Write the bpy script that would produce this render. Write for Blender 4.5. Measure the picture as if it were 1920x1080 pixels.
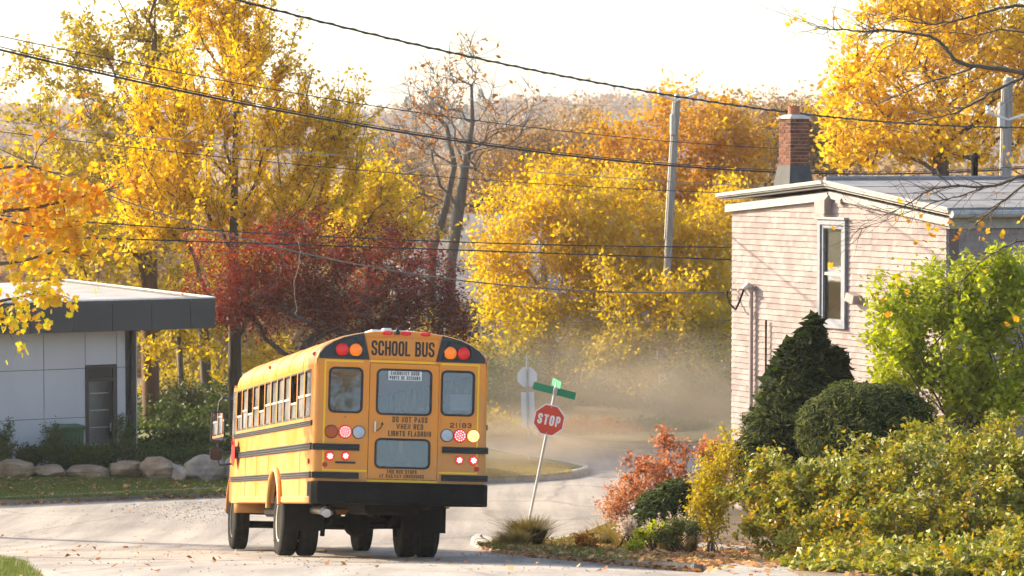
import bpy, math, random
import numpy as np
from mathutils import Vector, Matrix
from mathutils.geometry import tessellate_polygon, delaunay_2d_cdt

sc = bpy.context.scene
for _o in list(bpy.data.objects):
    bpy.data.objects.remove(_o)
COL = sc.collection
R = math.radians
random.seed(7)
rng = np.random.default_rng(11)

# ------------------------------------------------------------------ camera
EYE = 7.4                      # eye height above the level of the crossing
FPX = 5200.0                   # focal length in pixels of a 1920 wide frame
PITCH = math.atan(240.0 / FPX)
cam_d = bpy.data.cameras.new('camera')
cam = bpy.data.objects.new('camera', cam_d)
COL.objects.link(cam)
cam.location = (0, 0, EYE)
cam.rotation_euler = (math.pi / 2 - PITCH, 0, 0)
cam_d.sensor_width = 36.0
cam_d.lens = 36.0 * FPX / 1920.0
cam_d.clip_start = 0.5
cam_d.clip_end = 6000
cam_d.dof.use_dof = True
cam_d.dof.focus_distance = 41.0
cam_d.dof.aperture_fstop = 5.0
sc.camera = cam

# ------------------------------------------------------------------ light
SUN_EL = R(25.0)
BETA = R(26.0)                 # the sun stands on the left, a little beyond the scene
sun_dir = Vector((-math.cos(BETA) * math.cos(SUN_EL), math.sin(BETA) * math.cos(SUN_EL), math.sin(SUN_EL)))
world = bpy.data.worlds.new('World')
sc.world = world
world.use_nodes = True
wn = world.node_tree
sky = wn.nodes.new('ShaderNodeTexSky')
sky.sky_type = 'NISHITA'
sky.sun_disc = False
sky.sun_elevation = SUN_EL
sky.sun_rotation = math.atan2(sun_dir.x, sun_dir.y)
sky.altitude = 0
sky.air_density = 1.0
sky.dust_density = 2.2
sky.ozone_density = 0.6
bg = wn.nodes['Background']
bg.inputs['Strength'].default_value = 0.15
wn.links.new(sky.outputs['Color'], bg.inputs['Color'])
sun_d = bpy.data.lights.new('sun', 'SUN')
sun_d.energy = 4.3
sun_d.angle = R(0.6)
sun_d.color = (1.0, 0.85, 0.64)
sun = bpy.data.objects.new('sun', sun_d)
COL.objects.link(sun)
sun.rotation_euler = sun_dir.to_track_quat('Z', 'Y').to_euler()

sc.view_settings.view_transform = 'Standard'
sc.view_settings.look = 'None'
sc.view_settings.gamma = 1.0
sc.view_settings.use_curve_mapping = False
sc.view_settings.exposure = 1.27
sc.render.engine = 'CYCLES'
sc.cycles.use_denoising = True
sc.cycles.use_adaptive_sampling = True
sc.cycles.adaptive_threshold = 0.02
sc.cycles.use_light_tree = False
sc.cycles.max_bounces = 8
sc.cycles.diffuse_bounces = 4
sc.cycles.glossy_bounces = 3
sc.cycles.transmission_bounces = 6
sc.cycles.volume_bounces = 0
sc.cycles.transparent_max_bounces = 10
sc.cycles.caustics_reflective = False
sc.cycles.caustics_refractive = False
sc.cycles.volume_step_rate = 2.0
sc.cycles.volume_max_steps = 128

# ------------------------------------------------------------------ geometry of the place
def ray(px, py):
    a = (px - 960.0) / FPX
    b = -(py - 540.0) / FPX
    cp, sp = math.cos(PITCH), math.sin(PITCH)
    return np.array([a, cp + b * sp, -sp + b * cp])

def P(px, py, d):
    """the point seen at a pixel of the photograph, d metres down the street"""
    r = ray(px, py)
    return np.array([0, 0, EYE]) + r * (d / r[1])

_py = np.array([-60, 0, 10, 20, 30, 34, 37.8, 41.2, 46.6, 49.2, 52, 55, 60, 70, 90, 120, 200, 320, 600, 900, 1350, 1900, 2700], float)
_pz = np.array([3, -1.65, -2.45, -3.4, -4.45, -4.98, -5.49, -5.92, -6.60, -6.86, -7.02, -7.12, -7.24, -7.42, -7.9, -9.5, -17, -24, -24, -12, 12, 4, -40], float)

def _interp(x, xp, fp):
    # smooth monotone cubic
    x = np.asarray(x, float)
    d = np.diff(fp) / np.diff(xp)
    m = np.empty_like(fp)
    m[0], m[-1] = d[0], d[-1]
    for i in range(1, len(fp) - 1):
        m[i] = 0 if d[i - 1] * d[i] <= 0 else 2 * d[i - 1] * d[i] / (d[i - 1] + d[i])
    i = np.clip(np.searchsorted(xp, x) - 1, 0, len(xp) - 2)
    h = xp[i + 1] - xp[i]
    t = np.clip((x - xp[i]) / h, 0, 1)
    return ((2*t**3 - 3*t**2 + 1) * fp[i] + (t**3 - 2*t**2 + t) * h * m[i]
            + (-2*t**3 + 3*t**2) * fp[i + 1] + (t**3 - t**2) * h * m[i + 1])

def sstep(a, b, x):
    t = np.clip((np.asarray(x, float) - a) / (b - a), 0, 1)
    return t * t * (3 - 2 * t)

def ground(x, y):
    x = np.asarray(x, float); y = np.asarray(y, float)
    z = _interp(y, _py, _pz)
    near = 1 - sstep(46, 58, y)
    z = z - 0.010 * np.clip(x + 2.3, -12, 12) * near
    z = z - 0.030 * np.clip(x - 0.2, 0, 5) * near
    far = sstep(500, 1200, y)
    z = z + far * (5 * np.sin(x / 95.0 + 1.0) + 3.0 * np.sin(x / 41.0) - 0.02 * x)
    return z + EYE

def gz(x, y):
    return float(ground(x, y))

def G(px, py, lift=0.0):
    """the point of the ground seen at a pixel"""
    r = ray(px, py)
    lo, hi = 15.0, 140.0
    o = np.array([0, 0, EYE])
    n = 500
    prev = None
    for k in range(n):
        d = lo + (hi - lo) * k / n
        p = o + r * (d / r[1])
        h = p[2] - gz(p[0], p[1]) - lift
        if h < 0:
            if prev is None:
                return p
            a, b = prev, d
            for _ in range(25):
                m = 0.5 * (a + b)
                p = o + r * (m / r[1])
                if p[2] - gz(p[0], p[1]) - lift < 0:
                    b = m
                else:
                    a = m
            return o + r * (b / r[1])
        prev = d
    return p

# ------------------------------------------------------------------ mesh helpers
class MB:
    """collects shapes; build() links them as one mesh object"""
    def __init__(s):
        s.v = []; s.f = []; s.t = []
    def add(s, vs, fs, tint=0.5):
        n = len(s.v)
        s.v.extend([tuple(map(float, v)) for v in vs])
        s.f.extend([tuple(i + n for i in f) for f in fs])
        s.t.extend([tint] * len(fs))
        return s
    def box(s, x0, x1, y0, y1, z0, z1, tint=0.5, m=None):
        vs = [(x, y, z) for z in (z0, z1) for y in (y0, y1) for x in (x0, x1)]
        if m is not None:
            vs = [tuple(m @ Vector(v)) for v in vs]
        return s.add(vs, [(0, 2, 3, 1), (4, 5, 7, 6), (0, 1, 5, 4), (2, 6, 7, 3), (0, 4, 6, 2), (1, 3, 7, 5)], tint)
    def bbox(s, x0, x1, y0, y1, z0, z1, b=0.01, tint=0.5, m=None):
        """a box with all its edges chamfered"""
        b = min(b, (x1-x0)*.45, (y1-y0)*.45, (z1-z0)*.45)
        vs = []; idx = {}
        for iz, z in enumerate((z0, z1)):
            for iy, y in enumerate((y0, y1)):
                for ix, x in enumerate((x0, x1)):
                    sx, sy, sz = (1, -1)[ix], (1, -1)[iy], (1, -1)[iz]
                    idx[ix, iy, iz, 'x'] = len(vs); vs.append((x, y + sy*b, z + sz*b))
                    idx[ix, iy, iz, 'y'] = len(vs); vs.append((x + sx*b, y, z + sz*b))
                    idx[ix, iy, iz, 'z'] = len(vs); vs.append((x + sx*b, y + sy*b, z))
        I = lambda a, b_, c, k: idx[a, b_, c, k]
        fs = []
        for k in (0, 1):
            q = [(k,0,0,'x'),(k,0,1,'x'),(k,1,1,'x'),(k,1,0,'x')]; fs.append([I(*a) for a in (q if k == 0 else q[::-1])])
            q = [(0,k,0,'y'),(1,k,0,'y'),(1,k,1,'y'),(0,k,1,'y')]; fs.append([I(*a) for a in (q if k == 0 else q[::-1])])
            q = [(0,0,k,'z'),(0,1,k,'z'),(1,1,k,'z'),(1,0,k,'z')]; fs.append([I(*a) for a in (q if k == 0 else q[::-1])])
        for a in (0, 1):
            for c in (0, 1):
                q = [(a,c,0,'x'),(a,c,1,'x'),(a,c,1,'y'),(a,c,0,'y')]; fs.append([I(*w) for w in (q if (a ^ c) else q[::-1])])
                q = [(a,0,c,'x'),(a,1,c,'x'),(a,1,c,'z'),(a,0,c,'z')]; fs.append([I(*w) for w in (q if not (a ^ c) else q[::-1])])
                q = [(0,a,c,'y'),(1,a,c,'y'),(1,a,c,'z'),(0,a,c,'z')]; fs.append([I(*w) for w in (q if (a ^ c) else q[::-1])])
                for e in (0, 1):
                    q = [(a,c,e,'x'),(a,c,e,'y'),(a,c,e,'z')]; fs.append([I(*w) for w in (q if (a ^ c ^ e) else q[::-1])])
        if m is not None:
            vs = [tuple(m @ Vector(v)) for v in vs]
        return s.add(vs, fs, tint)
    def tube(s, pts, rad, n=8, caps=True, tint=0.5):
        pts = [Vector(map(float, p)) for p in pts]
        if not hasattr(rad, '__len__'):
            rad = [rad] * len(pts)
        vs = []; fs = []
        up = None
        for i, p in enumerate(pts):
            a = pts[max(i - 1, 0)]; b = pts[min(i + 1, len(pts) - 1)]
            t = (b - a).normalized()
            if up is None:
                ref = Vector((0, 0, 1)) if abs(t.z) < .9 else Vector((1, 0, 0))
                up = (ref - t * ref.dot(t)).normalized()
            else:
                up = (up - t * up.dot(t)).normalized()
            w = t.cross(up)
            for k in range(n):
                an = 2 * math.pi * k / n
                vs.append(p + (up * math.cos(an) + w * math.sin(an)) * rad[i])
        for i in range(len(pts) - 1):
            for k in range(n):
                k2 = (k + 1) % n
                fs.append((i*n + k, i*n + k2, (i+1)*n + k2, (i+1)*n + k))
        if caps:
            fs.append(tuple(range(n - 1, -1, -1)))
            fs.append(tuple((len(pts) - 1) * n + k for k in range(n)))
        return s.add(vs, fs, tint)
    def lathe(s, prof, o, axis, n=24, tint=0.5):
        """prof: (radius, height along axis) pairs"""
        o = Vector(o); ax = Vector(axis).normalized()
        ref = Vector((0, 0, 1)) if abs(ax.z) < .9 else Vector((1, 0, 0))
        u = (ref - ax * ref.dot(ax)).normalized(); w = ax.cross(u)
        vs = []; fs = []
        for r_, h in prof:
            for k in range(n):
                an = 2 * math.pi * k / n
                vs.append(o + ax * h + (u * math.cos(an) + w * math.sin(an)) * max(r_, 1e-4))
        for i in range(len(prof) - 1):
            for k in range(n):
                k2 = (k + 1) % n
                fs.append((i*n + k, i*n + k2, (i+1)*n + k2, (i+1)*n + k))
        fs.append(tuple(range(n - 1, -1, -1)))
        fs.append(tuple((len(prof) - 1) * n + k for k in range(n)))
        return s.add(vs, fs, tint)
    def slab(s, outer, holes, fn, w0, w1, tint=0.5):
        """a flat plate with holes: outline in (u, v), fn(u, v, w) gives the 3-D point"""
        loops = [list(outer)] + [list(h) for h in holes]
        flat = [p for l in loops for p in l]
        tris = tessellate_polygon([[Vector((p[0], p[1], 0)) for p in l] for l in loops])
        n = len(flat)
        vs = [fn(p[0], p[1], w0) for p in flat] + [fn(p[0], p[1], w1) for p in flat]
        fs = []
        for t in tris:
            fs.append((t[0], t[1], t[2])); fs.append((t[2] + n, t[1] + n, t[0] + n))
        k = 0
        for l in loops:
            m = len(l)
            for i in range(m):
                j = (i + 1) % m
                fs.append((k + i, k + j, k + j + n, k + i + n))
            k += m
        return s.add(vs, fs, tint)
    def build(s, name, mat, parent=None, smooth=False, bevel=0, loc=None, tint=False):
        me = bpy.data.meshes.new(name)
        me.from_pydata(s.v, [], s.f)
        if tint:
            at = me.attributes.new('tint', 'FLOAT', 'FACE')
            at.data.foreach_set('value', np.array(s.t, np.float32))
        me.validate()
        import bmesh
        bm = bmesh.new(); bm.from_mesh(me)
        bmesh.ops.recalc_face_normals(bm, faces=bm.faces)
        bm.to_mesh(me); bm.free()
        return link(name, me, mat, parent, smooth, bevel, loc)

def link(name, me, mat, parent=None, smooth=False, bevel=0, loc=None):
    if mat is not None and not me.materials:
        me.materials.append(mat)
    if smooth:
        me.polygons.foreach_set('use_smooth', [True] * len(me.polygons))
        if smooth != 'all':
            try:
                me.set_sharp_from_angle(angle=R(35))
            except Exception:
                pass
    o = bpy.data.objects.new(name, me)
    COL.objects.link(o)
    if parent is not None:
        o.parent = parent
    if loc is not None:
        o.location = loc
    if bevel:
        b = o.modifiers.new('bevel', 'BEVEL'); b.width = bevel; b.segments = 2; b.limit_method = 'ANGLE'; b.angle_limit = R(40)
    return o

def rawmesh(name, V, F, tint=None):
    """big mesh from numpy: V (n,3), F (m,k)"""
    me = bpy.data.meshes.new(name)
    n, (m, k) = len(V), F.shape
    me.vertices.add(n); me.vertices.foreach_set('co', np.ascontiguousarray(V, np.float32).ravel())
    me.loops.add(m * k); me.loops.foreach_set('vertex_index', np.ascontiguousarray(F, np.int32).ravel())
    me.polygons.add(m)
    me.polygons.foreach_set('loop_start', np.arange(0, m * k, k, dtype=np.int32))
    try:
        me.polygons.foreach_set('loop_total', np.full(m, k, np.int32))
    except Exception:
        pass
    if tint is not None:
        at = me.attributes.new('tint', 'FLOAT', 'FACE')
        at.data.foreach_set('value', np.ascontiguousarray(tint, np.float32))
    me.update(calc_edges=True)
    return me

def tag(o, label=None, cat=None, group=None, kind=None):
    if label: o['label'] = label
    if cat: o['category'] = cat
    if group: o['group'] = group
    if kind: o['kind'] = kind
    return o

def thing(name, label, cat, loc=(0, 0, 0), group=None, rz=0.0):
    o = bpy.data.objects.new(name, None)
    o.empty_display_size = 0.2
    COL.objects.link(o)
    o.location = loc
    o.rotation_euler = (0, 0, rz)
    return tag(o, label, cat, group)

def ngon(cx, cy, r, n, a0=0.0):
    return [(cx + r * math.cos(a0 + 2*math.pi*k/n), cy + r * math.sin(a0 + 2*math.pi*k/n)) for k in range(n)]

def rrect(x0, x1, y0, y1, r, n=5):
    out = []
    for cx, cy, a in ((x1-r, y1-r, 0), (x0+r, y1-r, 90), (x0+r, y0+r, 180), (x1-r, y0+r, 270)):
        for k in range(n + 1):
            an = R(a + 90.0 * k / n)
            out.append((cx + r * math.cos(an), cy + r * math.sin(an)))
    return out

# ------------------------------------------------------------------ materials
def mat_new(name):
    m = bpy.data.materials.new(name); m.use_nodes = True
    nt = m.node_tree
    b = nt.nodes['Principled BSDF']
    return m, nt, b

def N(nt, typ, **kw):
    n = nt.nodes.new(typ)
    for k, v in kw.items():
        if k in n.inputs.keys():
            n.inputs[k].default_value = v
        else:
            setattr(n, k, v)
    return n

def ramp(nt, cols, interp='LINEAR'):
    r_ = nt.nodes.new('ShaderNodeValToRGB')
    r_.color_ramp.interpolation = interp
    el = r_.color_ramp.elements
    while len(el) < len(cols):
        el.new(0.5)
    for e, (p, c) in zip(el, cols):
        e.position = p; e.color = (c[0], c[1], c[2], 1)
    return r_

def surface(name, c1, c2, scale=8, rough=0.8, bump=0.0, bscale=None, metallic=0.0, detail=6, coord='Object', stretch=None, spec=None, coat=0.0, c3=None, dist=0.02):
    m, nt, b = mat_new(name)
    tc = nt.nodes.new('ShaderNodeTexCoord')
    src = tc.outputs[coord]
    if stretch:
        mp = nt.nodes.new('ShaderNodeMapping'); mp.inputs['Scale'].default_value = stretch
        nt.links.new(src, mp.inputs[0]); src = mp.outputs[0]
    nz = N(nt, 'ShaderNodeTexNoise', Scale=scale, Detail=detail, Roughness=0.62)
    nt.links.new(src, nz.inputs['Vector'])
    cols = [(0.32, c1), (0.68, c2)] if c3 is None else [(0.28, c1), (0.5, c2), (0.74, c3)]
    rp = ramp(nt, cols)
    nt.links.new(nz.outputs['Fac'], rp.inputs['Fac'])
    nt.links.new(rp.outputs['Color'], b.inputs['Base Color'])
    b.inputs['Roughness'].default_value = rough
    b.inputs['Metallic'].default_value = metallic
    if spec is not None: b.inputs['Specular IOR Level'].default_value = spec
    b.inputs['Coat Weight'].default_value = coat
    if bump:
        n2 = N(nt, 'ShaderNodeTexNoise', Scale=bscale or scale * 4, Detail=5)
        nt.links.new(src, n2.inputs['Vector'])
        bp = N(nt, 'ShaderNodeBump', Strength=bump, Distance=dist)
        nt.links.new(n2.outputs['Fac'], bp.inputs['Height'])
        nt.links.new(bp.outputs['Normal'], b.inputs['Normal'])
    return m

def plain(name, c, rough=0.5, metallic=0.0, emit=None, estr=0.0, spec=None):
    m, nt, b = mat_new(name)
    b.inputs['Base Color'].default_value = (*c, 1)
    b.inputs['Roughness'].default_value = rough
    b.inputs['Metallic'].default_value = metallic
    if spec is not None: b.inputs['Specular IOR Level'].default_value = spec
    if emit:
        b.inputs['Emission Color'].default_value = (*emit, 1)
        b.inputs['Emission Strength'].default_value = estr
    return m

def leafmat(name, cols, trans=0.45, rough=0.55, tcol=1.0):
    """leaf: its colour comes from the leaf's own tint, light passes through it"""
    m, nt, b = mat_new(name)
    at = nt.nodes.new('ShaderNodeAttribute'); at.attribute_name = 'tint'
    rp = ramp(nt, [(i / (len(cols) - 1), c) for i, c in enumerate(cols)])
    nt.links.new(at.outputs['Fac'], rp.inputs['Fac'])
    nt.links.new(rp.outputs['Color'], b.inputs['Base Color'])
    b.inputs['Roughness'].default_value = rough
    b.inputs['Specular IOR Level'].default_value = 0.3
    tr = nt.nodes.new('ShaderNodeBsdfTranslucent')
    sat = N(nt, 'ShaderNodeHueSaturation', Saturation=1.1, Value=tcol)
    nt.links.new(rp.outputs['Color'], sat.inputs['Color'])
    nt.links.new(sat.outputs['Color'], tr.inputs['Color'])
    mx = N(nt, 'ShaderNodeMixShader', Fac=trans)
    nt.links.new(b.outputs[0], mx.inputs[1]); nt.links.new(tr.outputs[0], mx.inputs[2])
    nt.links.new(mx.outputs[0], nt.nodes['Material Output'].inputs['Surface'])
    return m

def tintmat(name, cols, rough=0.7, bump=0.0, bscale=30, nscale=9, namt=0.25):
    m, nt, b = mat_new(name)
    at = nt.nodes.new('ShaderNodeAttribute'); at.attribute_name = 'tint'
    rp = ramp(nt, [(i / (len(cols) - 1), c) for i, c in enumerate(cols)])
    nt.links.new(at.outputs['Fac'], rp.inputs['Fac'])
    tc = nt.nodes.new('ShaderNodeTexCoord')
    nz = N(nt, 'ShaderNodeTexNoise', Scale=nscale, Detail=6)
    nt.links.new(tc.outputs['Object'], nz.inputs['Vector'])
    mr = N(nt, 'ShaderNodeMapRange'); mr.inputs[1].default_value = .3; mr.inputs[2].default_value = .7
    mr.inputs[3].default_value = 1 - namt; mr.inputs[4].default_value = 1 + namt * .5
    nt.links.new(nz.outputs['Fac'], mr.inputs[0])
    hs = N(nt, 'ShaderNodeHueSaturation')
    nt.links.new(rp.outputs['Color'], hs.inputs['Color']); nt.links.new(mr.outputs[0], hs.inputs['Value'])
    nt.links.new(hs.outputs['Color'], b.inputs['Base Color'])
    b.inputs['Roughness'].default_value = rough
    if bump:
        n2 = N(nt, 'ShaderNodeTexNoise', Scale=bscale, Detail=5)
        nt.links.new(tc.outputs['Object'], n2.inputs['Vector'])
        bp = N(nt, 'ShaderNodeBump', Strength=bump, Distance=0.02)
        nt.links.new(n2.outputs['Fac'], bp.inputs['Height']); nt.links.new(bp.outputs['Normal'], b.inputs['Normal'])
    return m

# ================================================================== ground, road, kerbs
def grid_sheet(name, xs, ys, zfn, mat):
    X, Y = np.meshgrid(xs, ys)
    Z = zfn(X, Y)
    V = np.stack([X, Y, Z], -1).reshape(-1, 3)
    nx, ny = len(xs), len(ys)
    i = np.arange(nx - 1); j = np.arange(ny - 1)
    I, J = np.meshgrid(i, j)
    a = (J * nx + I).ravel()
    F = np.stack([a, a + 1, a + nx + 1, a + nx], -1)
    me = rawmesh(name, V, F)
    me.polygons.foreach_set('use_smooth', [True] * len(me.polygons))
    return link(name, me, mat)

def poly_sheet(name, poly, lift, step, mat, parent=None, bumpy=0.0):
    poly = [tuple(map(float, p[:2])) for p in poly]
    # the edge runs under the kerb stones
    A_ = np.array(poly); pr_, nx_ = np.roll(A_, 1, 0), np.roll(A_, -1, 0)
    area = np.sum(A_[:, 0] * nx_[:, 1] - nx_[:, 0] * A_[:, 1])
    t_ = nx_ - pr_; t_ /= np.linalg.norm(t_, axis=1)[:, None] + 1e-9
    nn = np.stack([-t_[:, 1], t_[:, 0]], -1) * (1 if area > 0 else -1)
    poly = [tuple(q) for q in A_ + nn * .09]
    xs = [p[0] for p in poly]; ys = [p[1] for p in poly]
    pts = [Vector(p) for p in poly]
    nb = len(pts)
    r2 = random.Random(len(poly))
    x = min(xs)
    while x < max(xs):
        y = min(ys)
        while y < max(ys):
            pts.append(Vector((x + r2.uniform(-.2, .2) * step, y + r2.uniform(-.2, .2) * step)))
            y += step
        x += step
    vo, eo, fo, *_ = delaunay_2d_cdt(pts, [], [list(range(nb))], 1, 1e-4)
    nz = np.random.default_rng(3)
    V = np.array([(v[0], v[1], gz(v[0], v[1]) + lift + (nz.uniform(-bumpy, bumpy) if bumpy else 0)) for v in vo])
    me = bpy.data.meshes.new(name)
    me.from_pydata([tuple(v) for v in V], [], [tuple(f) for f in fo])
    import bmesh
    bm = bmesh.new(); bm.from_mesh(me)
    for f in bm.faces:
        if f.normal.z < 0: f.normal_flip()
        f.smooth = True
    # the earth face below the edge
    rim = [e for e in bm.edges if e.is_boundary]
    ex = bmesh.ops.extrude_edge_only(bm, edges=rim)
    for v_ in ex['geom']:
        if isinstance(v_, bmesh.types.BMVert): v_.co.z -= .3
    bm.to_mesh(me); bm.free()
    return link(name, me, mat, parent)

def resample(pts, step):
    pts = [np.array(p[:2], float) for p in pts]
    # Chaikin rounding then even spacing
    for _ in range(2):
        q = [pts[0]]
        for a, b in zip(pts[:-1], pts[1:]):
            q += [a * .75 + b * .25, a * .25 + b * .75]
        q.append(pts[-1]); pts = q
    seg = [0]
    for a, b in zip(pts[:-1], pts[1:]): seg.append(seg[-1] + np.linalg.norm(b - a))
    L = seg[-1]; n = max(2, int(round(L / step)))
    t = np.linspace(0, L, n + 1)
    arr = np.array(pts)
    return np.stack([np.interp(t, seg, arr[:, 0]), np.interp(t, seg, arr[:, 1])], -1)

# asphalt: worn pale grey, dusty, with patches, tyre polish and cracks
def asphalt():
    m, nt, b = mat_new('asphalt')
    tc = nt.nodes.new('ShaderNodeTexCoord')
    o = tc.outputs['Object']
    big = N(nt, 'ShaderNodeTexNoise', Scale=0.35, Detail=5, Roughness=0.6)
    nt.links.new(o, big.inputs['Vector'])
    r1 = ramp(nt, [(0.30, (0.33, 0.293, 0.252)), (0.5, (0.41, 0.362, 0.31)), (0.72, (0.48, 0.425, 0.365))])
    nt.links.new(big.outputs['Fac'], r1.inputs['Fac'])
    mp = nt.nodes.new('ShaderNodeMapping'); mp.inputs['Rotation'].default_value = (0, 0, R(-13)); mp.inputs['Scale'].default_value = (1.5, 0.11, 1)
    nt.links.new(o, mp.inputs[0])
    st = N(nt, 'ShaderNodeTexNoise', Scale=1.3, Detail=5, Roughness=0.6)
    nt.links.new(mp.outputs[0], st.inputs['Vector'])
    r2 = ramp(nt, [(0.34, (0.70, 0.70, 0.71)), (0.64, (1.10, 1.09, 1.07))])
    nt.links.new(st.outputs['Fac'], r2.inputs['Fac'])
    mx = N(nt, 'ShaderNodeMix', data_type='RGBA', blend_type='MULTIPLY'); mx.inputs[0].default_value = 0.9
    nt.links.new(r1.outputs[0], mx.inputs[6]); nt.links.new(r2.outputs[0], mx.inputs[7])
    fine = N(nt, 'ShaderNodeTexNoise', Scale=26, Detail=6, Roughness=0.75)
    nt.links.new(o, fine.inputs['Vector'])
    r3 = ramp(nt, [(0.34, (0.68, 0.68, 0.69)), (0.66, (1.18, 1.17, 1.15))])
    nt.links.new(fine.outputs['Fac'], r3.inputs['Fac'])
    m2 = N(nt, 'ShaderNodeMix', data_type='RGBA', blend_type='MULTIPLY'); m2.inputs[0].default_value = 0.75
    nt.links.new(mx.outputs[2], m2.inputs[6]); nt.links.new(r3.outputs[0], m2.inputs[7])
    # cracks
    wob = N(nt, 'ShaderNodeTexNoise', Scale=0.9, Detail=4)
    nt.links.new(o, wob.inputs['Vector'])
    ad = N(nt, 'ShaderNodeMix', data_type='VECTOR'); ad.inputs[0].default_value = 0.35
    nt.links.new(o, ad.inputs[4]); nt.links.new(wob.outputs['Color'], ad.inputs[5])
    vo = N(nt, 'ShaderNodeTexVoronoi', feature='DISTANCE_TO_EDGE', Scale=0.33)
    nt.links.new(ad.outputs[1], vo.inputs['Vector'])
    r4 = ramp(nt, [(0.0, (0.30, 0.30, 0.30)), (0.007, (0.4, 0.4, 0.4)), (0.014, (1, 1, 1))])
    nt.links.new(vo.outputs['Distance'], r4.inputs['Fac'])
    m3 = N(nt, 'ShaderNodeMix', data_type='RGBA', blend_type='MULTIPLY'); m3.inputs[0].default_value = 0.35
    nt.links.new(m2.outputs[2], m3.inputs[6]); nt.links.new(r4.outputs[0], m3.inputs[7])
    nt.links.new(m3.outputs[2], b.inputs['Base Color'])
    b.inputs['Roughness'].default_value = 0.82
    b.inputs['Specular IOR Level'].default_value = 0.35
    f2 = N(nt, 'ShaderNodeTexNoise', Scale=60, Detail=4)
    nt.links.new(o, f2.inputs['Vector'])
    bp = N(nt, 'ShaderNodeBump', Strength=0.5, Distance=0.01)
    nt.links.new(f2.outputs['Fac'], bp.inputs['Height']); nt.links.new(bp.outputs['Normal'], b.inputs['Normal'])
    return m

M = {}
M['asphalt'] = asphalt()
M['soil'] = surface('soil', (0.06, 0.045, 0.03), (0.13, 0.095, 0.06), 3, 0.95, 0.6, 25, c3=(0.17, 0.13, 0.07))
M['turf'] = surface('turf', (0.10, 0.14, 0.035), (0.15, 0.19, 0.05), 2.5, 0.95, 0.6, 40, c3=(0.21, 0.20, 0.08))
M['dryturf'] = surface('dry_turf', (0.11, 0.10, 0.045), (0.17, 0.15, 0.07), 2.0, 0.95, 0.6, 40, c3=(0.20, 0.17, 0.09))
M['concrete'] = surface('concrete', (0.25, 0.22, 0.19), (0.33, 0.30, 0.26), 2.2, 0.85, 0.35, 60, c3=(0.38, 0.345, 0.30), dist=0.008)
M['kerbstone'] = surface('kerb_concrete', (0.27, 0.24, 0.20), (0.42, 0.38, 0.33), 3.0, 0.88, 0.5, 45, c3=(0.50, 0.45, 0.39), dist=0.01)
M['hillsoil'] = surface('hill_floor', (0.07, 0.06, 0.035), (0.12, 0.095, 0.05), 0.05, 0.95)

def terr(x, y):
    z = ground(x, y)
    return z - 0.35 * (1 - sstep(93, 97, y)) + 0.03
ys = np.concatenate([np.arange(-60, 95, 3.0), np.arange(95, 200, 6.0), np.arange(200, 900, 20.0), np.arange(900, 1500, 16.0), np.arange(1500, 2700, 80.0)])
xs = np.concatenate([np.arange(-900, -360, 45.0), np.arange(-360, 360, 12.0), np.arange(360, 901, 45.0)])
terrain = grid_sheet('terrain', xs, ys, terr, M['hillsoil'])
tag(terrain, kind='structure')

road = grid_sheet('road', np.arange(-46, 46.1, 0.8), np.concatenate([np.arange(-40, 26, 2.0), np.arange(26, 92.1, 0.6)]), ground, M['asphalt'])
tag(road, kind='structure')

# outlines of the raised verges, measured on the ground
near_foot = [G(*q)[:2] for q in ((1460, 1085), (1400, 1081), (1315, 1073), (1240, 1066), (1171, 1060), (1104, 1052), (1015, 1045), (949, 1036), (893, 1027))]
tip = [G(*q)[:2] for q in ((878, 1019), (905, 1010))]
back = [np.array(q) for q in ((-0.05, 47.6), (0.75, 49.6), (1.5, 52.2), (2.3, 55.5), (3.3, 60.0), (4.6, 66.5), (9.0, 71.0), (20.0, 76.0), (46.0, 86.0))]
right_foot = near_foot[::-1]
d0 = near_foot[0]
start = [np.array((d0[0] - .05, d0[1] - 3.0)), np.array((d0[0] + .6, d0[1] - 11.0)), np.array((d0[0] + 8.0, d0[1] - 30.0))]
corner_line = resample(start[::-1] + near_foot + tip + back, 0.55)
lawn_line = resample([(-46, 41.6), (-28, 50.3)] + [tuple(G(*q)[:2]) for q in ((0, 945), (120, 941), (260, 934), (415, 928), (911, 906), (1015, 902), (1075, 896))]
                     + [(1.9, 64.6), (1.75, 65.6), (0.5, 68.0), (-4, 77.0), (-9, 87), (-12.5, 95)], 0.55)
far_line = resample([(-6.5, 95), (-1.2, 82), (1.3, 73.5), (2.6, 71.2), (5.0, 71.4), (14, 76.5), (46, 92)], 0.7)
left_line = resample([(-12, 34), (-9.2, 30.6), (-7.2, 29.6), (-5.75, 29.0), (-5.05, 27.9), (-4.4, 26), (-1, 16), (3, 4)], 0.5)

corner_poly = list(corner_line) + [(46, 84), (46, -20)]
verge_corner = poly_sheet('garden_verge', corner_poly, 0.12, 0.9, M['soil'], bumpy=0.012)
tag(verge_corner, kind='structure')
lawn_poly = list(lawn_line) + [(-46, 95)]
lawn = poly_sheet('lawn', lawn_poly, 0.12, 0.9, M['turf'], bumpy=0.015)
tag(lawn, kind='structure')
far_poly = list(far_line) + [(46, 97), (-6.5, 97)]
farv = poly_sheet('far_verge', far_poly, 0.12, 1.2, M['dryturf'], bumpy=0.02)
tag(farv, kind='structure')
left_poly = list(left_line) + [(-14, 4), (-14, 34)]
leftv = poly_sheet('near_lawn', left_poly, 0.12, 0.6, M['turf'], bumpy=0.015)
tag(leftv, kind='structure')

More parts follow.
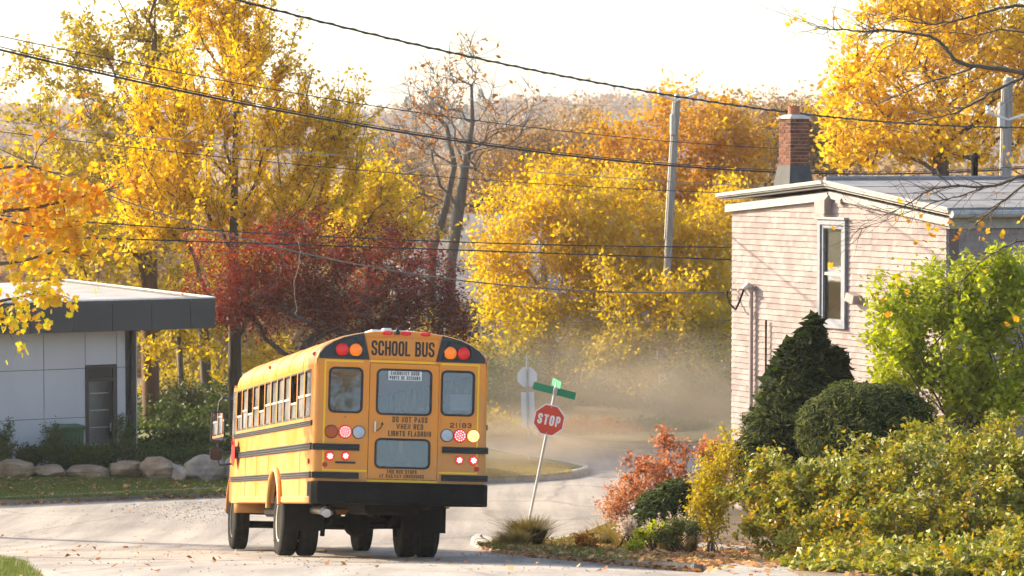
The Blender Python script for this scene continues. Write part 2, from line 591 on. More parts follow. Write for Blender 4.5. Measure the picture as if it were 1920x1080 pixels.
def kerb(name, line, side, step, skip=None, height=0.14):
    """kerb stones along a line; side = +1 when the verge lies left of the direction of travel"""
    root = bpy.data.objects.new(name, None); COL.objects.link(root); tag(root, kind='structure')
    L = np.concatenate([[0], np.cumsum(np.linalg.norm(np.diff(line, axis=0), axis=1))])
    r_ = random.Random(5)
    a = 0.0
    prof = [(-0.012, -0.15), (0.0, 0.0), (0.018, 0.78), (0.045, 1.0), (0.165, 1.02), (0.17, -0.15)]
    while a < L[-1] - 0.4:
        b = min(a + step * r_.uniform(0.82, 1.15), L[-1])
        mid = 0.5 * (a + b)
        mp = np.array([np.interp(mid, L, line[:, 0]), np.interp(mid, L, line[:, 1])])
        if skip is None or not skip(mp):
            ts = np.linspace(a + 0.008, b - 0.008, 5)
            jx = r_.uniform(-.012, .012); jz = r_.uniform(-.012, .012)
            vs = []; fs = []
            for t in ts:
                p = np.array([np.interp(t, L, line[:, 0]), np.interp(t, L, line[:, 1])])
                q = np.array([np.interp(t + .05, L, line[:, 0]), np.interp(t + .05, L, line[:, 1])])
                q0 = np.array([np.interp(t - .05, L, line[:, 0]), np.interp(t - .05, L, line[:, 1])])
                d = (q - q0); d /= np.linalg.norm(d) + 1e-9
                nrm = np.array([-d[1], d[0]]) * side
                zz = gz(*p)
                for w, h in prof:
                    c = p + nrm * (w + jx - 0.02)
                    vs.append((c[0], c[1], zz + h * height + (jz if h > .5 else 0)))
            k = len(prof)
            for i in range(len(ts) - 1):
                for j in range(k):
                    j2 = (j + 1) % k
                    fs.append((i*k + j, i*k + j2, (i+1)*k + j2, (i+1)*k + j))
            fs.append(tuple(range(k))); fs.append(tuple((len(ts)-1)*k + j for j in range(k)))
            MB().add(vs, fs).build('kerb_stone', M['kerbstone'], root)
        a = b
    return root

drive_x = G(1325, 1074)[0]
kerb('corner_kerb', corner_line, -1, 2.3, skip=lambda p: (p[1] < 42.0 and drive_x < p[0]) or p[1] > 72 or p[1] < 22)
kerb('lawn_kerb', lawn_line, 1, 2.6, skip=lambda p: p[0] < -22 or p[1] > 84)
kerb('far_kerb', far_line, -1, 2.6, skip=lambda p: p[0] > 16 or p[1] > 90)
kerb('near_lawn_kerb', left_line, -1, 2.0, skip=lambda p: p[1] < 22)

# pavement slabs of the near corner: a strip behind the leaf strip, and the driveway apron
def strip_slabs(name, pa, pb, lift, thick, step, mat):
    root = bpy.data.objects.new(name, None); COL.objects.link(root); tag(root, kind='structure')
    A = resample(pa, step); n = len(A) - 1
    B = np.array(resample(pb, step))
    tb = np.linspace(0, len(B) - 1, n + 1)
    B = np.stack([np.interp(tb, np.arange(len(B)), B[:, 0]), np.interp(tb, np.arange(len(B)), B[:, 1])], -1)
    r_ = random.Random(9)
    for i in range(n):
        e = 0.012
        qs = []
        for u in (e, .5, 1 - e):
            for w in (0.0, 0.5, 1.0):
                p = (A[i] * (1-u) + A[i+1] * u) * (1-w) + (B[i] * (1-u) + B[i+1] * u) * w
                qs.append(p)
        jz = r_.uniform(-.008, .008)
        lf = [lift if not callable(lift) else lift((i + u) / n) for u in (0, .5, 1) for w in range(3)]
        top = [(p[0], p[1], gz(*p) + l + jz) for p, l in zip(qs, lf)]
        bot = [(p[0], p[1], gz(*p) + l - thick) for p, l in zip(qs, lf)]
        fs = []
        for r0 in range(2):
            for c0 in range(2):
                a = r0*3 + c0
                fs.append((a, a+1, a+4, a+3)); fs.append((a+9+3, a+9+4, a+9+1, a+9))
        ring = [0, 1, 2, 5, 8, 7, 6, 3]
        for k in range(8):
            a, b = ring[k], ring[(k+1) % 8]
            fs.append((a, b, b+9, a+9))
        MB().add(top + bot, fs).build('paving_slab', mat, root)
    return root

pave_a = [G(q[0], q[1], .14)[:2] for q in ((1085, 1008), (1160, 1018), (1250, 1030), (1330, 1036), (1400, 1040))]
pave_b = [G(q[0], q[1], .14)[:2] for q in ((1080, 993), (1160, 1004), (1250, 1014), (1330, 1020), (1400, 1024))]
strip_slabs('sidewalk', pave_a, pave_b, 0.15, 0.12, 1.5, M['concrete'])
dr_a = [G(q[0], q[1], .05)[:2] for q in ((1296, 1084), (1332, 1070), (1378, 1058), (1440, 1046))]
dr_b = [G(q[0], q[1], .05)[:2] for q in ((1474, 1110), (1506, 1094), (1552, 1074), (1600, 1058))]
strip_slabs('driveway', dr_a, dr_b, lambda f: 0.012 + .125 * float(sstep(0, .34, f)), 0.2, 1.4, M['concrete'])
print('bottom', G(1500,1080), G(1700,1080), G(1900,1080))
print('corner', [tuple(np.round(p, 2)) for p in near_foot])

# ================================================================== lettering
_O = [(.25,0),(.75,0),(1,.14),(1,.86),(.75,1),(.25,1),(0,.86),(0,.14),(.25,0)]
GLY = {
 'A': [[(0,0),(.5,1),(1,0)],[(.2,.33),(.8,.33)]],
 'B': [[(0,0),(0,1),(.72,1),(.95,.88),(.95,.64),(.75,.53),(0,.53)],[(.75,.53),(1,.4),(1,.13),(.75,0),(0,0)]],
 'C': [[(1,.74),(1,.86),(.75,1),(.25,1),(0,.86),(0,.14),(.25,0),(.75,0),(1,.14),(1,.26)]],
 'D': [[(0,0),(0,1),(.7,1),(1,.84),(1,.16),(.7,0),(0,0)]],
 'E': [[(1,1),(0,1),(0,0),(1,0)],[(0,.52),(.82,.52)]],
 'F': [[(1,1),(0,1),(0,0)],[(0,.52),(.82,.52)]],
 'G': [[(1,.7),(1,.86),(.75,1),(.25,1),(0,.86),(0,.14),(.25,0),(.75,0),(1,.14),(1,.48),(.55,.48)]],
 'H': [[(0,0),(0,1)],[(1,0),(1,1)],[(0,.52),(1,.52)]],
 'I': [[(.5,0),(.5,1)]],
 'K': [[(0,0),(0,1)],[(1,1),(0,.45)],[(.35,.62),(1,0)]],
 'L': [[(0,1),(0,0),(1,0)]],
 'M': [[(0,0),(0,1),(.5,.3),(1,1),(1,0)]],
 'N': [[(0,0),(0,1),(1,0),(1,1)]],
 'O': [_O], '0': [_O],
 'P': [[(0,0),(0,1),(.75,1),(1,.88),(1,.58),(.75,.46),(0,.46)]],
 'R': [[(0,0),(0,1),(.75,1),(1,.88),(1,.6),(.75,.48),(0,.48)],[(.55,.48),(1,0)]],
 'S': [[(1,.79),(1,.88),(.75,1),(.25,1),(0,.87),(0,.68),(.14,.58),(.86,.42),(1,.32),(1,.13),(.75,0),(.25,0),(0,.12),(0,.21)]],
 'T': [[(0,1),(1,1)],[(.5,1),(.5,0)]],
 'U': [[(0,1),(0,.14),(.25,0),(.75,0),(1,.14),(1,1)]],
 'V': [[(0,1),(.5,0),(1,1)]],
 'W': [[(0,1),(.25,0),(.5,.8),(.75,0),(1,1)]],
 'Y': [[(0,1),(.5,.48),(1,1)],[(.5,.48),(.5,0)]],
 '1': [[(.2,.8),(.55,1),(.55,0)]],
 '2': [[(0,.72),(0,.86),(.25,1),(.75,1),(1,.86),(1,.62),(0,.12),(0,0),(1,0)]],
 '3': [[(0,.86),(.25,1),(.75,1),(1,.86),(1,.64),(.75,.53),(.35,.53)],[(.75,.53),(1,.4),(1,.14),(.75,0),(.25,0),(0,.14)]],
 '8': [[(.25,.53),(0,.65),(0,.88),(.25,1),(.75,1),(1,.88),(1,.65),(.75,.53),(.25,.53),(0,.4),(0,.13),(.25,0),(.75,0),(1,.13),(1,.4),(.75,.53)]],
 'P_': [],
}
def letters(text, cx, cy, width, height, stroke, space=0.55):
    """letter strokes as flat quads in (u, v), centred; returns list of quads"""
    rel = {'I': 0.18, '1': 0.55, ' ': 0.55, 'M': 1.2, 'W': 1.25, 'L': .88, 'E': .88, 'F': .88}
    adv = [rel.get(c, 1.0) for c in text]
    unit = (width) / (sum(adv) + space * (len(text) - 1) * .62)
    gap = unit * space * .62
    x = cx - width / 2
    quads = []
    for c, a in zip(text, adv):
        w = unit * a
        if c != ' ':
            iw, ih = max(w - stroke, 1e-4), height - stroke
            for line in GLY[c]:
                p = [np.array((x + stroke/2 + q[0] * iw, cy - height/2 + stroke/2 + q[1] * ih)) for q in line]
                closed = np.allclose(p[0], p[-1])
                n = len(p)
                L_, R_ = [], []
                for i in range(n):
                    d0 = p[i] - p[i-1] if i > 0 else (p[0] - p[-2] if closed else None)
                    d1 = p[i+1] - p[i] if i < n - 1 else (p[1] - p[0] if closed else None)
                    if d0 is None: d0 = d1
                    if d1 is None: d1 = d0
                    d0 = d0 / (np.linalg.norm(d0) + 1e-9); d1 = d1 / (np.linalg.norm(d1) + 1e-9)
                    n0 = np.array((-d0[1], d0[0])); n1 = np.array((-d1[1], d1[0]))
                    m = n0 + n1; m = m / (np.linalg.norm(m) + 1e-9)
                    k = stroke / 2 / max(0.45, float(m @ n0))
                    q = p[i]
                    if not closed and i == 0: q = q - d1 * stroke / 2
                    if not closed and i == n - 1: q = q + d0 * stroke / 2
                    L_.append(q + m * k); R_.append(q - m * k)
                for i in range(n - 1):
                    quads.append((L_[i], L_[i+1], R_[i+1], R_[i]))
        x += w + gap
    return quads

def print_text(name, lines, fn, mat, parent):
    """lines: (text, cx, cy, width, height, stroke); fn(u, v) -> point"""
    mb = MB()
    for ln in lines:
        for q in letters(*ln):
            mb.add([fn(*p) for p in q], [(0, 1, 2, 3)])
    me = bpy.data.meshes.new(name); me.from_pydata(mb.v, [], mb.f)
    return link(name, me, mat, parent)

# ================================================================== the school bus
def bus_paint(name, c, dirt=0.35):
    m, nt, b = mat_new(name)
    tc = nt.nodes.new('ShaderNodeTexCoord')
    nz = N(nt, 'ShaderNodeTexNoise', Scale=1.6, Detail=7, Roughness=0.65)
    nt.links.new(tc.outputs['Object'], nz.inputs['Vector'])
    sp = N(nt, 'ShaderNodeSeparateXYZ'); nt.links.new(tc.outputs['Object'], sp.inputs[0])
    mr = N(nt, 'ShaderNodeMapRange'); mr.inputs[1].default_value = 2.2; mr.inputs[2].default_value = 0.6; mr.inputs[3].default_value = 0.0; mr.inputs[4].default_value = 0.35
    nt.links.new(sp.outputs[2], mr.inputs[0])
    ad = N(nt, 'ShaderNodeMath', operation='ADD'); nt.links.new(nz.outputs['Fac'], ad.inputs[0]); nt.links.new(mr.outputs[0], ad.inputs[1])
    mpd = nt.nodes.new('ShaderNodeMapping'); mpd.inputs['Scale'].default_value = (7, 3, .45)
    nt.links.new(tc.outputs['Object'], mpd.inputs[0])
    nst = N(nt, 'ShaderNodeTexNoise', Scale=1.8, Detail=6, Roughness=0.7); nt.links.new(mpd.outputs[0], nst.inputs['Vector'])
    ms_ = N(nt, 'ShaderNodeMath', operation='MULTIPLY_ADD'); ms_.inputs[1].default_value = .55; nt.links.new(nst.outputs['Fac'], ms_.inputs[0])
    sb_ = N(nt, 'ShaderNodeMath', operation='SUBTRACT'); sb_.inputs[1].default_value = .27; nt.links.new(ad.outputs[0], sb_.inputs[0])
    nt.links.new(sb_.outputs[0], ms_.inputs[2])
    rp = ramp(nt, [(0.42, (0, 0, 0)), (0.92, (dirt, dirt, dirt))])
    nt.links.new(ms_.outputs[0], rp.inputs['Fac'])
    mx = N(nt, 'ShaderNodeMix', data_type='RGBA'); mx.inputs[6].default_value = (*c, 1); mx.inputs[7].default_value = (0.36, 0.25, 0.14, 1)
    nt.links.new(rp.outputs[0], mx.inputs[0])
    nt.links.new(mx.outputs[2], b.inputs['Base Color'])
    r2 = ramp(nt, [(0.3, (.25, .25, .25)), (0.8, (.5, .5, .5))]); nt.links.new(ad.outputs[0], r2.inputs['Fac'])
    nt.links.new(r2.outputs[0], b.inputs['Roughness'])
    n2 = N(nt, 'ShaderNodeTexNoise', Scale=3.0, Detail=2); nt.links.new(tc.outputs['Object'], n2.inputs['Vector'])
    bp = N(nt, 'ShaderNodeBump', Strength=0.06, Distance=0.05); nt.links.new(n2.outputs['Fac'], bp.inputs['Height'])
    nt.links.new(bp.outputs['Normal'], b.inputs['Normal'])
    return m

def glassmat(name, tint, refl=0.45, rough=0.02, sky_sheen=0.0):
    m, nt, b = mat_new(name)
    nt.nodes.remove(b)
    t = N(nt, 'ShaderNodeBsdfTransparent'); t.inputs[0].default_value = (*tint, 1)
    g = N(nt, 'ShaderNodeBsdfGlossy', Roughness=rough); g.inputs[0].default_value = (0.92, 0.95, 1.0, 1)
    tc = nt.nodes.new('ShaderNodeTexCoord')
    nz = N(nt, 'ShaderNodeTexNoise', Scale=1.5, Detail=1); nt.links.new(tc.outputs['Object'], nz.inputs['Vector'])
    bp = N(nt, 'ShaderNodeBump', Strength=0.04, Distance=0.05); nt.links.new(nz.outputs['Fac'], bp.inputs['Height'])
    nt.links.new(bp.outputs['Normal'], g.inputs['Normal'])
    mx = N(nt, 'ShaderNodeMixShader', Fac=refl)
    nt.links.new(t.outputs[0], mx.inputs[1]); nt.links.new(g.outputs[0], mx.inputs[2])
    if sky_sheen:                                             # reflected sky and pale interior painted on as a patchy diffuse coat
        df_ = N(nt, 'ShaderNodeBsdfDiffuse'); df_.inputs[0].default_value = (.52, .49, .44, 1)
        n3 = N(nt, 'ShaderNodeTexNoise', Scale=2.5, Detail=5); nt.links.new(tc.outputs['Object'], n3.inputs['Vector'])
        mr_ = N(nt, 'ShaderNodeMapRange'); mr_.inputs[1].default_value = .3; mr_.inputs[2].default_value = .7; mr_.inputs[3].default_value = sky_sheen * .5; mr_.inputs[4].default_value = sky_sheen * 1.5
        nt.links.new(n3.outputs['Fac'], mr_.inputs[0])
        m2_ = N(nt, 'ShaderNodeMixShader'); nt.links.new(mr_.outputs[0], m2_.inputs[0])
        nt.links.new(mx.outputs[0], m2_.inputs[1]); nt.links.new(df_.outputs[0], m2_.inputs[2]); mx = m2_
    nt.links.new(mx.outputs[0], nt.nodes['Material Output'].inputs['Surface'])
    return m

M['bus'] = bus_paint('school_bus_yellow', (0.80, 0.265, 0.006), 0.55)
M['busroof'] = bus_paint('roof_yellow', (0.80, 0.32, 0.02), 0.45)
M['reflect'] = plain('reflective_yellow_tape', (0.95, 0.55, 0.0), 0.35)
M['black'] = plain('black_paint', (0.012, 0.012, 0.014), 0.32)
M['bumper'] = surface('bumper_black', (0.004, 0.004, 0.004), (0.010, 0.0095, 0.009), 3, 0.55, 0.1, 20, c3=(0.024, 0.020, 0.015), spec=.08)
M['rail'] = surface('rail_black', (0.012, 0.012, 0.013), (0.03, 0.028, 0.026), 3, 0.38)
M['rubber'] = surface('rubber', (0.006, 0.006, 0.006), (0.014, 0.013, 0.012), 8, 0.9, spec=.2)
M['tyre'] = surface('tyre_rubber', (0.008, 0.0075, 0.007), (0.026, 0.023, 0.019), 9, 0.9, 0.2, 60, spec=.2)
M['under'] = surface('underbody', (0.004, 0.004, 0.004), (0.012, 0.0105, 0.009), 5, 0.85, spec=.2)
M['steel'] = surface('worn_steel', (0.35, 0.34, 0.33), (0.55, 0.53, 0.5), 9, 0.4, metallic=0.8)
M['alu'] = surface('window_aluminium', (0.55, 0.55, 0.54), (0.75, 0.74, 0.72), 8, 0.35, metallic=0.6)
M['gasket'] = plain('window_gasket', (0.02, 0.02, 0.02), 0.6)
M['rearglass'] = glassmat('rear_glass', (0.60, 0.62, 0.63), 0.085, sky_sheen=.05)
M['sideglass'] = glassmat('side_glass', (0.45, 0.47, 0.47), 0.34, sky_sheen=.30)
M['mirror'] = glassmat('mirror_glass', (0.0, 0.0, 0.0), 0.85)
M['seatv'] = surface('seat_vinyl', (0.06, 0.07, 0.06), (0.10, 0.105, 0.09), 5, 0.6)
M['interior'] = surface('bus_interior', (0.09, 0.09, 0.085), (0.14, 0.135, 0.13), 3, 0.8)
M['ink'] = plain('black_lettering', (0.018, 0.016, 0.014), 0.5)
M['inkbrown'] = plain('worn_lettering', (0.05, 0.032, 0.015), 0.6)
M['white'] = plain('white_sheet', (0.75, 0.75, 0.74), 0.6)
M['redlens'] = plain('red_lens', (0.55, 0.012, 0.012), 0.25, emit=(1, .02, .02), estr=0.08)
M['amberlens'] = plain('amber_lens', (0.85, 0.18, 0.01), 0.25, emit=(1, .25, .01), estr=0.15)
M['darkamber'] = plain('unlit_amber_lens', (0.42, 0.075, 0.008), 0.35)
M['litred'] = plain('lit_red_lens', (0.7, 0.02, 0.02), 0.3, emit=(1, .03, .03), estr=0.35)
M['clearlens'] = surface('clear_lens', (0.34, 0.38, 0.42), (0.55, 0.6, 0.64), 40, 0.25)
M['ledpink'] = plain('lit_led', (1, .7, .65), 0.4, emit=(1.0, .42, .42), estr=1.1)
M['ledwhite'] = plain('lit_led_white', (1, 1, .9), 0.4, emit=(1.0, .85, .72), estr=1.2)
M['lityellow'] = plain('lit_amber_lens', (.9, .4, .02), 0.3, emit=(1.0, .42, .02), estr=0.7)
M['ledyellow'] = plain('lit_led_yellow', (1, .9, .4), 0.4, emit=(1.0, .78, .22), estr=1.3)
M['redpaint'] = plain('red_reflective', (0.45, 0.015, 0.012), 0.4)

# the bus stands on the road: its axes follow the road surface
fwd2 = np.array((-0.2235, 0.9747))
rear2 = np.array(P(746, 800, 37.8)[:2])
axle2 = rear2 + fwd2 * 3.47
right2 = np.array((fwd2[1], -fwd2[0]))
WB = 5.65
pA = Vector((*axle2, gz(*axle2)))
pF = axle2 + fwd2 * WB
f3 = (Vector((*pF, gz(*pF))) - pA).normalized()
pr, pl = axle2 + right2 * 1.0, axle2 - right2 * 1.0
r3 = (Vector((*pr, gz(*pr))) - Vector((*pl, gz(*pl)))).normalized()
r3 = (r3 + Vector((0, 0, -0.012))).normalized()
u3 = r3.cross(f3).normalized(); r3 = f3.cross(u3).normalized()
BUSM = Matrix(((r3.x, f3.x, u3.x, pA.x), (r3.y, f3.y, u3.y, pA.y), (r3.z, f3.z, u3.z, pA.z), (0, 0, 0, 1)))
bus = thing('school_bus', 'yellow school bus driving away down the street, tail lights lit', 'bus')
bus.matrix_world = BUSM

YR = -3.47                                   # rear face
YC = 5.45                                    # cowl
HW = 1.22                                    # half width
def RX(px): return (px - 746.0) * (2 * HW / 328.0)
def RZ(py): return (1046.0 - py) / 138.0
roofp = [(-1.22, 2.60), (-1.215, 2.68), (-1.185, 2.76), (-1.11, 2.85), (-0.99, 2.93), (-0.84, 2.995), (-0.65, 3.04), (-0.42, 3.075), (-0.2, 3.093), (0, 3.10)]
roofp = roofp + [(-x, z) for x, z in roofp[-2::-1]]
# roof shell, lofted with rounded ends
mb = MB(); vs = []; fs = []
rings = [(YR + 0.0, 0.955), (YR + 0.015, 0.975), (YR + 0.05, 0.993), (YR + 0.11, 1.0)]
k_ = 12
for i in range(1, k_): rings.append((YR + .11 + (YC - 0.75 - YR - .11) * i / k_, 1.0))
rings += [(YC - .75, 1.0), (YC - .45, .985), (YC - .2, .94), (YC - .02, .86), (YC + .1, .74), (YC + .13, .6)]
for y, s_ in rings:
    for x, z in roofp:
        vs.append((x * (1 - (1 - s_) * .45), y, 2.60 + (z - 2.60) * s_ if s_ < 1 else z))
n = len(roofp)
for i in range(len(rings) - 1):
    for j in range(n - 1):
        fs.append((i*n + j, i*n + j + 1, (i+1)*n + j + 1, (i+1)*n + j))
fs.append(tuple((len(rings)-1)*n + j for j in range(n)))
roof = mb.add(vs, fs).build('roof', M['busroof'], bus, smooth=True)
for yb in (-2.4, -1.0, 0.4, 1.8, 3.2, 4.6):   # roof seams
    sm = MB()
    sm.tube([(x * 1.001, yb, z + 0.002) for x, z in roofp], 0.006, 5, tint=.5)
    sm.build('roof_seam', M['busroof'], roof)
hatch = MB(); hatch.bbox(-.33, .33, -2.7, -2.05, 3.09, 3.15, .03); hatch.build('roof_hatch', M['white'], roof)
MB().bbox(RX(711), RX(728), YR + .15, YR + .32, 3.085, 3.135, .015).build('roof_beacon', M['white'], roof)
MB().lathe([(.045, 0), (.04, .03), (.022, .06), (.012, .09)], (RX(734), YR - .005, RZ(626)), (0, -.25, 1), 12).build('rear_camera', M['black'], roof)

def arch_outline(y0, y1, z0, z1, cy, r_, cz=0.56):
    a0 = math.asin((z0 - cz) / r_)
    pts = [(y0, z0)]
    pts += [(cy - r_ * math.cos(a0 + (math.pi - 2*a0) * k / 16), cz + r_ * math.sin(a0 + (math.pi - 2*a0) * k / 16)) for k in range(17)]
    pts += [(y1, z0), (y1, z1), (y0, z1)]
    return pts

WY0, WN = -3.22, 12
WST = (5.02 - WY0) / WN
wins = [(WY0 + i * WST + .03, WY0 + (i + 1) * WST - .035) for i in range(WN)]
WZ0, WZ1 = 1.875, 2.545
for sgn, nm in ((-1, 'left'), (1, 'right')):
    X0 = sgn * HW
    fn = lambda u, v, w, s=sgn: (s * (HW - w), u, v)
    holes = [[(a, WZ0), (b, WZ0), (b, WZ1), (a, WZ1)] for a, b in wins]
    out = arch_outline(YR + .10, YC, 0.69, 2.61, 0.0, 0.60)
    wall = MB().slab(out, holes, fn, 0, .05).build('side_wall', M['bus'], bus)
    # rub rails
    for zc, h in ((1.795, .07), (1.475, .095), (1.085, .085)):
        rl = MB()
        y1 = YC - (.05 if zc < 1.7 else .25)
        segs = [(YR + .10, y1)]
        if zc < 1.2: segs = [(YR + .10, -.52), (.50, y1)]
        for a, b in segs:
            for dz in (-h * .36, 0, h * .36):
                rl.bbox(*sorted((X0, X0 + sgn * .028)), a, b, zc + dz - h * .14, zc + dz + h * .14, .008)
            rl.box(*sorted((X0, X0 + sgn * .012)), a, b, zc - h / 2, zc + h / 2)
        rl.build('rub_rail', M['rail'], wall)
    sk = MB(); sk.bbox(*sorted((X0 - sgn * .004, X0 + sgn * .022)), YR + .12, -.66, .70, .79, .01)
    sk.bbox(*sorted((X0 - sgn * .004, X0 + sgn * .022)), .66, YC - 1.0, .70, .79, .01)
    sk.build('skirt_trim', M['busroof'], wall)
    fl = MB()
    fl.tube([(X0 + sgn * .03, -.63 * math.cos(a), .56 + .63 * math.sin(a)) for a in np.linspace(.18, math.pi - .1, 20)], .04, 8)
    fl.build('wheel_arch_trim', M['busroof'], wall, smooth=True)
    # windows
    openw = {12 - 1, 12 - 3, 12 - 5, 12 - 10}
    for i, (a, b) in enumerate(wins):
        fr = MB()
        xx = sorted((X0 - sgn * .002, X0 - sgn * .045))
        t = .022
        zm = WZ0 + (WZ1 - WZ0) * (.47 if (i not in openw) else .36)
        for y0, y1, z0, z1 in ((a, a + t, WZ0, WZ1), (b - t, b, WZ0, WZ1), (a + t, b - t, WZ0, WZ0 + .03), (a + t, b - t, WZ1 - t, WZ1)):
            fr.box(xx[0], xx[1], y0, y1, z0, z1)
        w_ = fr.build('side_window', M['gasket'], wall)
        MB().bbox(xx[0] + .004, xx[1] + .003, a + t, b - t, zm - .018, zm + .018, .004).build('sash_rail', M['alu'], w_)
        xg = X0 - sgn * .022
        MB().box(xg - .003, xg + .003, a + t, b - t, WZ0 + .03, zm - .018).build('pane', M['sideglass'], w_)
        if i not in openw or sgn > 0:
            xg = X0 - sgn * .032
            MB().box(xg - .003, xg + .003, a + t, b - t, zm + .018, WZ1 - t).build('pane', M['sideglass'], w_)
    # marker lamps
    MB().lathe([(.03, 0), (.028, .02), (.015, .035)], (sgn * 1.19, 1.2, 2.76), (sgn, 0, .4), 10).build('marker_lamp', M['darkamber'], bus)
    MB().lathe([(.03, 0), (.028, .02), (.015, .035)], (sgn * 1.20, YR + .15, 2.74), (sgn, 0, .3), 10).build('marker_lamp', M['redlens'], bus)
    MB().lathe([(.038, 0), (.036, .02)], (sgn * HW, YR + .3, 1.27), (sgn, 0, 0), 12).build('side_reflector', M['redpaint'], bus)
    # corner posts
    cp = MB(); vs = []; fs = []
    prof = [(sgn * (HW - .10 + .10 * math.cos(a)), YR + .10 - .10 * math.sin(a)) for a in np.linspace(0, math.pi / 2, 7)]
    prof2 = [(sgn * (HW - .10 + .06 * math.cos(a)), YR + .10 - .06 * math.sin(a)) for a in np.linspace(math.pi / 2, 0, 7)]
    ring = prof + prof2
    vs = [(x, y, z) for z in (.98, 2.66) for x, y in ring]; m_ = len(ring)
    fs = [(j, (j+1) % m_, (j+1) % m_ + m_, j + m_) for j in range(m_)] + [tuple(range(m_)), tuple(range(m_, 2*m_))]
    cp.add(vs, fs).build('corner_post', M['bus'], bus, smooth=True)

# rear wall
rw = MB()
arc = [(x * .985, z - .012) for x, z in roofp]
HWI = HW - .10
outer = [(-HWI, 1.0), (HWI, 1.0)] + [(max(-1.0, min(1.0, x / 1.2)) * 1.185 if z > 2.66 else math.copysign(HWI, x), z) for x, z in arc[::-1] if z > 2.62]
wl = (RX(610), RX(671), RZ(777), RZ(693.5))
wr = (-wl[1], -wl[0], wl[2], wl[3])
wc = (RX(699), RX(800.5), RZ(778.5), RZ(694))
wb = (RX(698.5), RX(800), RZ(880), RZ(826))
door = (RX(684.5), RX(815.5), RZ(902.5), RZ(682))
rfn = lambda u, v, w: (u, YR + w, v)
wrap = lambda q, g=0.0: rrect(q[0] - g, q[1] + g, q[2] - g, q[3] + g, .07 + g)
rear = rw.slab(outer, [rrect(*door, .01), wrap(wl), wrap(wr)], rfn, 0, .045).build('rear_wall', M['bus'], bus)
rdoor = MB().slab(rrect(door[0] + .006, door[1] - .006, door[2] + .006, door[3] - .006, .01), [wrap(wc), wrap(wb)], lambda u, v, w: (u, YR - .012 + w, v), 0, .045).build('emergency_door', M['bus'], bus, bevel=.004)
def rear_window(q, parent, dy, name='rear_window'):
    g = MB().slab(wrap(q, .014), [wrap(q, -.016)], lambda u, v, w: (u, YR + dy + w, v), -.012, .03)
    w_ = g.build(name, M['gasket'], parent, bevel=.004)
    MB().slab(wrap(q, -.014), [], lambda u, v, w: (u, YR + dy + w, v), .006, .012).build('pane', M['rearglass'], w_)
    rim = MB().slab(wrap(q, .028), [wrap(q, .013)], lambda u, v, w: (u, YR + dy + w, v), -.006, .002)
    rim.build('window_rim', M['bus'], w_, bevel=.003)
    return w_
rear_window(wl, rear, 0); rear_window(wr, rear, 0)
wcen = rear_window(wc, rdoor, -.012); rear_window(wb, rdoor, -.012)
for zz in (RZ(700), RZ(790), RZ(890)):
    MB().tube([(door[1] + .012, YR - .018, zz - .06), (door[1] + .012, YR - .018, zz + .06)], .014, 8).build('hinge', M['bus'], rdoor, smooth=True)
# door handle in its recess
dh = MB(); dh.slab([(RX(692), RZ(790)), (RX(716), RZ(790)), (RX(715), RZ(803)), (RX(708), RZ(814)), (RX(692), RZ(815))], [], lambda u, v, w: (u, YR - .012 + w, v), -.006, 0)
hd = dh.build('handle_plate', M['bus'], rdoor, bevel=.003)
MB().bbox(RX(695), RX(697.8), YR - .05, YR - .02, RZ(813), RZ(793), .004).build('door_handle', M['alu'], hd)
ar = MB()
apts = [(RX(697.5), RZ(812)), (RX(703), RZ(809)), (RX(708), RZ(804)), (RX(710), RZ(798))]
for (a0, b0), (a1, b1) in zip(apts[:-1], apts[1:]):
    ar.tube([(a0, YR - .021, b0), (a1, YR - .021, b1)], .006, 6)
ar.add([(RX(707), YR - .022, RZ(799)), (RX(713), YR - .022, RZ(799)), (RX(710), YR - .022, RZ(793.5))], [(0, 1, 2)])
ar.build('arrow_mark', M['ink'], hd)

# black lamp panels at the roof corners
for s in (-1, 1):
    f_ = lambda u, v, w, s=s: (s * u, YR + w, v)
    inner_bot, inner_top = -RX(683.5), -RX(672)
    pts = [(1.165, RZ(676.5)), (inner_bot, RZ(676.5)), (inner_top, 3.045)]
    for x, z in arc[::-1]:
        if inner_top < x < 1.19 and z > 2.70: pts.append((x * 0.992, z - .004))
    # arc reversed runs from the right eave up to the centre; order from inner to outer
    body = sorted(pts[3:], key=lambda p: p[0])
    pan = MB().slab(pts[:1] + pts[1:3] + body, [], f_, -.012, 0).build('lamp_panel', M['black'], bus, bevel=.004)
    # raised lamp housing rim
    hp = [(-RX(616) , RZ(656)), (-RX(620), RZ(644)), (-RX(632), RZ(638.5)), (-RX(658), RZ(635.5)), (-RX(666.5), RZ(650)), (-RX(672), RZ(672)), (-RX(625), RZ(672)), (-RX(617), RZ(667))]
    inn = [((x - .99 * .0) , z) for x, z in hp]
    cx = sum(p[0] for p in hp) / len(hp); cz = sum(p[1] for p in hp) / len(hp)
    inn = [(cx + (x - cx) * .93, cz + (z - cz) * .90) for x, z in hp]
    MB().slab(hp, [inn], f_, -.04, -.012).build('lamp_housing', M['black'], pan, bevel=.004)
    for px, mm in ((631.5, 'redlens'), (657, 'amberlens')):
        prof = [(.088, 0), (.088, .02), (.08, .035), (.062, .045), (.03, .052)]
        MB().lathe(prof, (s * -RX(px), YR - .012, RZ(659)), (0, -1, 0), 28).build('warning_lamp', M[mm], pan, smooth=True)
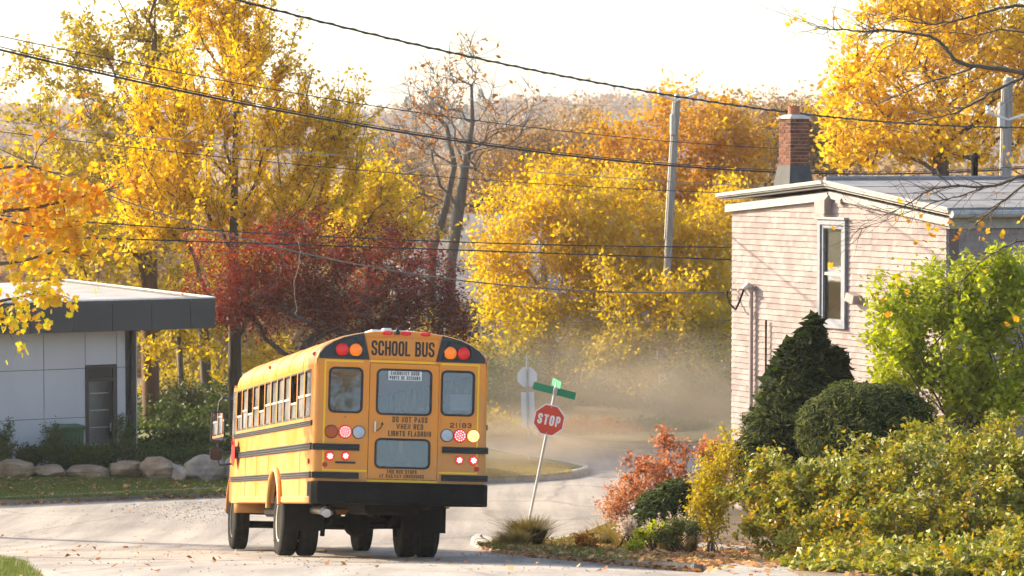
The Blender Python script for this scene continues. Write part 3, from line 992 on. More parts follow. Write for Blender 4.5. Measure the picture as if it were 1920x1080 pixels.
# sign panel
sg = [(RX(673.5), 3.045), (-RX(673.5), 3.045), (-RX(684.5), RZ(676)), (RX(684.5), RZ(676))]
sgi = [(RX(678), RZ(633)), (-RX(678), RZ(633)), (-RX(686), RZ(673)), (RX(686), RZ(673))]
sp_ = MB().slab([(RX(675), RZ(631)), (-RX(675), RZ(631)), (-RX(684), RZ(675)), (RX(684), RZ(675))], [sgi], rfn, -.014, 0).build('sign_frame', M['bus'], bus, bevel=.004)
print_text('lettering', [('SCHOOL BUS', RX(752) - .045, RZ(653.5), .885, .205, .029, .22)], lambda u, v: (u, YR - .003, v), M['ink'], rear)
# reflective tape
tp = MB()
def tape(a, b, c, d):
    tp.add([(RX(a), YR - .0025, RZ(c)), (RX(b), YR - .0025, RZ(c)), (RX(b), YR - .0025, RZ(d)), (RX(a), YR - .0025, RZ(d))], [(0, 1, 2, 3)])
for s in (0, 1):
    mx_ = (lambda a, b: (a, b)) if s == 0 else (lambda a, b: (1492 - b, 1492 - a))
    tape(*mx_(600, 673), 682, 678.3)
    tape(*mx_(600, 603.2), 889, 682)
    tape(*mx_(603.2, 683.5), 889, 885.5)
tape(685, 807, 680.5, 676.8)
tape(684, 816, 907, 903.6)
tp.build('reflective_tape', M['reflect'], rear)
# rear rub rails
for s in (-1, 1):
    for z0, z1 in ((RZ(850), RZ(837)), (RZ(903), RZ(890.5))):
        rr = MB(); xa, xb = sorted((s * (HW + .012), s * -RX(668.5)))
        h = z1 - z0
        for k in range(3):
            rr.bbox(xa, xb, YR - .035, YR + .02, z0 + h * (.03 + .33 * k), z0 + h * (.30 + .33 * k), .007)
        rr.box(xa + .004, xb - .004, YR - .02, YR - .001, z0 + .002, z1 - .002)
        rr.build('rub_rail', M['rail'], rear)
# lamps on the rear wall
def lamp(px, py, r_, mat, led=None, rings=None, lm=None, s=1):
    prof = [(r_, 0), (r_, .018), (r_ * .93, .028), (r_ * .6, .034)]
    o = MB().lathe(prof, (RX(px), YR, RZ(py)), (0, -1, 0), 26).build('tail_lamp', M[mat], rear, smooth=True)
    MB().lathe([(r_ * 1.1, 0), (r_ * 1.1, .010), (r_ * 1.0, .013)], (RX(px), YR, RZ(py)), (0, -1, 0), 26).build('lamp_gasket', M['gasket'] if not led else M['redpaint'], o, smooth=True)
    if led:
        md = MB()
        for rr_, cnt in rings:
            for k in range(cnt):
                a = 2 * math.pi * k / cnt + .3
                md.lathe([(lm, 0), (lm * .7, .006)], (RX(px) + rr_ * r_ * math.cos(a), YR - .033, RZ(py) + rr_ * r_ * math.sin(a)), (0, -1, 0), 7)
        md.build('led_cluster', M[led], o)
big = [(0.0, 1), (.40, 6), (.78, 12)]
lamp(615.5, 814.5, .085, 'darkamber'); lamp(641, 814.5, .085, 'litred', 'ledpink', big, .0105); lamp(666.5, 814.5, .083, 'clearlens')
lamp(832.5, 816, .083, 'clearlens'); lamp(857, 816, .085, 'litred', 'ledpink', big, .0105); lamp(882.5, 816, .085, 'lityellow', 'ledyellow', big, .014)
sm_ = [(0.0, 1), (.48, 6)]
lamp(613.8, 861, .06, 'litred', 'ledwhite', sm_, .0115); lamp(643, 860, .055, 'litred', 'ledwhite', sm_, .0115)
lamp(857, 862.5, .055, 'litred', 'ledwhite', sm_, .0115); lamp(884, 862.5, .06, 'litred', 'ledwhite', sm_, .0115)
for px, py in ((605.2, 877), (890.5, 879)):
    MB().lathe([(.038, 0), (.036, .008)], (RX(px), YR, RZ(py)), (0, -1, 0), 18).build('reflector', M['redpaint'], rear)
MB().bbox(RX(624), RX(662), YR - .03, YR, RZ(874), RZ(870.5), .006).build('plate_bracket', M['gasket'], rear)
for px in (715.5, 751, 788):
    o = MB().lathe([(.05, 0), (.046, .012), (.03, .024)], (0, 0, 0), (0, -1, 0), 18).build('marker_lamp', M['redlens'], rear, smooth=True)
    o.scale = (1.5, 1, .62); o.location = (RX(px), YR - .004, RZ(624.5))
for px, py in ((641, 786), (857.5, 787)):
    MB().lathe([(.009, 0), (.007, .008)], (RX(px), YR, RZ(py)), (0, -1, 0), 8).build('bolt', M['gasket'], rear)
# writing on the rear
dfn = lambda u, v: (u, YR - .0155, v)
print_text('lettering', [('DO NOT PASS', RX(762), RZ(788.3), .49, .076, .0125), ('WHEN RED', RX(762), RZ(801.5), .375, .074, .0125), ('LIGHTS FLASHING', RX(762), RZ(814.8), .60, .074, .0125)], dfn, M['inkbrown'], rdoor)
print_text('lettering', [('THIS BUS STOPS', RX(748.5), RZ(887.4), .42, .052, .009), ('AT RAILWAY CROSSINGS', RX(748.5), RZ(895.8), .625, .050, .009)], dfn, M['inkbrown'], rdoor)
print_text('lettering', [('21183', RX(858.5), RZ(796), .305, .068, .0125, .45)], lambda u, v: (u, YR - .003, v), M['inkbrown'], rear)
st = MB().box(RX(719), RX(782), YR - .0215, YR - .0195, RZ(714), RZ(696.3)).build('window_sticker', M['white'], wcen)
print_text('lettering', [('EMERGENCY DOOR', RX(750.5), RZ(700.6), .40, .050, .0085), ('PORTE DE SECOURS', RX(750.5), RZ(709.2), .43, .050, .0085)], lambda u, v: (u, YR - .0235, v), M['ink'], st)
MB().box(RX(838), RX(877), YR + .03, YR + .034, RZ(768), RZ(737)).build('paper_notice', M['white'], rear)

# bumper
bp_ = MB(); vs = []; fs = []
zs = [(.69, .02), (.70, 0), (.985, 0), (1.0, .015), (1.0, .12)]
path = [(-HW - .012, YR + .35), (-HW - .012, YR - .02), (-HW + .06, YR - .11), (HW - .06, YR - .11), (HW + .012, YR - .02), (HW + .012, YR + .35)]
for z, ins in zs:
    for x, y in path:
        vs.append((x * (1 - ins / HW), y + ins * .8, z))
m_ = len(path)
for i in range(len(zs) - 1):
    for j in range(m_ - 1):
        fs.append((i*m_ + j, i*m_ + j + 1, (i+1)*m_ + j + 1, (i+1)*m_ + j))
bmp = bp_.add(vs, fs).build('rear_bumper', M['bumper'], bus, bevel=.01)
sm2 = bmp.modifiers.new('thick', 'SOLIDIFY'); sm2.thickness = .02
MB().tube([(-HW + .06, YR - .112, .712), (HW - .06, YR - .112, .712)], .013, 8).build('bumper_lip', M['bumper'], bmp, smooth=True)
MB().lathe([(.062, 0), (.062, .004), (.05, .004), (.045, -.02)], (RX(847.5), YR - .112, RZ(933.5)), (0, -1, 0), 20).build('tow_hole', M['under'], bmp)
bo = MB()
for px, py in ((684, 916), (814, 916), (684, 933), (814, 933)):
    bo.lathe([(.012, 0), (.010, .01)], (RX(px), YR - .111, RZ(py)), (0, -1, 0), 8)
bo.build('bolt', M['bumper'], bmp)

# floor, inner rear, bulkhead, seats
MB().box(-HW + .06, HW - .06, YR + .06, YC - .02, .93, .98).build('floor', M['interior'], bus)
MB().box(-HW + .06, HW - .06, YC - .03, YC, .98, 1.75).build('bulkhead', M['interior'], bus)
for i in range(12):
    y = -2.95 + i * .69
    for s in (-1, 1):
        t = MB(); xa, xb = sorted((s * .2, s * 1.1))
        t.bbox(xa, xb, y - .06, y + .05, 1.25, 2.02, .045)
        t.bbox(xa, xb, y, y + .42, 1.25, 1.42, .04)
        t.box(xa + .1, xa + .14, y + .1, y + .15, .98, 1.26); t.box(xb - .14, xb - .1, y + .1, y + .15, .98, 1.26)
        t.build('seat', M['seatv'], bus)

# front: cowl, hood, fenders, windscreen
fc = MB()
fc.slab([(YC, .69), (YC + .55, .69), (YC + .55, 1.45), (YC + .2, 1.72), (YC, 1.72)], [], lambda u, v, w: (w, u, v), -1.19, 1.19)
fc.build('cowl', M['bus'], bus, bevel=.04)
hv = []; hf = []
hr = [(YC + .5, .95, 1.62), (YC + 1.0, .88, 1.56), (YC + 1.6, .80, 1.46), (YC + 2.0, .74, 1.32), (YC + 2.1, .70, 1.15)]
for y, w, zt in hr:
    for x, z in ((-w, .75), (-w, zt - .18), (-w * .8, zt - .03), (0, zt), (w * .8, zt - .03), (w, zt - .18), (w, .75)):
        hv.append((x, y, z))
for i in range(len(hr) - 1):
    for j in range(6):
        hf.append((i*7 + j, i*7 + j + 1, (i+1)*7 + j + 1, (i+1)*7 + j))
hf.append(tuple((len(hr)-1)*7 + j for j in range(7)))
hood = MB().add(hv, hf).build('hood', M['bus'], bus, smooth=True)
MB().bbox(-.55, .55, YC + 2.09, YC + 2.14, .8, 1.2, .02).build('grille', M['black'], hood)
for s in (-1, 1):
    fd = MB(); vs = []; fs = []
    ang = np.linspace(.05, math.pi - .05, 13)
    for wv in (.72, 1.12, 1.21):
        for a in ang:
            rr_ = .66 if wv < 1.2 else .60
            vs.append((s * wv, WB - rr_ * math.cos(a), .5 + rr_ * 1.08 * math.sin(a)))
    for i in range(2):
        for j in range(12):
            fs.append((i*13 + j, i*13 + j + 1, (i+1)*13 + j + 1, (i+1)*13 + j))
    o = fd.add(vs, fs).build('front_fender', M['bus'], bus, smooth=True)
    so = o.modifiers.new('thick', 'SOLIDIFY'); so.thickness = .03
    MB().lathe([(.11, 0), (.10, .03), (.05, .05)], (s * .72, YC + 2.08, 1.02), (0, 1, 0), 18).build('headlight', M['clearlens'], hood)
    MB().slab([(YC - .38, 1.80), (YC - .02, 1.80), (YC - .02, 2.55), (YC - .38, 2.55)], [], lambda u, v, w, s=s: (s * (HW + .003 + w), u, v), 0, .006).build('driver_window', M['sideglass'], bus)
MB().bbox(-1.02, 1.02, YC + 2.1, YC + 2.3, .5, .85, .03).build('front_bumper', M['bumper'], bus)
MB().slab(rrect(-1.05, 1.05, 1.74, 2.72, .1), [], lambda u, v, w: (u, YC + .02 + w + (2.0 - v) * -.02, v), 0, .012).build('windscreen', M['rearglass'], bus)
for s in (-1, 1):
    MB().box(*sorted((s * 1.04, s * 1.2)), YC - .02, YC + .06, 1.6, 2.66).build('windscreen_pillar', M['bus'], bus)
MB().lathe([(.03, 0), (.028, .03)], (-.7, YC + .02, 2.93), (0, 1, .6), 10).build('marker_lamp', M['darkamber'], bus)

# mirrors on looped arms
for s in (-1, 1):
    ms = MB()
    ms.tube([(s * 1.16, YC + .05, 2.42), (s * 1.38, YC + .18, 2.46), (s * 1.42, YC + .25, 2.40), (s * 1.44, YC + .28, 2.2)], .02, 7)
    ms.build('mirror_arm', M['black'], bus, smooth=True); ms = MB()
    ms.tube([(s * 1.44, YC + .28, 1.70), (s * 1.43, YC + .27, 1.45), (s * 1.40, YC + .22, 1.32), (s * 1.1, YC + .1, 1.36)], .02, 7)
    ms.build('mirror_arm', M['black'], bus, smooth=True)
    MB().tube([(s * 1.43, YC + .27, 1.55), (s * 1.1, YC + .1, 1.52)], .016, 7).build('mirror_brace', M['black'], bus, smooth=True)
    hm = MB().slab(rrect(s * 1.44 - .115, s * 1.44 + .115, 1.72, 2.22, .04), [], lambda u, v, w: (u, YC + .24 + w, v), 0, .09).build('mirror', M['black'], bus, bevel=.015)
    MB().slab(rrect(s * 1.44 - .095, s * 1.44 + .095, 1.74, 2.20, .03), [], lambda u, v, w: (u, YC + .234 + w, v), 0, .004).build('mirror_glass', M['mirror'], hm)
    hm2 = MB().slab(rrect(s * 1.46 - .10, s * 1.46 + .10, 1.40, 1.62, .05), [], lambda u, v, w: (u, YC + .24 + w, v), 0, .08).build('convex_mirror', M['black'], bus, bevel=.02)
# folded stop arm
sa = MB().bbox(-HW - .07, -HW - .002, YC - 1.0, YC - .55, 1.42, 1.62, .01).build('stop_arm', M['black'], bus)
MB().slab(ngon(YC - .78, 1.52, .24, 8, math.pi / 8), [], lambda u, v, w: (-HW - .075 - w, u, v), 0, .008).build('stop_arm_disc', M['redpaint'], sa)
MB().lathe([(.035, 0), (.03, .03)], (-HW - .08, YC - .78, 1.68), (-1, 0, 0), 10).build('stop_arm_lamp', M['redlens'], sa)

# wheels
def wheel(x, y, s, dual=False, w=.26, r_=.505):
    h = w / 2
    prof = [(.29, -h * .8), (.33, -h * .95), (.42, -h), (.47, -h * .96), (.495, -h * .82), (r_, -h * .55), (r_, -h * .3), (r_ - .012, -h * .27), (r_ - .012, -h * .2), (r_, -h * .17),
            (r_, h * .17), (r_ - .012, h * .2), (r_ - .012, h * .27), (r_, h * .3), (r_, h * .55), (.495, h * .82), (.47, h * .96), (.42, h), (.33, h * .95), (.29, h * .8)]
    o = MB().lathe(prof, (x, y, r_ - .004), (s, 0, 0), 40).build('wheel', M['tyre'], bus, smooth=True)
    rp = [(.295, h * .7), (.30, h * .85), (.285, h * .85), (.27, h * .3), (.2, h * .15), (.16, h * .25), (.12, h * .6), (.05, h * .65)] if not dual else [(.295, h * .7), (.30, h * .85), (.27, h * .8), (.24, -h * .2), (.18, -h * .5), (.14, -h * .4), (.12, h * .3), (.05, h * .35)]
    MB().lathe(rp, (x, y, r_ - .004), (s, 0, 0), 28).build('rim', M['steel'], o, smooth=True)
    nb = MB()
    for k in range(8):
        a = 2 * math.pi * k / 8
        nb.lathe([(.014, 0), (.012, .03)], (x + s * h * (.2 if not dual else -.42), y + .19 * math.cos(a), r_ + .19 * math.sin(a)), (s, 0, 0), 6)
    nb.build('wheel_nut', M['steel'], o)
for s in (-1, 1):
    wheel(s * 1.06, 0, s, True); wheel(s * .76, 0, s, True)
    wheel(s * 1.05, WB, s)
    # mud flap
    MB().bbox(*sorted((s * .60, s * 1.2)), -.80, -.785, .30, .86, .005).build('mud_flap', M['rubber'], bus)
    MB().bbox(*sorted((s * .38, s * .47)), YR + .1, WB + 1.6, .62, .90, .01).build('frame_rail', M['under'], bus)
ax = MB(); ax.tube([(-1.0, 0, .5), (-.35, 0, .5), (0, 0, .5), (.35, 0, .5), (1.0, 0, .5)], [.07, .08, .10, .08, .07], 10)
ax.lathe([(.05, -.2), (.17, -.14), (.21, 0), (.17, .14), (.06, .24)], (0, 0, .5), (0, 1, 0), 16)
ax.tube([(0, .2, .52), (0, 4.2, .62)], .05, 8)
ax.build('rear_axle', M['under'], bus, smooth=True)
MB().tube([(-.95, WB, .42), (.95, WB, .42)], .06, 8).build('front_axle', M['under'], bus)
sp2 = MB()
for s in (-1, 1):
    sp2.tube([(s * .48, -.7, .66), (s * .48, -.35, .52), (s * .48, 0, .47), (s * .48, .35, .52), (s * .48, .7, .66)], .04, 6)
    sp2.tube([(s * .55, -.25, .30), (s * .52, -.2, .75)], .035, 8)
sp2.build('spring', M['under'], bus)
MB().bbox(-1.05, -.5, 1.2, 2.6, .48, .86, .05).build('battery_box', M['under'], bus)
MB().bbox(.5, 1.05, 1.3, 3.2, .45, .86, .06).build('fuel_tank', M['under'], bus)
MB().bbox(-.40, .40, YR + .4, YR + 1.9, .55, .86, .04).build('rear_tank', M['under'], bus)
MB().tube([(-.80, 1.0, .62), (-.78, -1.2, .60), (-.82, -2.6, .58), (-1.02, -3.3, .58)], .055, 10).build('exhaust_pipe', M['steel'], bus, smooth=True)
MB().tube([(-.95, -3.0, .60), (-1.0, -3.45, .56)], .06, 10).build('tail_pipe', M['steel'], bus, smooth=True)

# the body rides a little higher on its springs
for ch_ in bus.children:
    if ch_.name.split('.')[0] not in ('wheel', 'rear_axle', 'front_axle', 'spring'):
        ch_.location.z += .08
# vertical panel seams on the left and right sides
for sgn in (-1, 1):
    for yy in (-2.3, 0.95, 2.3, 3.65):
        MB().box(*sorted((sgn * (HW - .001), sgn * (HW + .004))), yy - .012, yy + .012, .88, 1.51).build('panel_seam', M['bus'], bus)

# ================================================================== the shingled house
M['shingle'] = tintmat('pink_shingle', [(0.295, 0.235, 0.222), (0.345, 0.279, 0.264), (0.385, 0.318, 0.30)], 0.9, 0.3, 60, 2.2, 0.22)
M['wallback'] = plain('sheathing', (0.16, 0.12, 0.11), 0.9)
M['trimw'] = surface('white_trim', (0.33, 0.315, 0.29), (0.43, 0.415, 0.385), 6, 0.6)
M['pinktrim'] = surface('pink_trim', (0.33, 0.265, 0.25), (0.40, 0.325, 0.305), 6, 0.8)
M['roofing'] = surface('roof_felt', (0.17, 0.165, 0.17), (0.25, 0.24, 0.24), 1.5, 0.9, 0.3, 30, c3=(0.30, 0.285, 0.275))
M['brick'] = tintmat('red_brick', [(0.10, 0.03, 0.016), (0.165, 0.055, 0.028), (0.22, 0.08, 0.04)], 0.88, 0.4, 50, 20, 0.3)
M['mortar'] = surface('mortar', (0.34, 0.27, 0.21), (0.46, 0.38, 0.31), 20, 0.95)
M['flash'] = surface('grey_flashing', (0.03, 0.032, 0.035), (0.06, 0.063, 0.066), 4, 0.7)
M['cement'] = surface('cement_cap', (0.4, 0.36, 0.32), (0.55, 0.5, 0.45), 6, 0.9)
M['pot'] = surface('clay_pot', (0.30, 0.10, 0.055), (0.42, 0.16, 0.09), 8, 0.8)
M['houseglass'] = glassmat('house_glass', (0.6, 0.6, 0.56), 0.10)
M['curtain'] = surface('curtain', (0.50, 0.46, 0.36), (0.62, 0.58, 0.46), 6, 0.9)
M['blind'] = surface('tan_blind', (0.42, 0.33, 0.25), (0.50, 0.40, 0.31), 6, 0.9)
M['dark'] = plain('dark_room', (0.05, 0.045, 0.04), 0.9)
M['bluegrey'] = surface('grey_aluminium_frame', (0.20, 0.215, 0.25), (0.28, 0.295, 0.33), 6, 0.5)

AL = R(27.4)
hs = np.array((math.sin(AL), -math.cos(AL)))       # along the gable wall, towards the camera
ht = np.array((math.cos(AL), math.sin(AL)))        # into the house
H0 = np.array(P(1371, 600, 56.0)[:2])              # far left corner of the wall
def hw(s, t, z): return (H0[0] + hs[0]*s + ht[0]*t, H0[1] + hs[1]*s + ht[1]*t, z)
def s_of(px):
    k = (px - 960.0) / (FPX * math.cos(PITCH))
    # find s where x / (depth along the axis) = k
    lo, hi = -1.0, 12.0
    f = lambda s: (H0[0] + hs[0]*s) / (H0[1] + hs[1]*s) - (px - 960) / FPX
    for _ in range(50):
        m = (lo + hi) / 2
        if f(m) < 0: lo = m
        else: hi = m
    return lo
def z_of(px, py):
    s = s_of(px); d = H0[1] + hs[1]*s
    return float(P(px, py, d)[2])
S1 = s_of(1777); SA = s_of(1556)
ZL, ZA, ZR = z_of(1371, 380), z_of(1556, 358), z_of(1777, 408)
ZB = gz(*hw(0, 0, 0)[:2]) - .2
print('house', H0, S1, SA, ZL, ZA, ZR, ZB)
TD = 9.0
house = thing('house', 'small pale pink shingled house with brick chimney behind the garden shrubs', 'house')
topz = lambda s: ZL + (ZA - ZL) * s / SA if s < SA else ZA + (ZR - ZA) * (s - SA) / (S1 - SA)
wz0, wz1 = z_of(1562, 606), z_of(1562, 421)
ws0, ws1 = s_of(1541), s_of(1583)
fn = lambda u, v, w: hw(u, w, v)
gw = MB().slab([(0, ZB), (S1, ZB), (S1, ZR), (SA, ZA), (0, ZL)], [[(ws0, wz0), (ws1, wz0), (ws1, wz1), (ws0, wz1)]], fn, 0.03, .25).build('gable_wall', M['wallback'], house)
MB().slab([(.26, ZB), (TD, ZB), (TD, ZR), (.26, ZR)], [], lambda u, v, w: hw(S1 - w, u, v), 0.03, .2).build('front_wall', M['wallback'], house)
MB().slab([(.26, ZB), (TD, ZB), (TD, ZL), (.26, ZL)], [], lambda u, v, w: hw(0 + w, u, v), 0.03, .2).build('rear_wall', M['wallback'], house)
MB().slab([(0, ZB), (S1, ZB), (S1, ZR), (SA, ZA), (0, ZL)], [], fn, TD - .2, TD).build('end_wall', M['pinktrim'], house)
EXPO = 0.1135
pieces = []
r_ = random.Random(4)
def course_rows(L, zb, zt):
    rows = []
    z = zt
    return rows
nrow = int((ZA - ZB) / EXPO) + 1
for i in range(nrow):
    z0 = ZB + i * EXPO
    s = -r_.uniform(0, .12)
    while s < S1:
        w = r_.choice((.09, .11, .13, .15, .17, .2))
        a, b = max(s, -.005), min(s + w - .0015, S1 + .005)
        s += w
        if b - a < .03: continue
        mid = (a + b) / 2
        zt = min(z0 + EXPO + .012, topz(mid) - .005)
        if z0 > topz(mid) - .04: continue
        if mid > ws0 - .06 and mid < ws1 + .06 and z0 + EXPO > wz0 - .06 and z0 < wz1 + .06:
            if z0 >= wz0 - .06 - EXPO * .3 and z0 < wz1 + .03: continue
        pieces.append(('g', a, b, z0 + r_.uniform(-.004, .004), zt, r_.random()))
for i in range(nrow):
    z0 = ZB + i * EXPO
    t = -r_.uniform(0, .12)
    while t < 4.0:
        w = r_.choice((.09, .11, .13, .15, .17, .2))
        if z0 + EXPO < ZR - .1:
            pieces.append(('f', max(t, -.02), t + w - .004, z0 + r_.uniform(-.004, .004), z0 + EXPO + .012, r_.random()))
        t += w
def shingle_geo(p):
    k, a, b, z0, z1, tn = p
    th0, th1 = .025, .003
    if k == 'g':
        q = lambda u, w, z: hw(u, .03 - w, z)
    else:
        q = lambda u, w, z: hw(S1 - .03 + w, u, z)
    vs = [q(a, 0, z0), q(b, 0, z0), q(b, 0, z1), q(a, 0, z1), q(a, th0, z0), q(b, th0, z0), q(b, th1, z1), q(a, th1, z1)]
    return vs, [(0, 3, 2, 1), (4, 5, 6, 7), (0, 1, 5, 4), (1, 2, 6, 5), (2, 3, 7, 6), (3, 0, 4, 7)]
# the largest in view become objects of their own, the others one part
def seen_rank(p):
    k, a, b, z0, z1, tn = p
    if k != 'g' or z0 < z_of(1600, 600): return -1
    if (a + b) / 2 > S1 - .1 and False: return -1
    return (a + b) / 2 * (b - a)
order = sorted(range(len(pieces)), key=lambda i: -seen_rank(pieces[i]))
single = set(order[:300])
rest = MB()
for i, p in enumerate(pieces):
    vs, fs = shingle_geo(p)
    if i in single:
        MB().add(vs, fs, p[5]).build('shingle', M['shingle'], gw, tint=True)
    else:
        rest.add(vs, fs, p[5])
tag(rest.build('shingles', M['shingle'], gw, tint=True), kind='stuff')

# roof: low gable, felt covered, with white verge boards
ov, ovt = .24, .14
def roof_pt(s, t, lift=0.0):
    zz = ZL + (ZA - ZL) * s / SA if s < SA else ZA + (ZR - ZA) * (s - SA) / (S1 - SA)
    return hw(s, t, zz + .16 + lift)
rf = MB()
for s0, s1 in ((-ov, SA), (SA, S1 + ov)):
    vs = []; fs = []
    for k in range(7):
        t = -ovt + (TD + 2 * ovt) * k / 6
        for s in (s0, s1):
            vs.append(roof_pt(s, t, .05)); vs.append(roof_pt(s, t, -.06))
    for k in range(6):
        a = k * 4
        fs += [(a, a+2, a+6, a+4), (a+1, a+5, a+7, a+3), (a, a+4, a+5, a+1), (a+2, a+3, a+7, a+6)]
    fs += [(0, 1, 3, 2), (24, 26, 27, 25)]
    rf.add(vs, fs)
hroof = rf.build('roof', M['roofing'], house)
MB().tube([roof_pt(SA, -ovt + .02, .07), roof_pt(SA, TD, .07)], .05, 6).build('ridge_cap', M['roofing'], hroof)
for kk in range(1, 4):
    s = SA + (S1 + ov - SA) * kk / 4
    sv = []
    a0, a1 = roof_pt(s - .05, -ovt, .056), roof_pt(s + .05, -ovt, .058)
    b0, b1 = roof_pt(s - .05, TD, .056), roof_pt(s + .05, TD, .058)
    MB().add([a0, a1, b1, b0], [(0, 1, 2, 3)]).build('felt_seam', M['roofing'], hroof)
def board(s0, s1, t0, t1, lo, hi, name, mat, par):
    n_ = 4; vs = []; fs = []
    for k in range(n_ + 1):
        s = s0 + (s1 - s0) * k / n_
        for t in (t0, t1):
            vs.append(roof_pt(s, t, lo)); vs.append(roof_pt(s, t, hi))
    for k in range(n_):
        a = k * 4
        fs += [(a, a+1, a+5, a+4), (a+2, a+6, a+7, a+3), (a+1, a+3, a+7, a+5), (a, a+4, a+6, a+2)]
    fs += [(0, 2, 3, 1), (n_*4, n_*4+1, n_*4+3, n_*4+2)]
    return MB().add(vs, fs).build(name, mat, par)
board(-ov - .03, SA, -ovt - .03, -ovt + .03, -.05, .04, 'verge_board', M['trimw'], hroof)
board(SA, S1 + ov, -ovt - .03, -ovt + .03, -.05, .045, 'verge_board', M['trimw'], hroof)
board(-ov - .06, SA, -ovt - .06, -ovt - .031, -.02, .05, 'drip_edge', M['trimw'], hroof)
board(SA + .02, S1 + ov, -ovt - .05, -ovt - .031, 0.0, .052, 'drip_edge', M['trimw'], hroof)
board(-.15, SA, -.07, .04, -.34, -.19, 'frieze_board', M['trimw'], hroof)
board(SA + .02, S1 + .1, -.05, .04, -.30, -.17, 'frieze_board', M['trimw'], hroof)
board(-ov, SA, -ovt + .03, 0.03, -.10, -.075, 'soffit', M['trimw'], hroof)
board(SA, S1 + ov, -ovt + .03, 0.03, -.10, -.075, 'soffit', M['trimw'], hroof)
# eave on the garden side: gutter and soffit
gt = MB()
e0, e1 = roof_pt(S1 + ov + .06, -ovt, -.06), roof_pt(S1 + ov + .06, TD, -.06)
gt.tube([e0, e1], .07, 8)
gt.build('gutter', M['trimw'], hroof, smooth=True)
MB().add([hw(S1 - .03, -.02, ZR + .02), hw(S1 + ov, -.02, ZR + .02), hw(S1 + ov, TD, ZR + .02), hw(S1 - .03, TD, ZR + .02)], [(0, 1, 2, 3)]).build('eave_soffit', M['trimw'], hroof)
MB().slab([(0, ZR - .2), (TD, ZR - .2), (TD, ZR + .01), (0, ZR + .01)], [], lambda u, v, w: hw(S1 + .05 - w, u, v), 0, .03).build('eave_board', M['trimw'], hroof)
# window
wnd = MB()
t_ = .075
for a, b, c, d in ((ws0, ws0 + t_, wz0, wz1), (ws1 - t_, ws1, wz0, wz1), (ws0 + t_, ws1 - t_, wz0, wz0 + t_), (ws0 + t_, ws1 - t_, wz1 - t_, wz1)):
    wnd.slab([(a, c), (b, c), (b, d), (a, d)], [], fn, -.02, .1)
w_ = wnd.build('window', M['bluegrey'], gw)
cs = MB()
for a, b, c, d in ((ws0 - .09, ws0 + .004, wz0 - .09, wz1 + .1), (ws1 - .004, ws1 + .09, wz0 - .09, wz1 + .1), (ws0 + .004, ws1 - .004, wz0 - .09, wz0 + .004), (ws0 + .004, ws1 - .004, wz1 - .004, wz1 + .1)):
    cs.slab([(a, c), (b, c), (b, d), (a, d)], [], fn, -.05, .03)
cs.build('window_casing', M['bluegrey'], w_)
MB().slab([(ws0 - .12, wz1 + .101), (ws1 + .12, wz1 + .101), (ws1 + .12, wz1 + .14), (ws0 - .12, wz1 + .14)], [], fn, -.09, .03).build('window_head', M['trimw'], w_)
zm = wz0 + (wz1 - wz0) * .5
MB().slab([(ws0 + t_, zm - .03), (ws1 - t_, zm - .03), (ws1 - t_, zm + .03), (ws0 + t_, zm + .03)], [], fn, .0, .06).build('meeting_rail', M['trimw'], w_)
for a, b in ((wz0 + t_, zm - .03), (zm + .03, wz1 - t_)):
    MB().slab([(ws0 + t_, a), (ws1 - t_, a), (ws1 - t_, b), (ws0 + t_, b)], [], fn, .035, .042).build('pane', M['houseglass'], w_)
MB().slab([(ws0, zm), (ws1, zm), (ws1, wz1), (ws0, wz1)], [], fn, .05, .055).build('curtain', M['curtain'], w_)
MB().slab([(ws0, wz0), (ws1, wz0), (ws1, zm), (ws0, zm)], [], fn, .05, .055).build('blind', M['blind'], w_)
# vent hoods, conduit, service mast
def hood(px, py, w, h, dep, sl):
    s, z = s_of(px), z_of(px, py)
    m_ = MB(); vs = []
    for u in (s - w/2, s + w/2):
        vs += [hw(u, .02, z - h/2), hw(u, .02, z + h/2), hw(u, -dep * sl, z + h/2), hw(u, -dep, z + h/2 - dep * .6), hw(u, -dep, z - h/2)]
    fs = [(0, 1, 2, 3, 4), (9, 8, 7, 6, 5)] + [(k, (k+1) % 5, (k+1) % 5 + 5, k + 5) for k in range(5)]
    m_.add(vs, fs).build('vent_hood', M['pinktrim'], gw)
hood(1549, 383, .34, .36, .16, .4)
hood(1578, 375, .16, .12, .09, .3)
s_, z_ = s_of(1607), z_of(1607, 558)
MB().box(s_ - .14, s_ + .14, -.16, .03, z_ - .06, z_ + .06).v
hv_ = MB(); hv_.slab([(s_ - .16, z_ - .06), (s_ + .12, z_ - .12), (s_ + .16, z_ + .04), (s_ - .1, z_ + .1)], [], fn, -.18, .02); hv_.build('dryer_vent', M['pinktrim'], gw, bevel=.01)
sc_, zt_ = s_of(1414), z_of(1414, 540)
MB().tube([hw(sc_, -.06, ZB + .1), hw(sc_, -.06, zt_ - .12), hw(sc_, -.065, zt_ - .02)], .04, 10).build('conduit', M['pinktrim'], gw, smooth=True)
MB().tube([hw(sc_, -.06, zt_ - .08), hw(sc_, -.07, zt_ + .03), hw(sc_, -.15, zt_ + .06), hw(sc_ - .04, -.22, zt_ - .02)], [.06, .075, .07, .05], 10).build('mast_head', M['steel'], gw, smooth=True)
an_ = hw(s_of(1374), -.12, z_of(1374, 546))
MB().tube([hw(sc_ - .04, -.2, zt_), hw(s_of(1404), -.22, z_of(1404, 566)), hw(s_of(1396), -.2, z_of(1396, 580)), hw(s_of(1385), -.2, z_of(1385, 570)), hw(s_of(1376), -.16, z_of(1376, 552)), an_], .022, 6).build('service_loop', M['rubber'], gw, smooth=True)
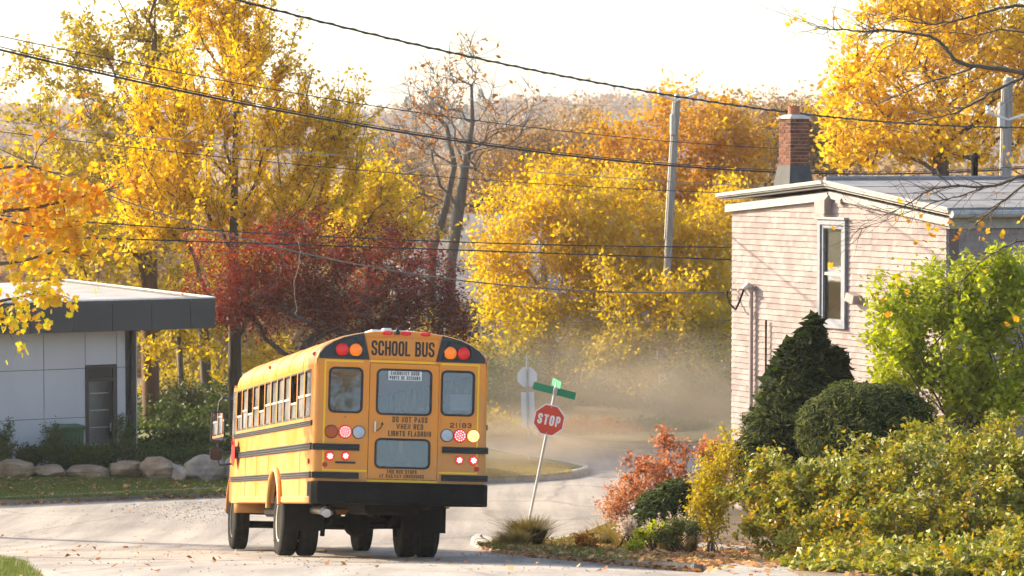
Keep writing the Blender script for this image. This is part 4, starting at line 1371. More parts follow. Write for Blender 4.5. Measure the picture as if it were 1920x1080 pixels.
MB().tube([hw(s_of(1441), -.05, z_of(1441, 600)), hw(s_of(1441), -.05, ZB)], .02, 6).build('vent_pipe', M['under'], gw)
for px in (1380, 1393):
    MB().tube([hw(s_of(px), .02, z_of(px, 543)), hw(s_of(px), -.12, z_of(px, 543))], .02, 6).build('insulator_bracket', M['steel'], gw)

# stove pipe on the roof
pb = P(1827, 345, 55.0)
sp_o = MB(); sp_o.tube([(pb[0], pb[1], pb[2] - .3), (pb[0], pb[1], pb[2] + .55)], .07, 12); sp_o.lathe([(.10, .5), (.10, .56), (.02, .62)], (pb[0], pb[1], pb[2]), (0, 0, 1), 12)
sp_o.build('vent_stack', M['under'], house, smooth=True)

# chimney of single bricks
cc = P(1488, 340, 58.3)
ctop = float(P(1488, 223, 58.3)[2]); cbot = float(P(1488, 338, 58.3)[2])
chim = MB()
CW = .46                                                     # side of the stack
def ch(a, b, z): return (cc[0] + hs[0]*a + ht[0]*b, cc[1] + hs[1]*a + ht[1]*b, z)
def cbox(mb_, a0, a1, b0, b1, z0, z1, tint=.5):
    vs = [ch(a, b, z) for z in (z0, z1) for b in (b0, b1) for a in (a0, a1)]
    mb_.add(vs, [(0, 2, 3, 1), (4, 5, 7, 6), (0, 1, 5, 4), (2, 6, 7, 3), (0, 4, 6, 2), (1, 3, 7, 5)], tint)
h2 = CW / 2
cbox(chim, -h2 + .012, h2 - .012, -h2 + .012, h2 - .012, cbot - .8, ctop)
core = chim.build('chimney', M['mortar'], hroof)
bh = .0762; nb_ = int((ctop - cbot - .28) / bh)
zb0 = ctop - nb_ * bh
for i in range(nb_):
    z0, z1 = zb0 + i * bh + .006, zb0 + (i + 1) * bh - .006
    cuts = [0, .1533, .3067, .46] if i % 2 == 0 else [0, .0767, .23, .3833, .46]
    for f in range(4):
        for a, b in zip(cuts[:-1], cuts[1:]):
            a_, b_ = -h2 + a + .005, -h2 + b - .005
            o = MB(); jit = r_.uniform(-.003, .004); d = .05
            if f == 0: cbox(o, a_, b_, -h2 - jit, -h2 + d, z0, z1, r_.random())
            elif f == 1: cbox(o, a_, b_, h2 - d, h2 + jit, z0, z1, r_.random())
            elif f == 2: cbox(o, h2 - d, h2 + jit, a_ + (.052 if a == 0 else 0), b_ - (.052 if b == .46 else 0), z0, z1, r_.random())
            else: cbox(o, -h2 - jit, -h2 + d, a_ + (.052 if a == 0 else 0), b_ - (.052 if b == .46 else 0), z0, z1, r_.random())
            o.build('brick', M['brick'], core, tint=True)
fl_ = MB()
vs = [ch(sa * (h2 + g), sb * (h2 + g), z) for z, g in ((cbot - .25, .09), (zb0 + .02, .015)) for sa, sb in ((-1, -1), (1, -1), (1, 1), (-1, 1))]
fl_.add(vs, [(0, 1, 5, 4), (1, 2, 6, 5), (2, 3, 7, 6), (3, 0, 4, 7), (4, 5, 6, 7)]).build('flashing', M['flash'], core)
vs = [ch(sa * (h2 + g), sb * (h2 + g), z) for z, g in ((ctop, .03), (ctop + .03, .03), (ctop + .09, -.08)) for sa, sb in ((-1, -1), (1, -1), (1, 1), (-1, 1))]
MB().add(vs, [(0, 1, 5, 4), (1, 2, 6, 5), (2, 3, 7, 6), (3, 0, 4, 7), (4, 5, 9, 8), (5, 6, 10, 9), (6, 7, 11, 10), (7, 4, 8, 11), (8, 9, 10, 11), (0, 3, 2, 1)]).build('chimney_cap', M['cement'], core)
MB().lathe([(.13, 0), (.12, .16), (.135, .2), (.10, .2), (.09, .05)], ch(0, 0, ctop + .07), (0, 0, 1), 16).build('chimney_pot', M['pot'], core, smooth=True)

# ================================================================== the modern building on the left
M['panel'] = surface('white_panel', (0.47, 0.455, 0.465), (0.56, 0.545, 0.55), 0.5, 0.6, stretch=(1, 1, .25))
M['fascia'] = surface('dark_fascia', (0.035, 0.036, 0.038), (0.055, 0.055, 0.055), 1.2, 0.55)
M['membrane'] = surface('roof_membrane', (0.30, 0.30, 0.31), (0.40, 0.40, 0.41), 1.0, 0.6, c3=(0.50, 0.50, 0.50))
M['doorgrey'] = surface('grey_door', (0.19, 0.175, 0.155), (0.24, 0.22, 0.195), 3, 0.55)
M['doorframe'] = plain('dark_frame', (0.05, 0.04, 0.033), 0.55)
M['galv'] = surface('galvanised_steel', (0.40, 0.39, 0.37), (0.54, 0.52, 0.49), 8, 0.5, metallic=0.5)
M['greenbin'] = surface('green_plastic', (0.03, 0.085, 0.035), (0.045, 0.115, 0.045), 4, 0.5)
au, av = ht, -hs                                          # same street grid
B0 = np.array(P(258, 800, 66.0)[:2])                      # right end of the front wall
def bw(u, v, z): return (B0[0] + au[0]*u + av[0]*v, B0[1] + au[1]*u + av[1]*v, z)
bz0 = gz(*B0) - .25
def bpos(px, py, vplane=0.0):
    """u and height on the plane of the front wall"""
    lo, hi = -16.0, 8.0
    for _ in range(50):
        m = (lo + hi) / 2; q = bw(m, vplane, 0)
        if q[0] / q[1] < (px - 960) / FPX: lo = m
        else: hi = m
    q = bw(lo, vplane, 0)
    return lo, float(P(px, py, q[1])[2])
ftop = bpos(402, 559, -.7)[1]; fbot = bpos(402, 615, -.7)[1]
uR = bpos(402, 600, -.7)[0]
UL = -14.0
print('building', B0, uR, ftop, fbot, bz0)
bld = thing('flat_roof_building', 'low modern building of pale grey panels under a dark flat roof', 'building')
BD = 10.0
core_b = MB(); core_b.slab([(UL, bz0), (0, bz0), (0, fbot + .05), (UL, fbot + .05)], [], lambda u, v, w: bw(u, w, v), .03, .3)
core_b.slab([(0, bz0), (BD, bz0), (BD, fbot + .05), (0, fbot + .05)], [], lambda u, v, w: bw(-w, u, v), .03, .3)
cw = core_b.build('wall', M['dark'], bld)
u_d0, zd1 = bpos(158, 687); u_d1, _ = bpos(217, 687)
zd0 = bz0 + .2
ucut = [UL, -11.2, -8.4, -5.6, bpos(80, 700)[0], u_d0, u_d1, bpos(247, 700)[0], 0.0]
zcut = [bz0 + .1, bpos(100, 785)[1], bpos(100, 693)[1], fbot]
for i in range(len(ucut) - 1):
    for j in range(3):
        a, b = ucut[i] + .007, ucut[i+1] - .007
        c, d = zcut[j] + .007, zcut[j+1] - .007
        if i == 5:
            if j < 2: continue
            c = zd1 + .03
        elif i == 4 and j == 2: pass
        MB().slab([(a, c), (b, c), (b, d), (a, d)], [], lambda u, v, w: bw(u, w, v), 0, .03).build('wall_panel', M['panel'], cw)
for j in range(3):
    for k in range(3):
        a, b = .1 + 3.2 * k, 3.28 + 3.2 * k
        MB().slab([(a, zcut[j] + .007), (b, zcut[j] + .007), (b, zcut[j+1] - .007), (a, zcut[j+1] - .007)], [], lambda u, v, w: bw(.03 - w, u, v), 0, .03).build('wall_panel', M['panel'], cw)
# door with transom
df = MB()
for a, b, c, d in ((u_d0, u_d0 + .07, zd0, zd1), (u_d1 - .1, u_d1, zd0, zd1), (u_d0 + .07, u_d1 - .1, zd1 - .06, zd1), (u_d0 + .07, u_d1 - .1, bpos(188, 712)[1] - .03, bpos(188, 712)[1] + .03)):
    df.slab([(a, c), (b, c), (b, d), (a, d)], [], lambda u, v, w: bw(u, w, v), -.03, .12)
dfo = df.build('door_frame', M['doorframe'], cw)
zt2 = bpos(188, 712)[1]
dl = MB().slab([(u_d0 + .07, zd0), (u_d1 - .1, zd0), (u_d1 - .1, zt2 - .03), (u_d0 + .07, zt2 - .03)], [], lambda u, v, w: bw(u, w, v), .03, .08).build('door', M['doorgrey'], cw)
MB().slab([(u_d0 + .07, zt2 + .03), (u_d1 - .1, zt2 + .03), (u_d1 - .1, zd1 - .06), (u_d0 + .07, zd1 - .06)], [], lambda u, v, w: bw(u, w, v), .04, .06).build('transom', M['doorgrey'], dfo)
for py in (737, 769, 801, 833):
    zz = bpos(188, py)[1]
    MB().slab([(u_d0 + .12, zz - .01), (u_d1 - .2, zz - .01), (u_d1 - .2, zz + .01), (u_d0 + .12, zz + .01)], [], lambda u, v, w: bw(u, w, v), .022, .03).build('door_strip', M['galv'], dl)
MB().tube([bw(u_d1 - .17, -.03, zd0 + .95), bw(u_d1 - .17, -.03, zd0 + 1.15)], .015, 6).build('handle', M['steel'], dl)
ud = bpos(248, 700)[0]
MB().tube([bw(ud - .02, -.07, bz0), bw(ud - .02, -.07, fbot)], .06, 10).build('downpipe', M['doorframe'], bld, smooth=True)
# roof slab: soffit, membrane, fascia panels
rs = MB(); rs.slab([(UL, -.68), (uR - .02, -.68), (uR - .02, BD + 1), (UL, BD + 1)], [], lambda u, v, w: bw(u, v, w), fbot + .04, ftop - .06)
rso = rs.build('roof', M['membrane'], bld)
fu = [uR]
for px in (356, 283, 209, 135, 55): fu.append(bpos(px, 600, -.7)[0])
fu += [fu[-1] - 1.1 * k for k in range(1, 9)]
for a, b in zip(fu[1:], fu[:-1]):
    MB().slab([(a + .006, fbot), (b - .006, fbot), (b - .006, ftop), (a + .006, ftop)], [], lambda u, v, w: bw(u, -.7 + w, v), -.02, .02).build('fascia_panel', M['fascia'], rso)
for k in range(8):
    a, b = -.66 + 1.4 * k, -.66 + 1.4 * (k + 1)
    MB().slab([(a + .006, fbot), (b - .006, fbot), (b - .006, ftop), (a + .006, ftop)], [], lambda u, v, w: bw(uR - w, u, v), -.02, .02).build('fascia_panel', M['fascia'], rso)
ed = MB(); ed.tube([bw(fu[-1], -.69, ftop + .012), bw(uR, -.69, ftop + .012), bw(uR, BD + .8, ftop + .012)], .025, 6)
ed.build('drip_edge', M['alu'], rso)

# wheelie bin
ub, zb_ = bpos(127, 800, -1.0)
bin_ = thing('wheelie_bin', 'green plastic wheelie bin beside the grey door', 'bin', bw(ub, -1.0, gz(*bw(ub, -1.0, 0)[:2]) + .12), rz=R(24))
zt = bpos(127, 797, -1.0)[1] - bin_.location[2]
m_ = MB(); vs = []
for z, sx, sy in ((.06, .22, .24), (zt * .9, .28, .32), (zt * .93, .30, .34)):
    vs += [(-sx, -sy, z), (sx, -sy, z), (sx, sy, z), (-sx, sy, z)]
m_.add(vs, [(0, 1, 5, 4), (1, 2, 6, 5), (2, 3, 7, 6), (3, 0, 4, 7), (4, 5, 9, 8), (5, 6, 10, 9), (6, 7, 11, 10), (7, 4, 8, 11), (8, 9, 10, 11), (3, 2, 1, 0)])
m_.build('body', M['greenbin'], bin_, bevel=.02)
MB().bbox(-.31, .31, -.37, .36, zt * .93 + .003, zt, .03).build('lid', M['greenbin'], bin_)
rb = MB()
for k in range(5): rb.box(-.2 + k * .09, -.17 + k * .09, -.335, -.25, .2, zt * .8)
rb.build('rib', M['greenbin'], bin_)
for s in (-1, 1):
    MB().lathe([(.1, -.03), (.1, .03)], (s * .25, .26, .1), (1, 0, 0), 16).build('wheel', M['rubber'], bin_)
MB().tube([(-.26, .37, zt - .03), (.26, .37, zt - .03)], .018, 8).build('handle', M['greenbin'], bin_)

# houses behind the trees
M['greyside'] = surface('grey_siding', (0.30, 0.30, 0.32), (0.38, 0.38, 0.40), 2, 0.8)
M['greyroof'] = surface('grey_shingle_roof', (0.22, 0.21, 0.215), (0.30, 0.29, 0.29), 6, 0.9)
def back_house(name, label, px, d, w, dep, zw, zr, rz, wallm, roofm, wn):
    p = P(px, 500, d)
    base = gz(p[0], p[1])
    t = thing(name, label, 'house', (p[0], p[1], base), rz=rz)
    zw -= base; zr -= base
    MB().box(-w/2, w/2, 0, dep, -.5, zw).build('wall', wallm, t)
    rr = MB(); o_ = .4
    vs = [(-w/2 - o_, -o_, zw - .1), (w/2 + o_, -o_, zw - .1), (w/2 + o_, dep/2, zr), (-w/2 - o_, dep/2, zr), (-w/2 - o_, dep + o_, zw - .1), (w/2 + o_, dep + o_, zw - .1)]
    vs += [(x, y, z - .15) for x, y, z in vs]
    rr.add(vs, [(0, 1, 2, 3), (3, 2, 5, 4), (6, 9, 8, 7), (9, 10, 11, 8), (0, 6, 7, 1), (4, 5, 11, 10), (1, 7, 8, 2), (2, 8, 11, 5), (0, 3, 9, 6), (3, 4, 10, 9)])
    rr.build('roof', roofm, t)
    g = MB(); g.add([(-w/2 + .02, 0, zw - .1), (-w/2 + .02, dep, zw - .1), (-w/2 + .02, dep/2, zr - .2)], [(0, 1, 2)]); g.add([(w/2 - .02, 0, zw - .1), (w/2 - .02, dep, zw - .1), (w/2 - .02, dep/2, zr - .2)], [(0, 1, 2)])
    g.build('gable', wallm, t)
    for x, z in wn:
        f = MB(); f.box(x - .45, x + .45, -.05, -.003, z, z + 1.1)
        fo = f.build('window', M['trimw'], t)
        MB().box(x - .38, x + .38, -.065, -.052, z + .07, z + 1.03).build('pane', M['houseglass'], fo)
    return t
zA = float(P(870, 405, 104)[2]); zB = float(P(870, 480, 104)[2])
back_house('grey_house', 'grey house with shingled roof half hidden behind the bare tree', 868, 104, 5.2, 7, float(P(868, 492, 104)[2]), zA, R(-8), M['greyside'], M['greyroof'], [(-1.2, 2.4), (1.2, 2.4)])
back_house('deck_house', 'grey house with a white railed deck behind golden birches', 1010, 100, 9.0, 7, float(P(1010, 560, 100)[2]), float(P(1010, 500, 100)[2]), R(6), M['greyside'], M['greyroof'], [(-3, 1.4), (0.2, 1.4), (2.6, 1.4)])
dp = P(998, 622, 97.5)
dk = thing('deck_railing', 'white picket deck railing showing through the golden leaves', 'railing', (dp[0], dp[1], float(P(998, 640, 97.5)[2])), rz=R(6))
hz = float(P(998, 603, 97.5)[2]) - dk.location[2]
MB().box(-1.7, 1.7, -.04, .04, hz - .06, hz).build('top_rail', M['trimw'], dk)
MB().box(-1.7, 1.7, -.03, .03, .02, .08).build('bottom_rail', M['trimw'], dk)
MB().box(-1.8, 1.8, -.05, 1.8, -.2, 0).build('deck', M['trimw'], dk)
for k in range(24):
    MB().box(-1.66 + k * .144 - .03, -1.66 + k * .144 + .03, -.02, .02, .081, hz - .061).build('picket', M['trimw'], dk)
for x in (-1.75, 0.0, 1.75):
    MB().box(x - .05, x + .05, .05, .15, gz(dp[0], dp[1]) - dk.location[2] - .3, hz).build('post', M['trimw'], dk)

# ================================================================== signs
M['signred'] = plain('sign_red', (0.62, 0.065, 0.03), 0.4)
M['signwhite'] = plain('sign_white', (0.78, 0.77, 0.75), 0.4)
M['signgreen'] = plain('sign_green', (0.015, 0.24, 0.11), 0.4)
M['galv'] = surface('galvanised_steel', (0.40, 0.39, 0.37), (0.54, 0.52, 0.49), 8, 0.5, metallic=0.5)
def stop_sign(name, label, base, top_dir, face, octz, plen, size, front=True):
    """post along top_dir; face = unit vector the sign faces"""
    t = thing(name, label, 'sign', base)
    up = Vector(top_dir).normalized(); fc = Vector(face); fc = (fc - up * fc.dot(up)).normalized(); rt = up.cross(fc)
    # rt is to the right as seen by someone reading the sign
    fr = lambda u, v, w: tuple(rt * u + up * v + fc * w)
    MB().tube([up * -.3, up * plen], .027, 10).build('post', M['galv'], t, smooth=True)
    rO = size / 2 / math.cos(math.pi / 8)
    o = MB().slab(ngon(0, octz, rO, 8, math.pi / 8), [], lambda u, v, w: fr(u, v, w), .03, .034).build('sign_plate', M['signwhite'], t)
    if front:
        MB().add([fr(u, v, .0355) for u, v in ngon(0, octz, rO * .925, 8, math.pi / 8)], [tuple(range(8))]).build('red_field', M['signred'], o)
        print_text('lettering', [('STOP', 0, octz, size * .74, size * .335, size * .062, .5)], lambda u, v: fr(u, v, .0372), M['signwhite'], o)
        for dz in (-.42, .42):
            MB().lathe([(.014, 0), (.01, .008)], fr(0, octz + size * dz, .035), fc, 8).build('bolt', M['galv'], o)
    return t, fr
pb = G(990, 985, .12)
d_s = pb[1]
ptop = P(1046, 708, d_s + .05)
pbase = P(990, 985, d_s)
upv = Vector(ptop - pbase); plen = upv.length
poct = Vector(P(1031, 788, d_s)) - Vector(pbase)
osz = plen * (poct.length / plen)
osz = (Vector(pbase) + 0*poct - Vector(pbase)).length
octz = poct.dot(upv.normalized())
ss, fr = stop_sign('stop_sign', 'leaning red stop sign with green street name blades on the corner', tuple(pbase), upv, (-.16, -1, .05), octz, plen - .1, 58.5 / FPX * d_s, True)
# street blades: one across, one along the view
zb1 = (Vector(P(1042, 733, d_s)) - Vector(pbase)).dot(upv.normalized())
MB().slab([(-.43, zb1 - .06), (.40, zb1 - .095), (.40, zb1 + .045), (-.43, zb1 + .085)], [], fr, -.004, .004).build('street_blade', M['signgreen'], ss)
MB().bbox(-.055, .055, -.04, .04, -.08, .06, .01, m=Matrix.Translation(Vector(fr(0, zb1, 0))) @ Vector(upv).to_track_quat('Z', 'Y').to_matrix().to_4x4()).build('blade_bracket', M['galv'], ss)
zb2 = zb1 + .14
def fr2(u, v, w):
    a = R(70)
    return fr(u * math.cos(a) + w * math.sin(a), v, u * math.sin(a) - w * math.cos(a))
MB().slab([(-.42, zb2 - .07), (.42, zb2 - .07), (.42, zb2 + .07), (-.42, zb2 + .07)], [], fr2, -.004, .004).build('street_blade', M['signgreen'], ss)

qb = G(992, 866, .12)
qd = qb[1]
qh = float(P(986, 665, qd)[2] - qb[2])
oz = float(P(988, 707, qd)[2] - qb[2])
s2, fr3 = stop_sign('stop_sign', 'bare back of a stop sign standing on the far lawn in the dust', tuple(qb), (-.02, 0, 1), (-.1, 1, 0), oz, qh, 37 / FPX * qd, False)
zq = float(P(985, 768, qd)[2] - qb[2])
MB().slab([(-.16, zq - .42), (.16, zq - .42), (.16, zq + .42), (-.16, zq + .42)], [], fr3, .03, .034).build('lower_plate', M['signwhite'], s2)

# ================================================================== utility poles
M['polewood'] = surface('weathered_pole', (0.20, 0.185, 0.175), (0.30, 0.285, 0.27), 4, 0.9, 0.6, 30, stretch=(3, 3, .3), c3=(0.38, 0.36, 0.345))
def pole(label, top, bot_px, d, r_, arms):
    pt = P(*top, d); pbm = P(*bot_px, d)
    dirv = (pt - pbm) / (pt[2] - pbm[2])
    base = pt + dirv * (gz(pt[0], pt[1]) - pt[2])
    t = thing('utility_pole', label, 'utility pole', tuple(base), group='utility poles')
    v = Vector(pt - base)
    MB().tube([v * -.05, v * .5, v], [r_ * 1.25, r_ * 1.1, r_], 14).build('pole_shaft', M['polewood'], t, smooth=True)
    MB().lathe([(r_ * 1.03, 0), (r_ * .8, .05), (.02, .08)], v, (0, 0, 1), 14).build('pole_cap', M['steel'], t, smooth=True)
    for k, (side, dz) in enumerate(arms):
        a = MB()
        p0 = v + Vector((0, -.1, dz)); p1 = v + Vector((side * .55, -.3, dz + .18))
        a.tube([p0, p1], .035, 6); a.lathe([(.04, -.05), (.075, 0), (.05, .04), (.075, .08), (.05, .12), (.06, .17)], p1, (0, 0, 1), 10)
        a.build('insulator_arm', M['signwhite'], t, smooth=True)
    MB().bbox(v.x - .12 - r_, v.x - r_ * .6, v.y - .16, v.y + .1, v.z - 1.2, v.z - .55, .03).build('equipment_box', M['galv'], t)
    MB().tube([v * .55 + Vector((-r_ - .03, -.08, 0)), v * .98 + Vector((-r_ - .02, -.08, 0))], .025, 6).build('cable_guard', M['galv'], t)
    return t, v, base
p1, v1, pbs = pole('weathered utility pole rising in front of the golden birches', (1270, 180), (1250, 520), 84.5, .10, [(-1, -.15), (1, -.12)])
pole('grey utility pole behind the pink house roof', (1890, 150), (1886, 335), 70.0, .13, [(-1, -1.0), (1, -1.0)])
# no-stopping plate on the pole
npl = P(1244, 711, 83.4)
sg_t = thing('parking_sign', 'small white no stopping plate on the utility pole', 'sign', tuple(npl))
MB().box(-.14, .14, 0, .006, -.15, .15).build('sign_plate', M['signwhite'], sg_t)
rg = MB(); rg.slab(ngon(0, .03, .095, 20), [ngon(0, .03, .072, 20)], lambda u, v, w: (u, w, v), -.003, -.001)
rg.add([(-.06, -.0025, .08), (-.045, -.0025, .095), (.06, -.0025, -.02), (.045, -.0025, -.035)], [(0, 1, 2, 3)])
rg.build('red_ring', M['signred'], sg_t)
ak = MB(); ak.add([(-.1, -.002, -.115), (-.06, -.002, -.09), (-.06, -.002, -.14)], [(0, 1, 2)]); ak.add([(.1, -.002, -.115), (.06, -.002, -.09), (.06, -.002, -.14)], [(0, 1, 2)]); ak.box(-.06, .06, -.003, -.001, -.12, -.11)
ak.add([(-.035, -.0015, .075), (-.02, -.0015, .075), (-.02, -.0015, -.015), (-.035, -.0015, -.015)], [(0, 1, 2, 3)])
ak.build('arrow_mark', M['ink'], sg_t)
MB().box(-.05, .05, .006, .95, -.02, .02).build('sign_bracket', M['galv'], sg_t)

# ================================================================== wires
M['cable'] = plain('black_cable', (0.015, 0.015, 0.017), 0.6)
M['cablegrey'] = plain('grey_cable', (0.30, 0.29, 0.28), 0.6)
M['orangecord'] = plain('orange_cord', (0.42, 0.30, 0.20), 0.7)
def wire(label, pts, r_, mat='cable', ext=(.25, .25), twist=0.0):
    """pts: (px, py, d); a smooth sagging curve through them, carried on past the frame"""
    q = np.array([P(*p) for p in pts])
    t = np.array([0] + list(np.cumsum(np.linalg.norm(np.diff(q, axis=0), axis=1)))); t = t / t[-1]
    deg = min(2, len(pts) - 1)
    co = [np.polyfit(t, q[:, k], 1 if k < 2 else deg) for k in range(3)]
    tt = np.linspace(-ext[0], 1 + ext[1], 70)
    C = np.stack([np.polyval(c, tt) for c in co], -1)
    o = MB().tube(C, r_, 6).build('utility_wire', M[mat], None, smooth=True)
    if twist:
        w = []
        for i, p in enumerate(np.stack([np.polyval(c, np.linspace(-ext[0], 1 + ext[1], 500)) for c in co], -1)):
            w.append(p + np.array([0, math.sin(i * .9) * r_ * 1.3, math.cos(i * .9) * r_ * 1.3]))
        MB().tube(w, r_ * .55, 5).build('lashing_wire', M[mat], o, smooth=True)
    return tag(o, label, 'wire', 'overhead wires')
wire('thick black cable falling from the top edge past the pole top', [(505, -1, 44), (860, 104, 50), (1268, 193, 57), (1600, 226, 63), (1920, 238, 68)], .017, twist=1)
wire('heavy black cable sweeping from upper left to the chimney foot', [(45, 85, 46), (400, 186, 50), (800, 264, 55), (1150, 305, 60), (1500, 322, 64), (1920, 321, 69)], .019)
wire('thinner black cable just above the heavy sweeping cable', [(330, 152, 49), (640, 228, 53), (960, 279, 57), (1400, 318, 63), (1920, 315, 69)], .009)
wire('thin wire high across the yellow ginkgo', [(120, 93, 60), (640, 187, 66), (1180, 262, 74), (1460, 277, 78)], .011)
wire('faint grey wire crossing the middle of the ginkgo', [(125, 240, 62), (640, 292, 68), (1000, 322, 72), (1370, 347, 78)], .010, 'cablegrey')
wire('dark wire below the faint grey wire on the ginkgo', [(130, 262, 62), (640, 318, 68), (1000, 342, 72), (1370, 362, 78)], .010)
wire('upper of two straight black cables over the red maple', [(0, 404, 58), (460, 436, 60), (900, 455, 63), (1375, 463, 67)], .013)
wire('lower of two straight black cables over the red maple', [(0, 441, 58), (560, 457, 60), (900, 473, 63), (1375, 486, 67)], .015)
wire('very thin wire near the hill line', [(640, 165, 90), (960, 190, 92), (1268, 200, 84)], .009, 'cablegrey')
wire('thin wire low in front of the red maple', [(500, 575, 66), (700, 590, 64), (900, 600, 62), (1366, 601, 57)], .0035, 'cable', (.05, 0))
sd = wire('service cable dropping across the red maple to the house mast', [(210, 372, 66), (430, 433, 64), (640, 490, 62), (870, 530, 60), (1130, 548, 58), (1374, 545, 55.9)], .016, ext=(.3, 0))
hc = MB(); hc.tube([P(556, 440, 59.8), P(563, 470, 59.8), P(560, 500, 59.8), P(551, 530, 59.8), P(553, 560, 59.8), P(557, 580, 59.8), P(553, 590, 59.8)], .005, 6)
hc.tube([P(551, 438, 59.8), P(556, 455, 59.8), P(562, 438, 59.8), P(560, 458, 59.8), P(566, 440, 59.8)], .006, 5)
tag(hc.build('hanging_cord', M['orangecord'], None, smooth=True), 'pale loose cord dangling from the two straight cables', 'cord')
gg = MB().tube([P(700, 340, 92), P(770, 322, 92), P(860, 292, 92), P(940, 262, 92)], .02, 6).build('guy_wire', M['cablegrey'], None)
tag(gg, 'pale guy wire slanting behind the bare tree trunks', 'wire')

# ================================================================== boulders along the lawn
M['boulder'] = surface('boulder_stone', (0.16, 0.095, 0.055), (0.31, 0.205, 0.125), 2.4, 0.9, 1.0, 9, c3=(0.46, 0.35, 0.25), dist=0.04)
M['boulderg'] = surface('grey_boulder_stone', (0.17, 0.14, 0.11), (0.30, 0.25, 0.20), 2.4, 0.9, 1.0, 9, c3=(0.44, 0.39, 0.33), dist=0.04)
def boulder(x0, x1, y0, y1, seed, label, mat):
    import bmesh
    d = G((x0 + x1) / 2, y1, .12)[1]
    c = P((x0 + x1) / 2, y1, d)
    w = (x1 - x0) / FPX * d; h = (y1 - y0) / FPX * d
    bm = bmesh.new(); bmesh.ops.create_icosphere(bm, subdivisions=4, radius=1.0)
    r2 = np.random.default_rng(seed)
    dirs = r2.normal(size=(15, 3)); dirs /= np.linalg.norm(dirs, axis=1)[:, None]
    lv = r2.uniform(.70, .98, 15)
    for v in bm.verts:
        n_ = np.array(v.co)
        # cut by random planes: flat faces with soft edges
        k = 1.12
        dots = dirs @ n_
        for dd, l in zip(dots, lv):
            if dd > .05: k = min(k, l * .93 / dd)
        k *= 1 + .018 * math.sin(9 * n_[0] + seed) + .02 * math.sin(14 * n_[2] + 3 * n_[1]) + .012 * math.sin(23 * n_[0] + 17 * n_[2] + seed)
        q = n_ * k
        q = np.sign(q) * np.abs(q) ** .9
        v.co = (q[0] * w * .54, q[1] * .55, q[2] * h * .56 + h * .42)
    me = bpy.data.meshes.new('boulder'); bm.to_mesh(me); bm.free()
    o = link('boulder', me, mat, None, smooth=True)
    o.location = (c[0], c[1] + .35, gz(c[0], c[1] + .3) + .10)
    o.rotation_euler = (0, 0, R(r2.uniform(0, 26)))
    return tag(o, label, 'boulder', 'boulders edging the lawn')
boulder(-22, 62, 862, 897, 1, 'brown boulder at the left end of the row beside the lawn', M['boulder'])
boulder(56, 118, 870, 896, 2, 'low flat tan boulder under the green bin', M['boulder'])
boulder(112, 206, 871, 896, 3, 'long pinkish low boulder in front of the grey door', M['boulder'])
boulder(206, 268, 862, 896, 4, 'square tan boulder below the downpipe', M['boulder'])
boulder(258, 318, 859, 900, 5, 'tall tan boulder leaning on the square one', M['boulder'])
boulder(314, 340, 866, 902, 6, 'narrow grey boulder wedged between two larger ones', M['boulderg'])
boulder(334, 416, 856, 904, 7, 'big rounded grey boulder beside the bus front', M['boulderg'])
boulder(408, 480, 854, 903, 8, 'grey boulder half hidden behind the bus nose', M['boulderg'])

# ================================================================== plants
M['bark'] = surface('bark_brown', (0.055, 0.042, 0.032), (0.105, 0.082, 0.062), 5, 0.95, 0.6, 18, stretch=(2, 2, .35), c3=(0.15, 0.12, 0.095))
M['barkred'] = surface('bark_red_brown', (0.085, 0.045, 0.028), (0.15, 0.085, 0.055), 4, 0.95, 0.8, 12, stretch=(3, 3, .25), c3=(0.20, 0.12, 0.08))
M['barkgrey'] = surface('bark_grey', (0.11, 0.095, 0.085), (0.18, 0.16, 0.14), 5, 0.95, 0.5, 18, stretch=(2, 2, .35))
M['barkbirch'] = surface('bark_birch', (0.16, 0.14, 0.12), (0.40, 0.38, 0.35), 3, 0.9, 0.3, 18, stretch=(1, 1, 2.2), c3=(0.50, 0.48, 0.45))

def tubes(name, chains, mat, parent):
    """chains: list of (pts (n,3), radii (n,))"""
    VV, FF, off = [], [], 0
    for pts, rad in chains:
        pts = np.asarray(pts, float); rad = np.asarray(rad, float)
        n = 8 if rad[0] > .06 else (5 if rad[0] > .018 else 3)
        t = np.gradient(pts, axis=0); t /= (np.linalg.norm(t, axis=1)[:, None] + 1e-9)
        ref = np.array([0.31, 0.17, 0.93]) if abs(t[0, 2]) < .9 else np.array([.9, .3, .1])
        u = ref - t * (t @ ref)[:, None]; u /= (np.linalg.norm(u, axis=1)[:, None] + 1e-9)
        w = np.cross(t, u)
        an = 2 * np.pi * np.arange(n) / n
        V = pts[:, None] + (u[:, None] * np.cos(an)[None, :, None] + w[:, None] * np.sin(an)[None, :, None]) * rad[:, None, None]
        m = len(pts)
        i, k = np.meshgrid(np.arange(m - 1), np.arange(n), indexing='ij')
        k2 = (k + 1) % n
        F = np.stack([i*n + k, i*n + k2, (i+1)*n + k2, (i+1)*n + k], -1).reshape(-1, 4) + off
        VV.append(V.reshape(-1, 3)); FF.append(F); off += m * n
    me = rawmesh(name, np.concatenate(VV), np.concatenate(FF))
    return link(name, me, mat, parent, smooth='all')

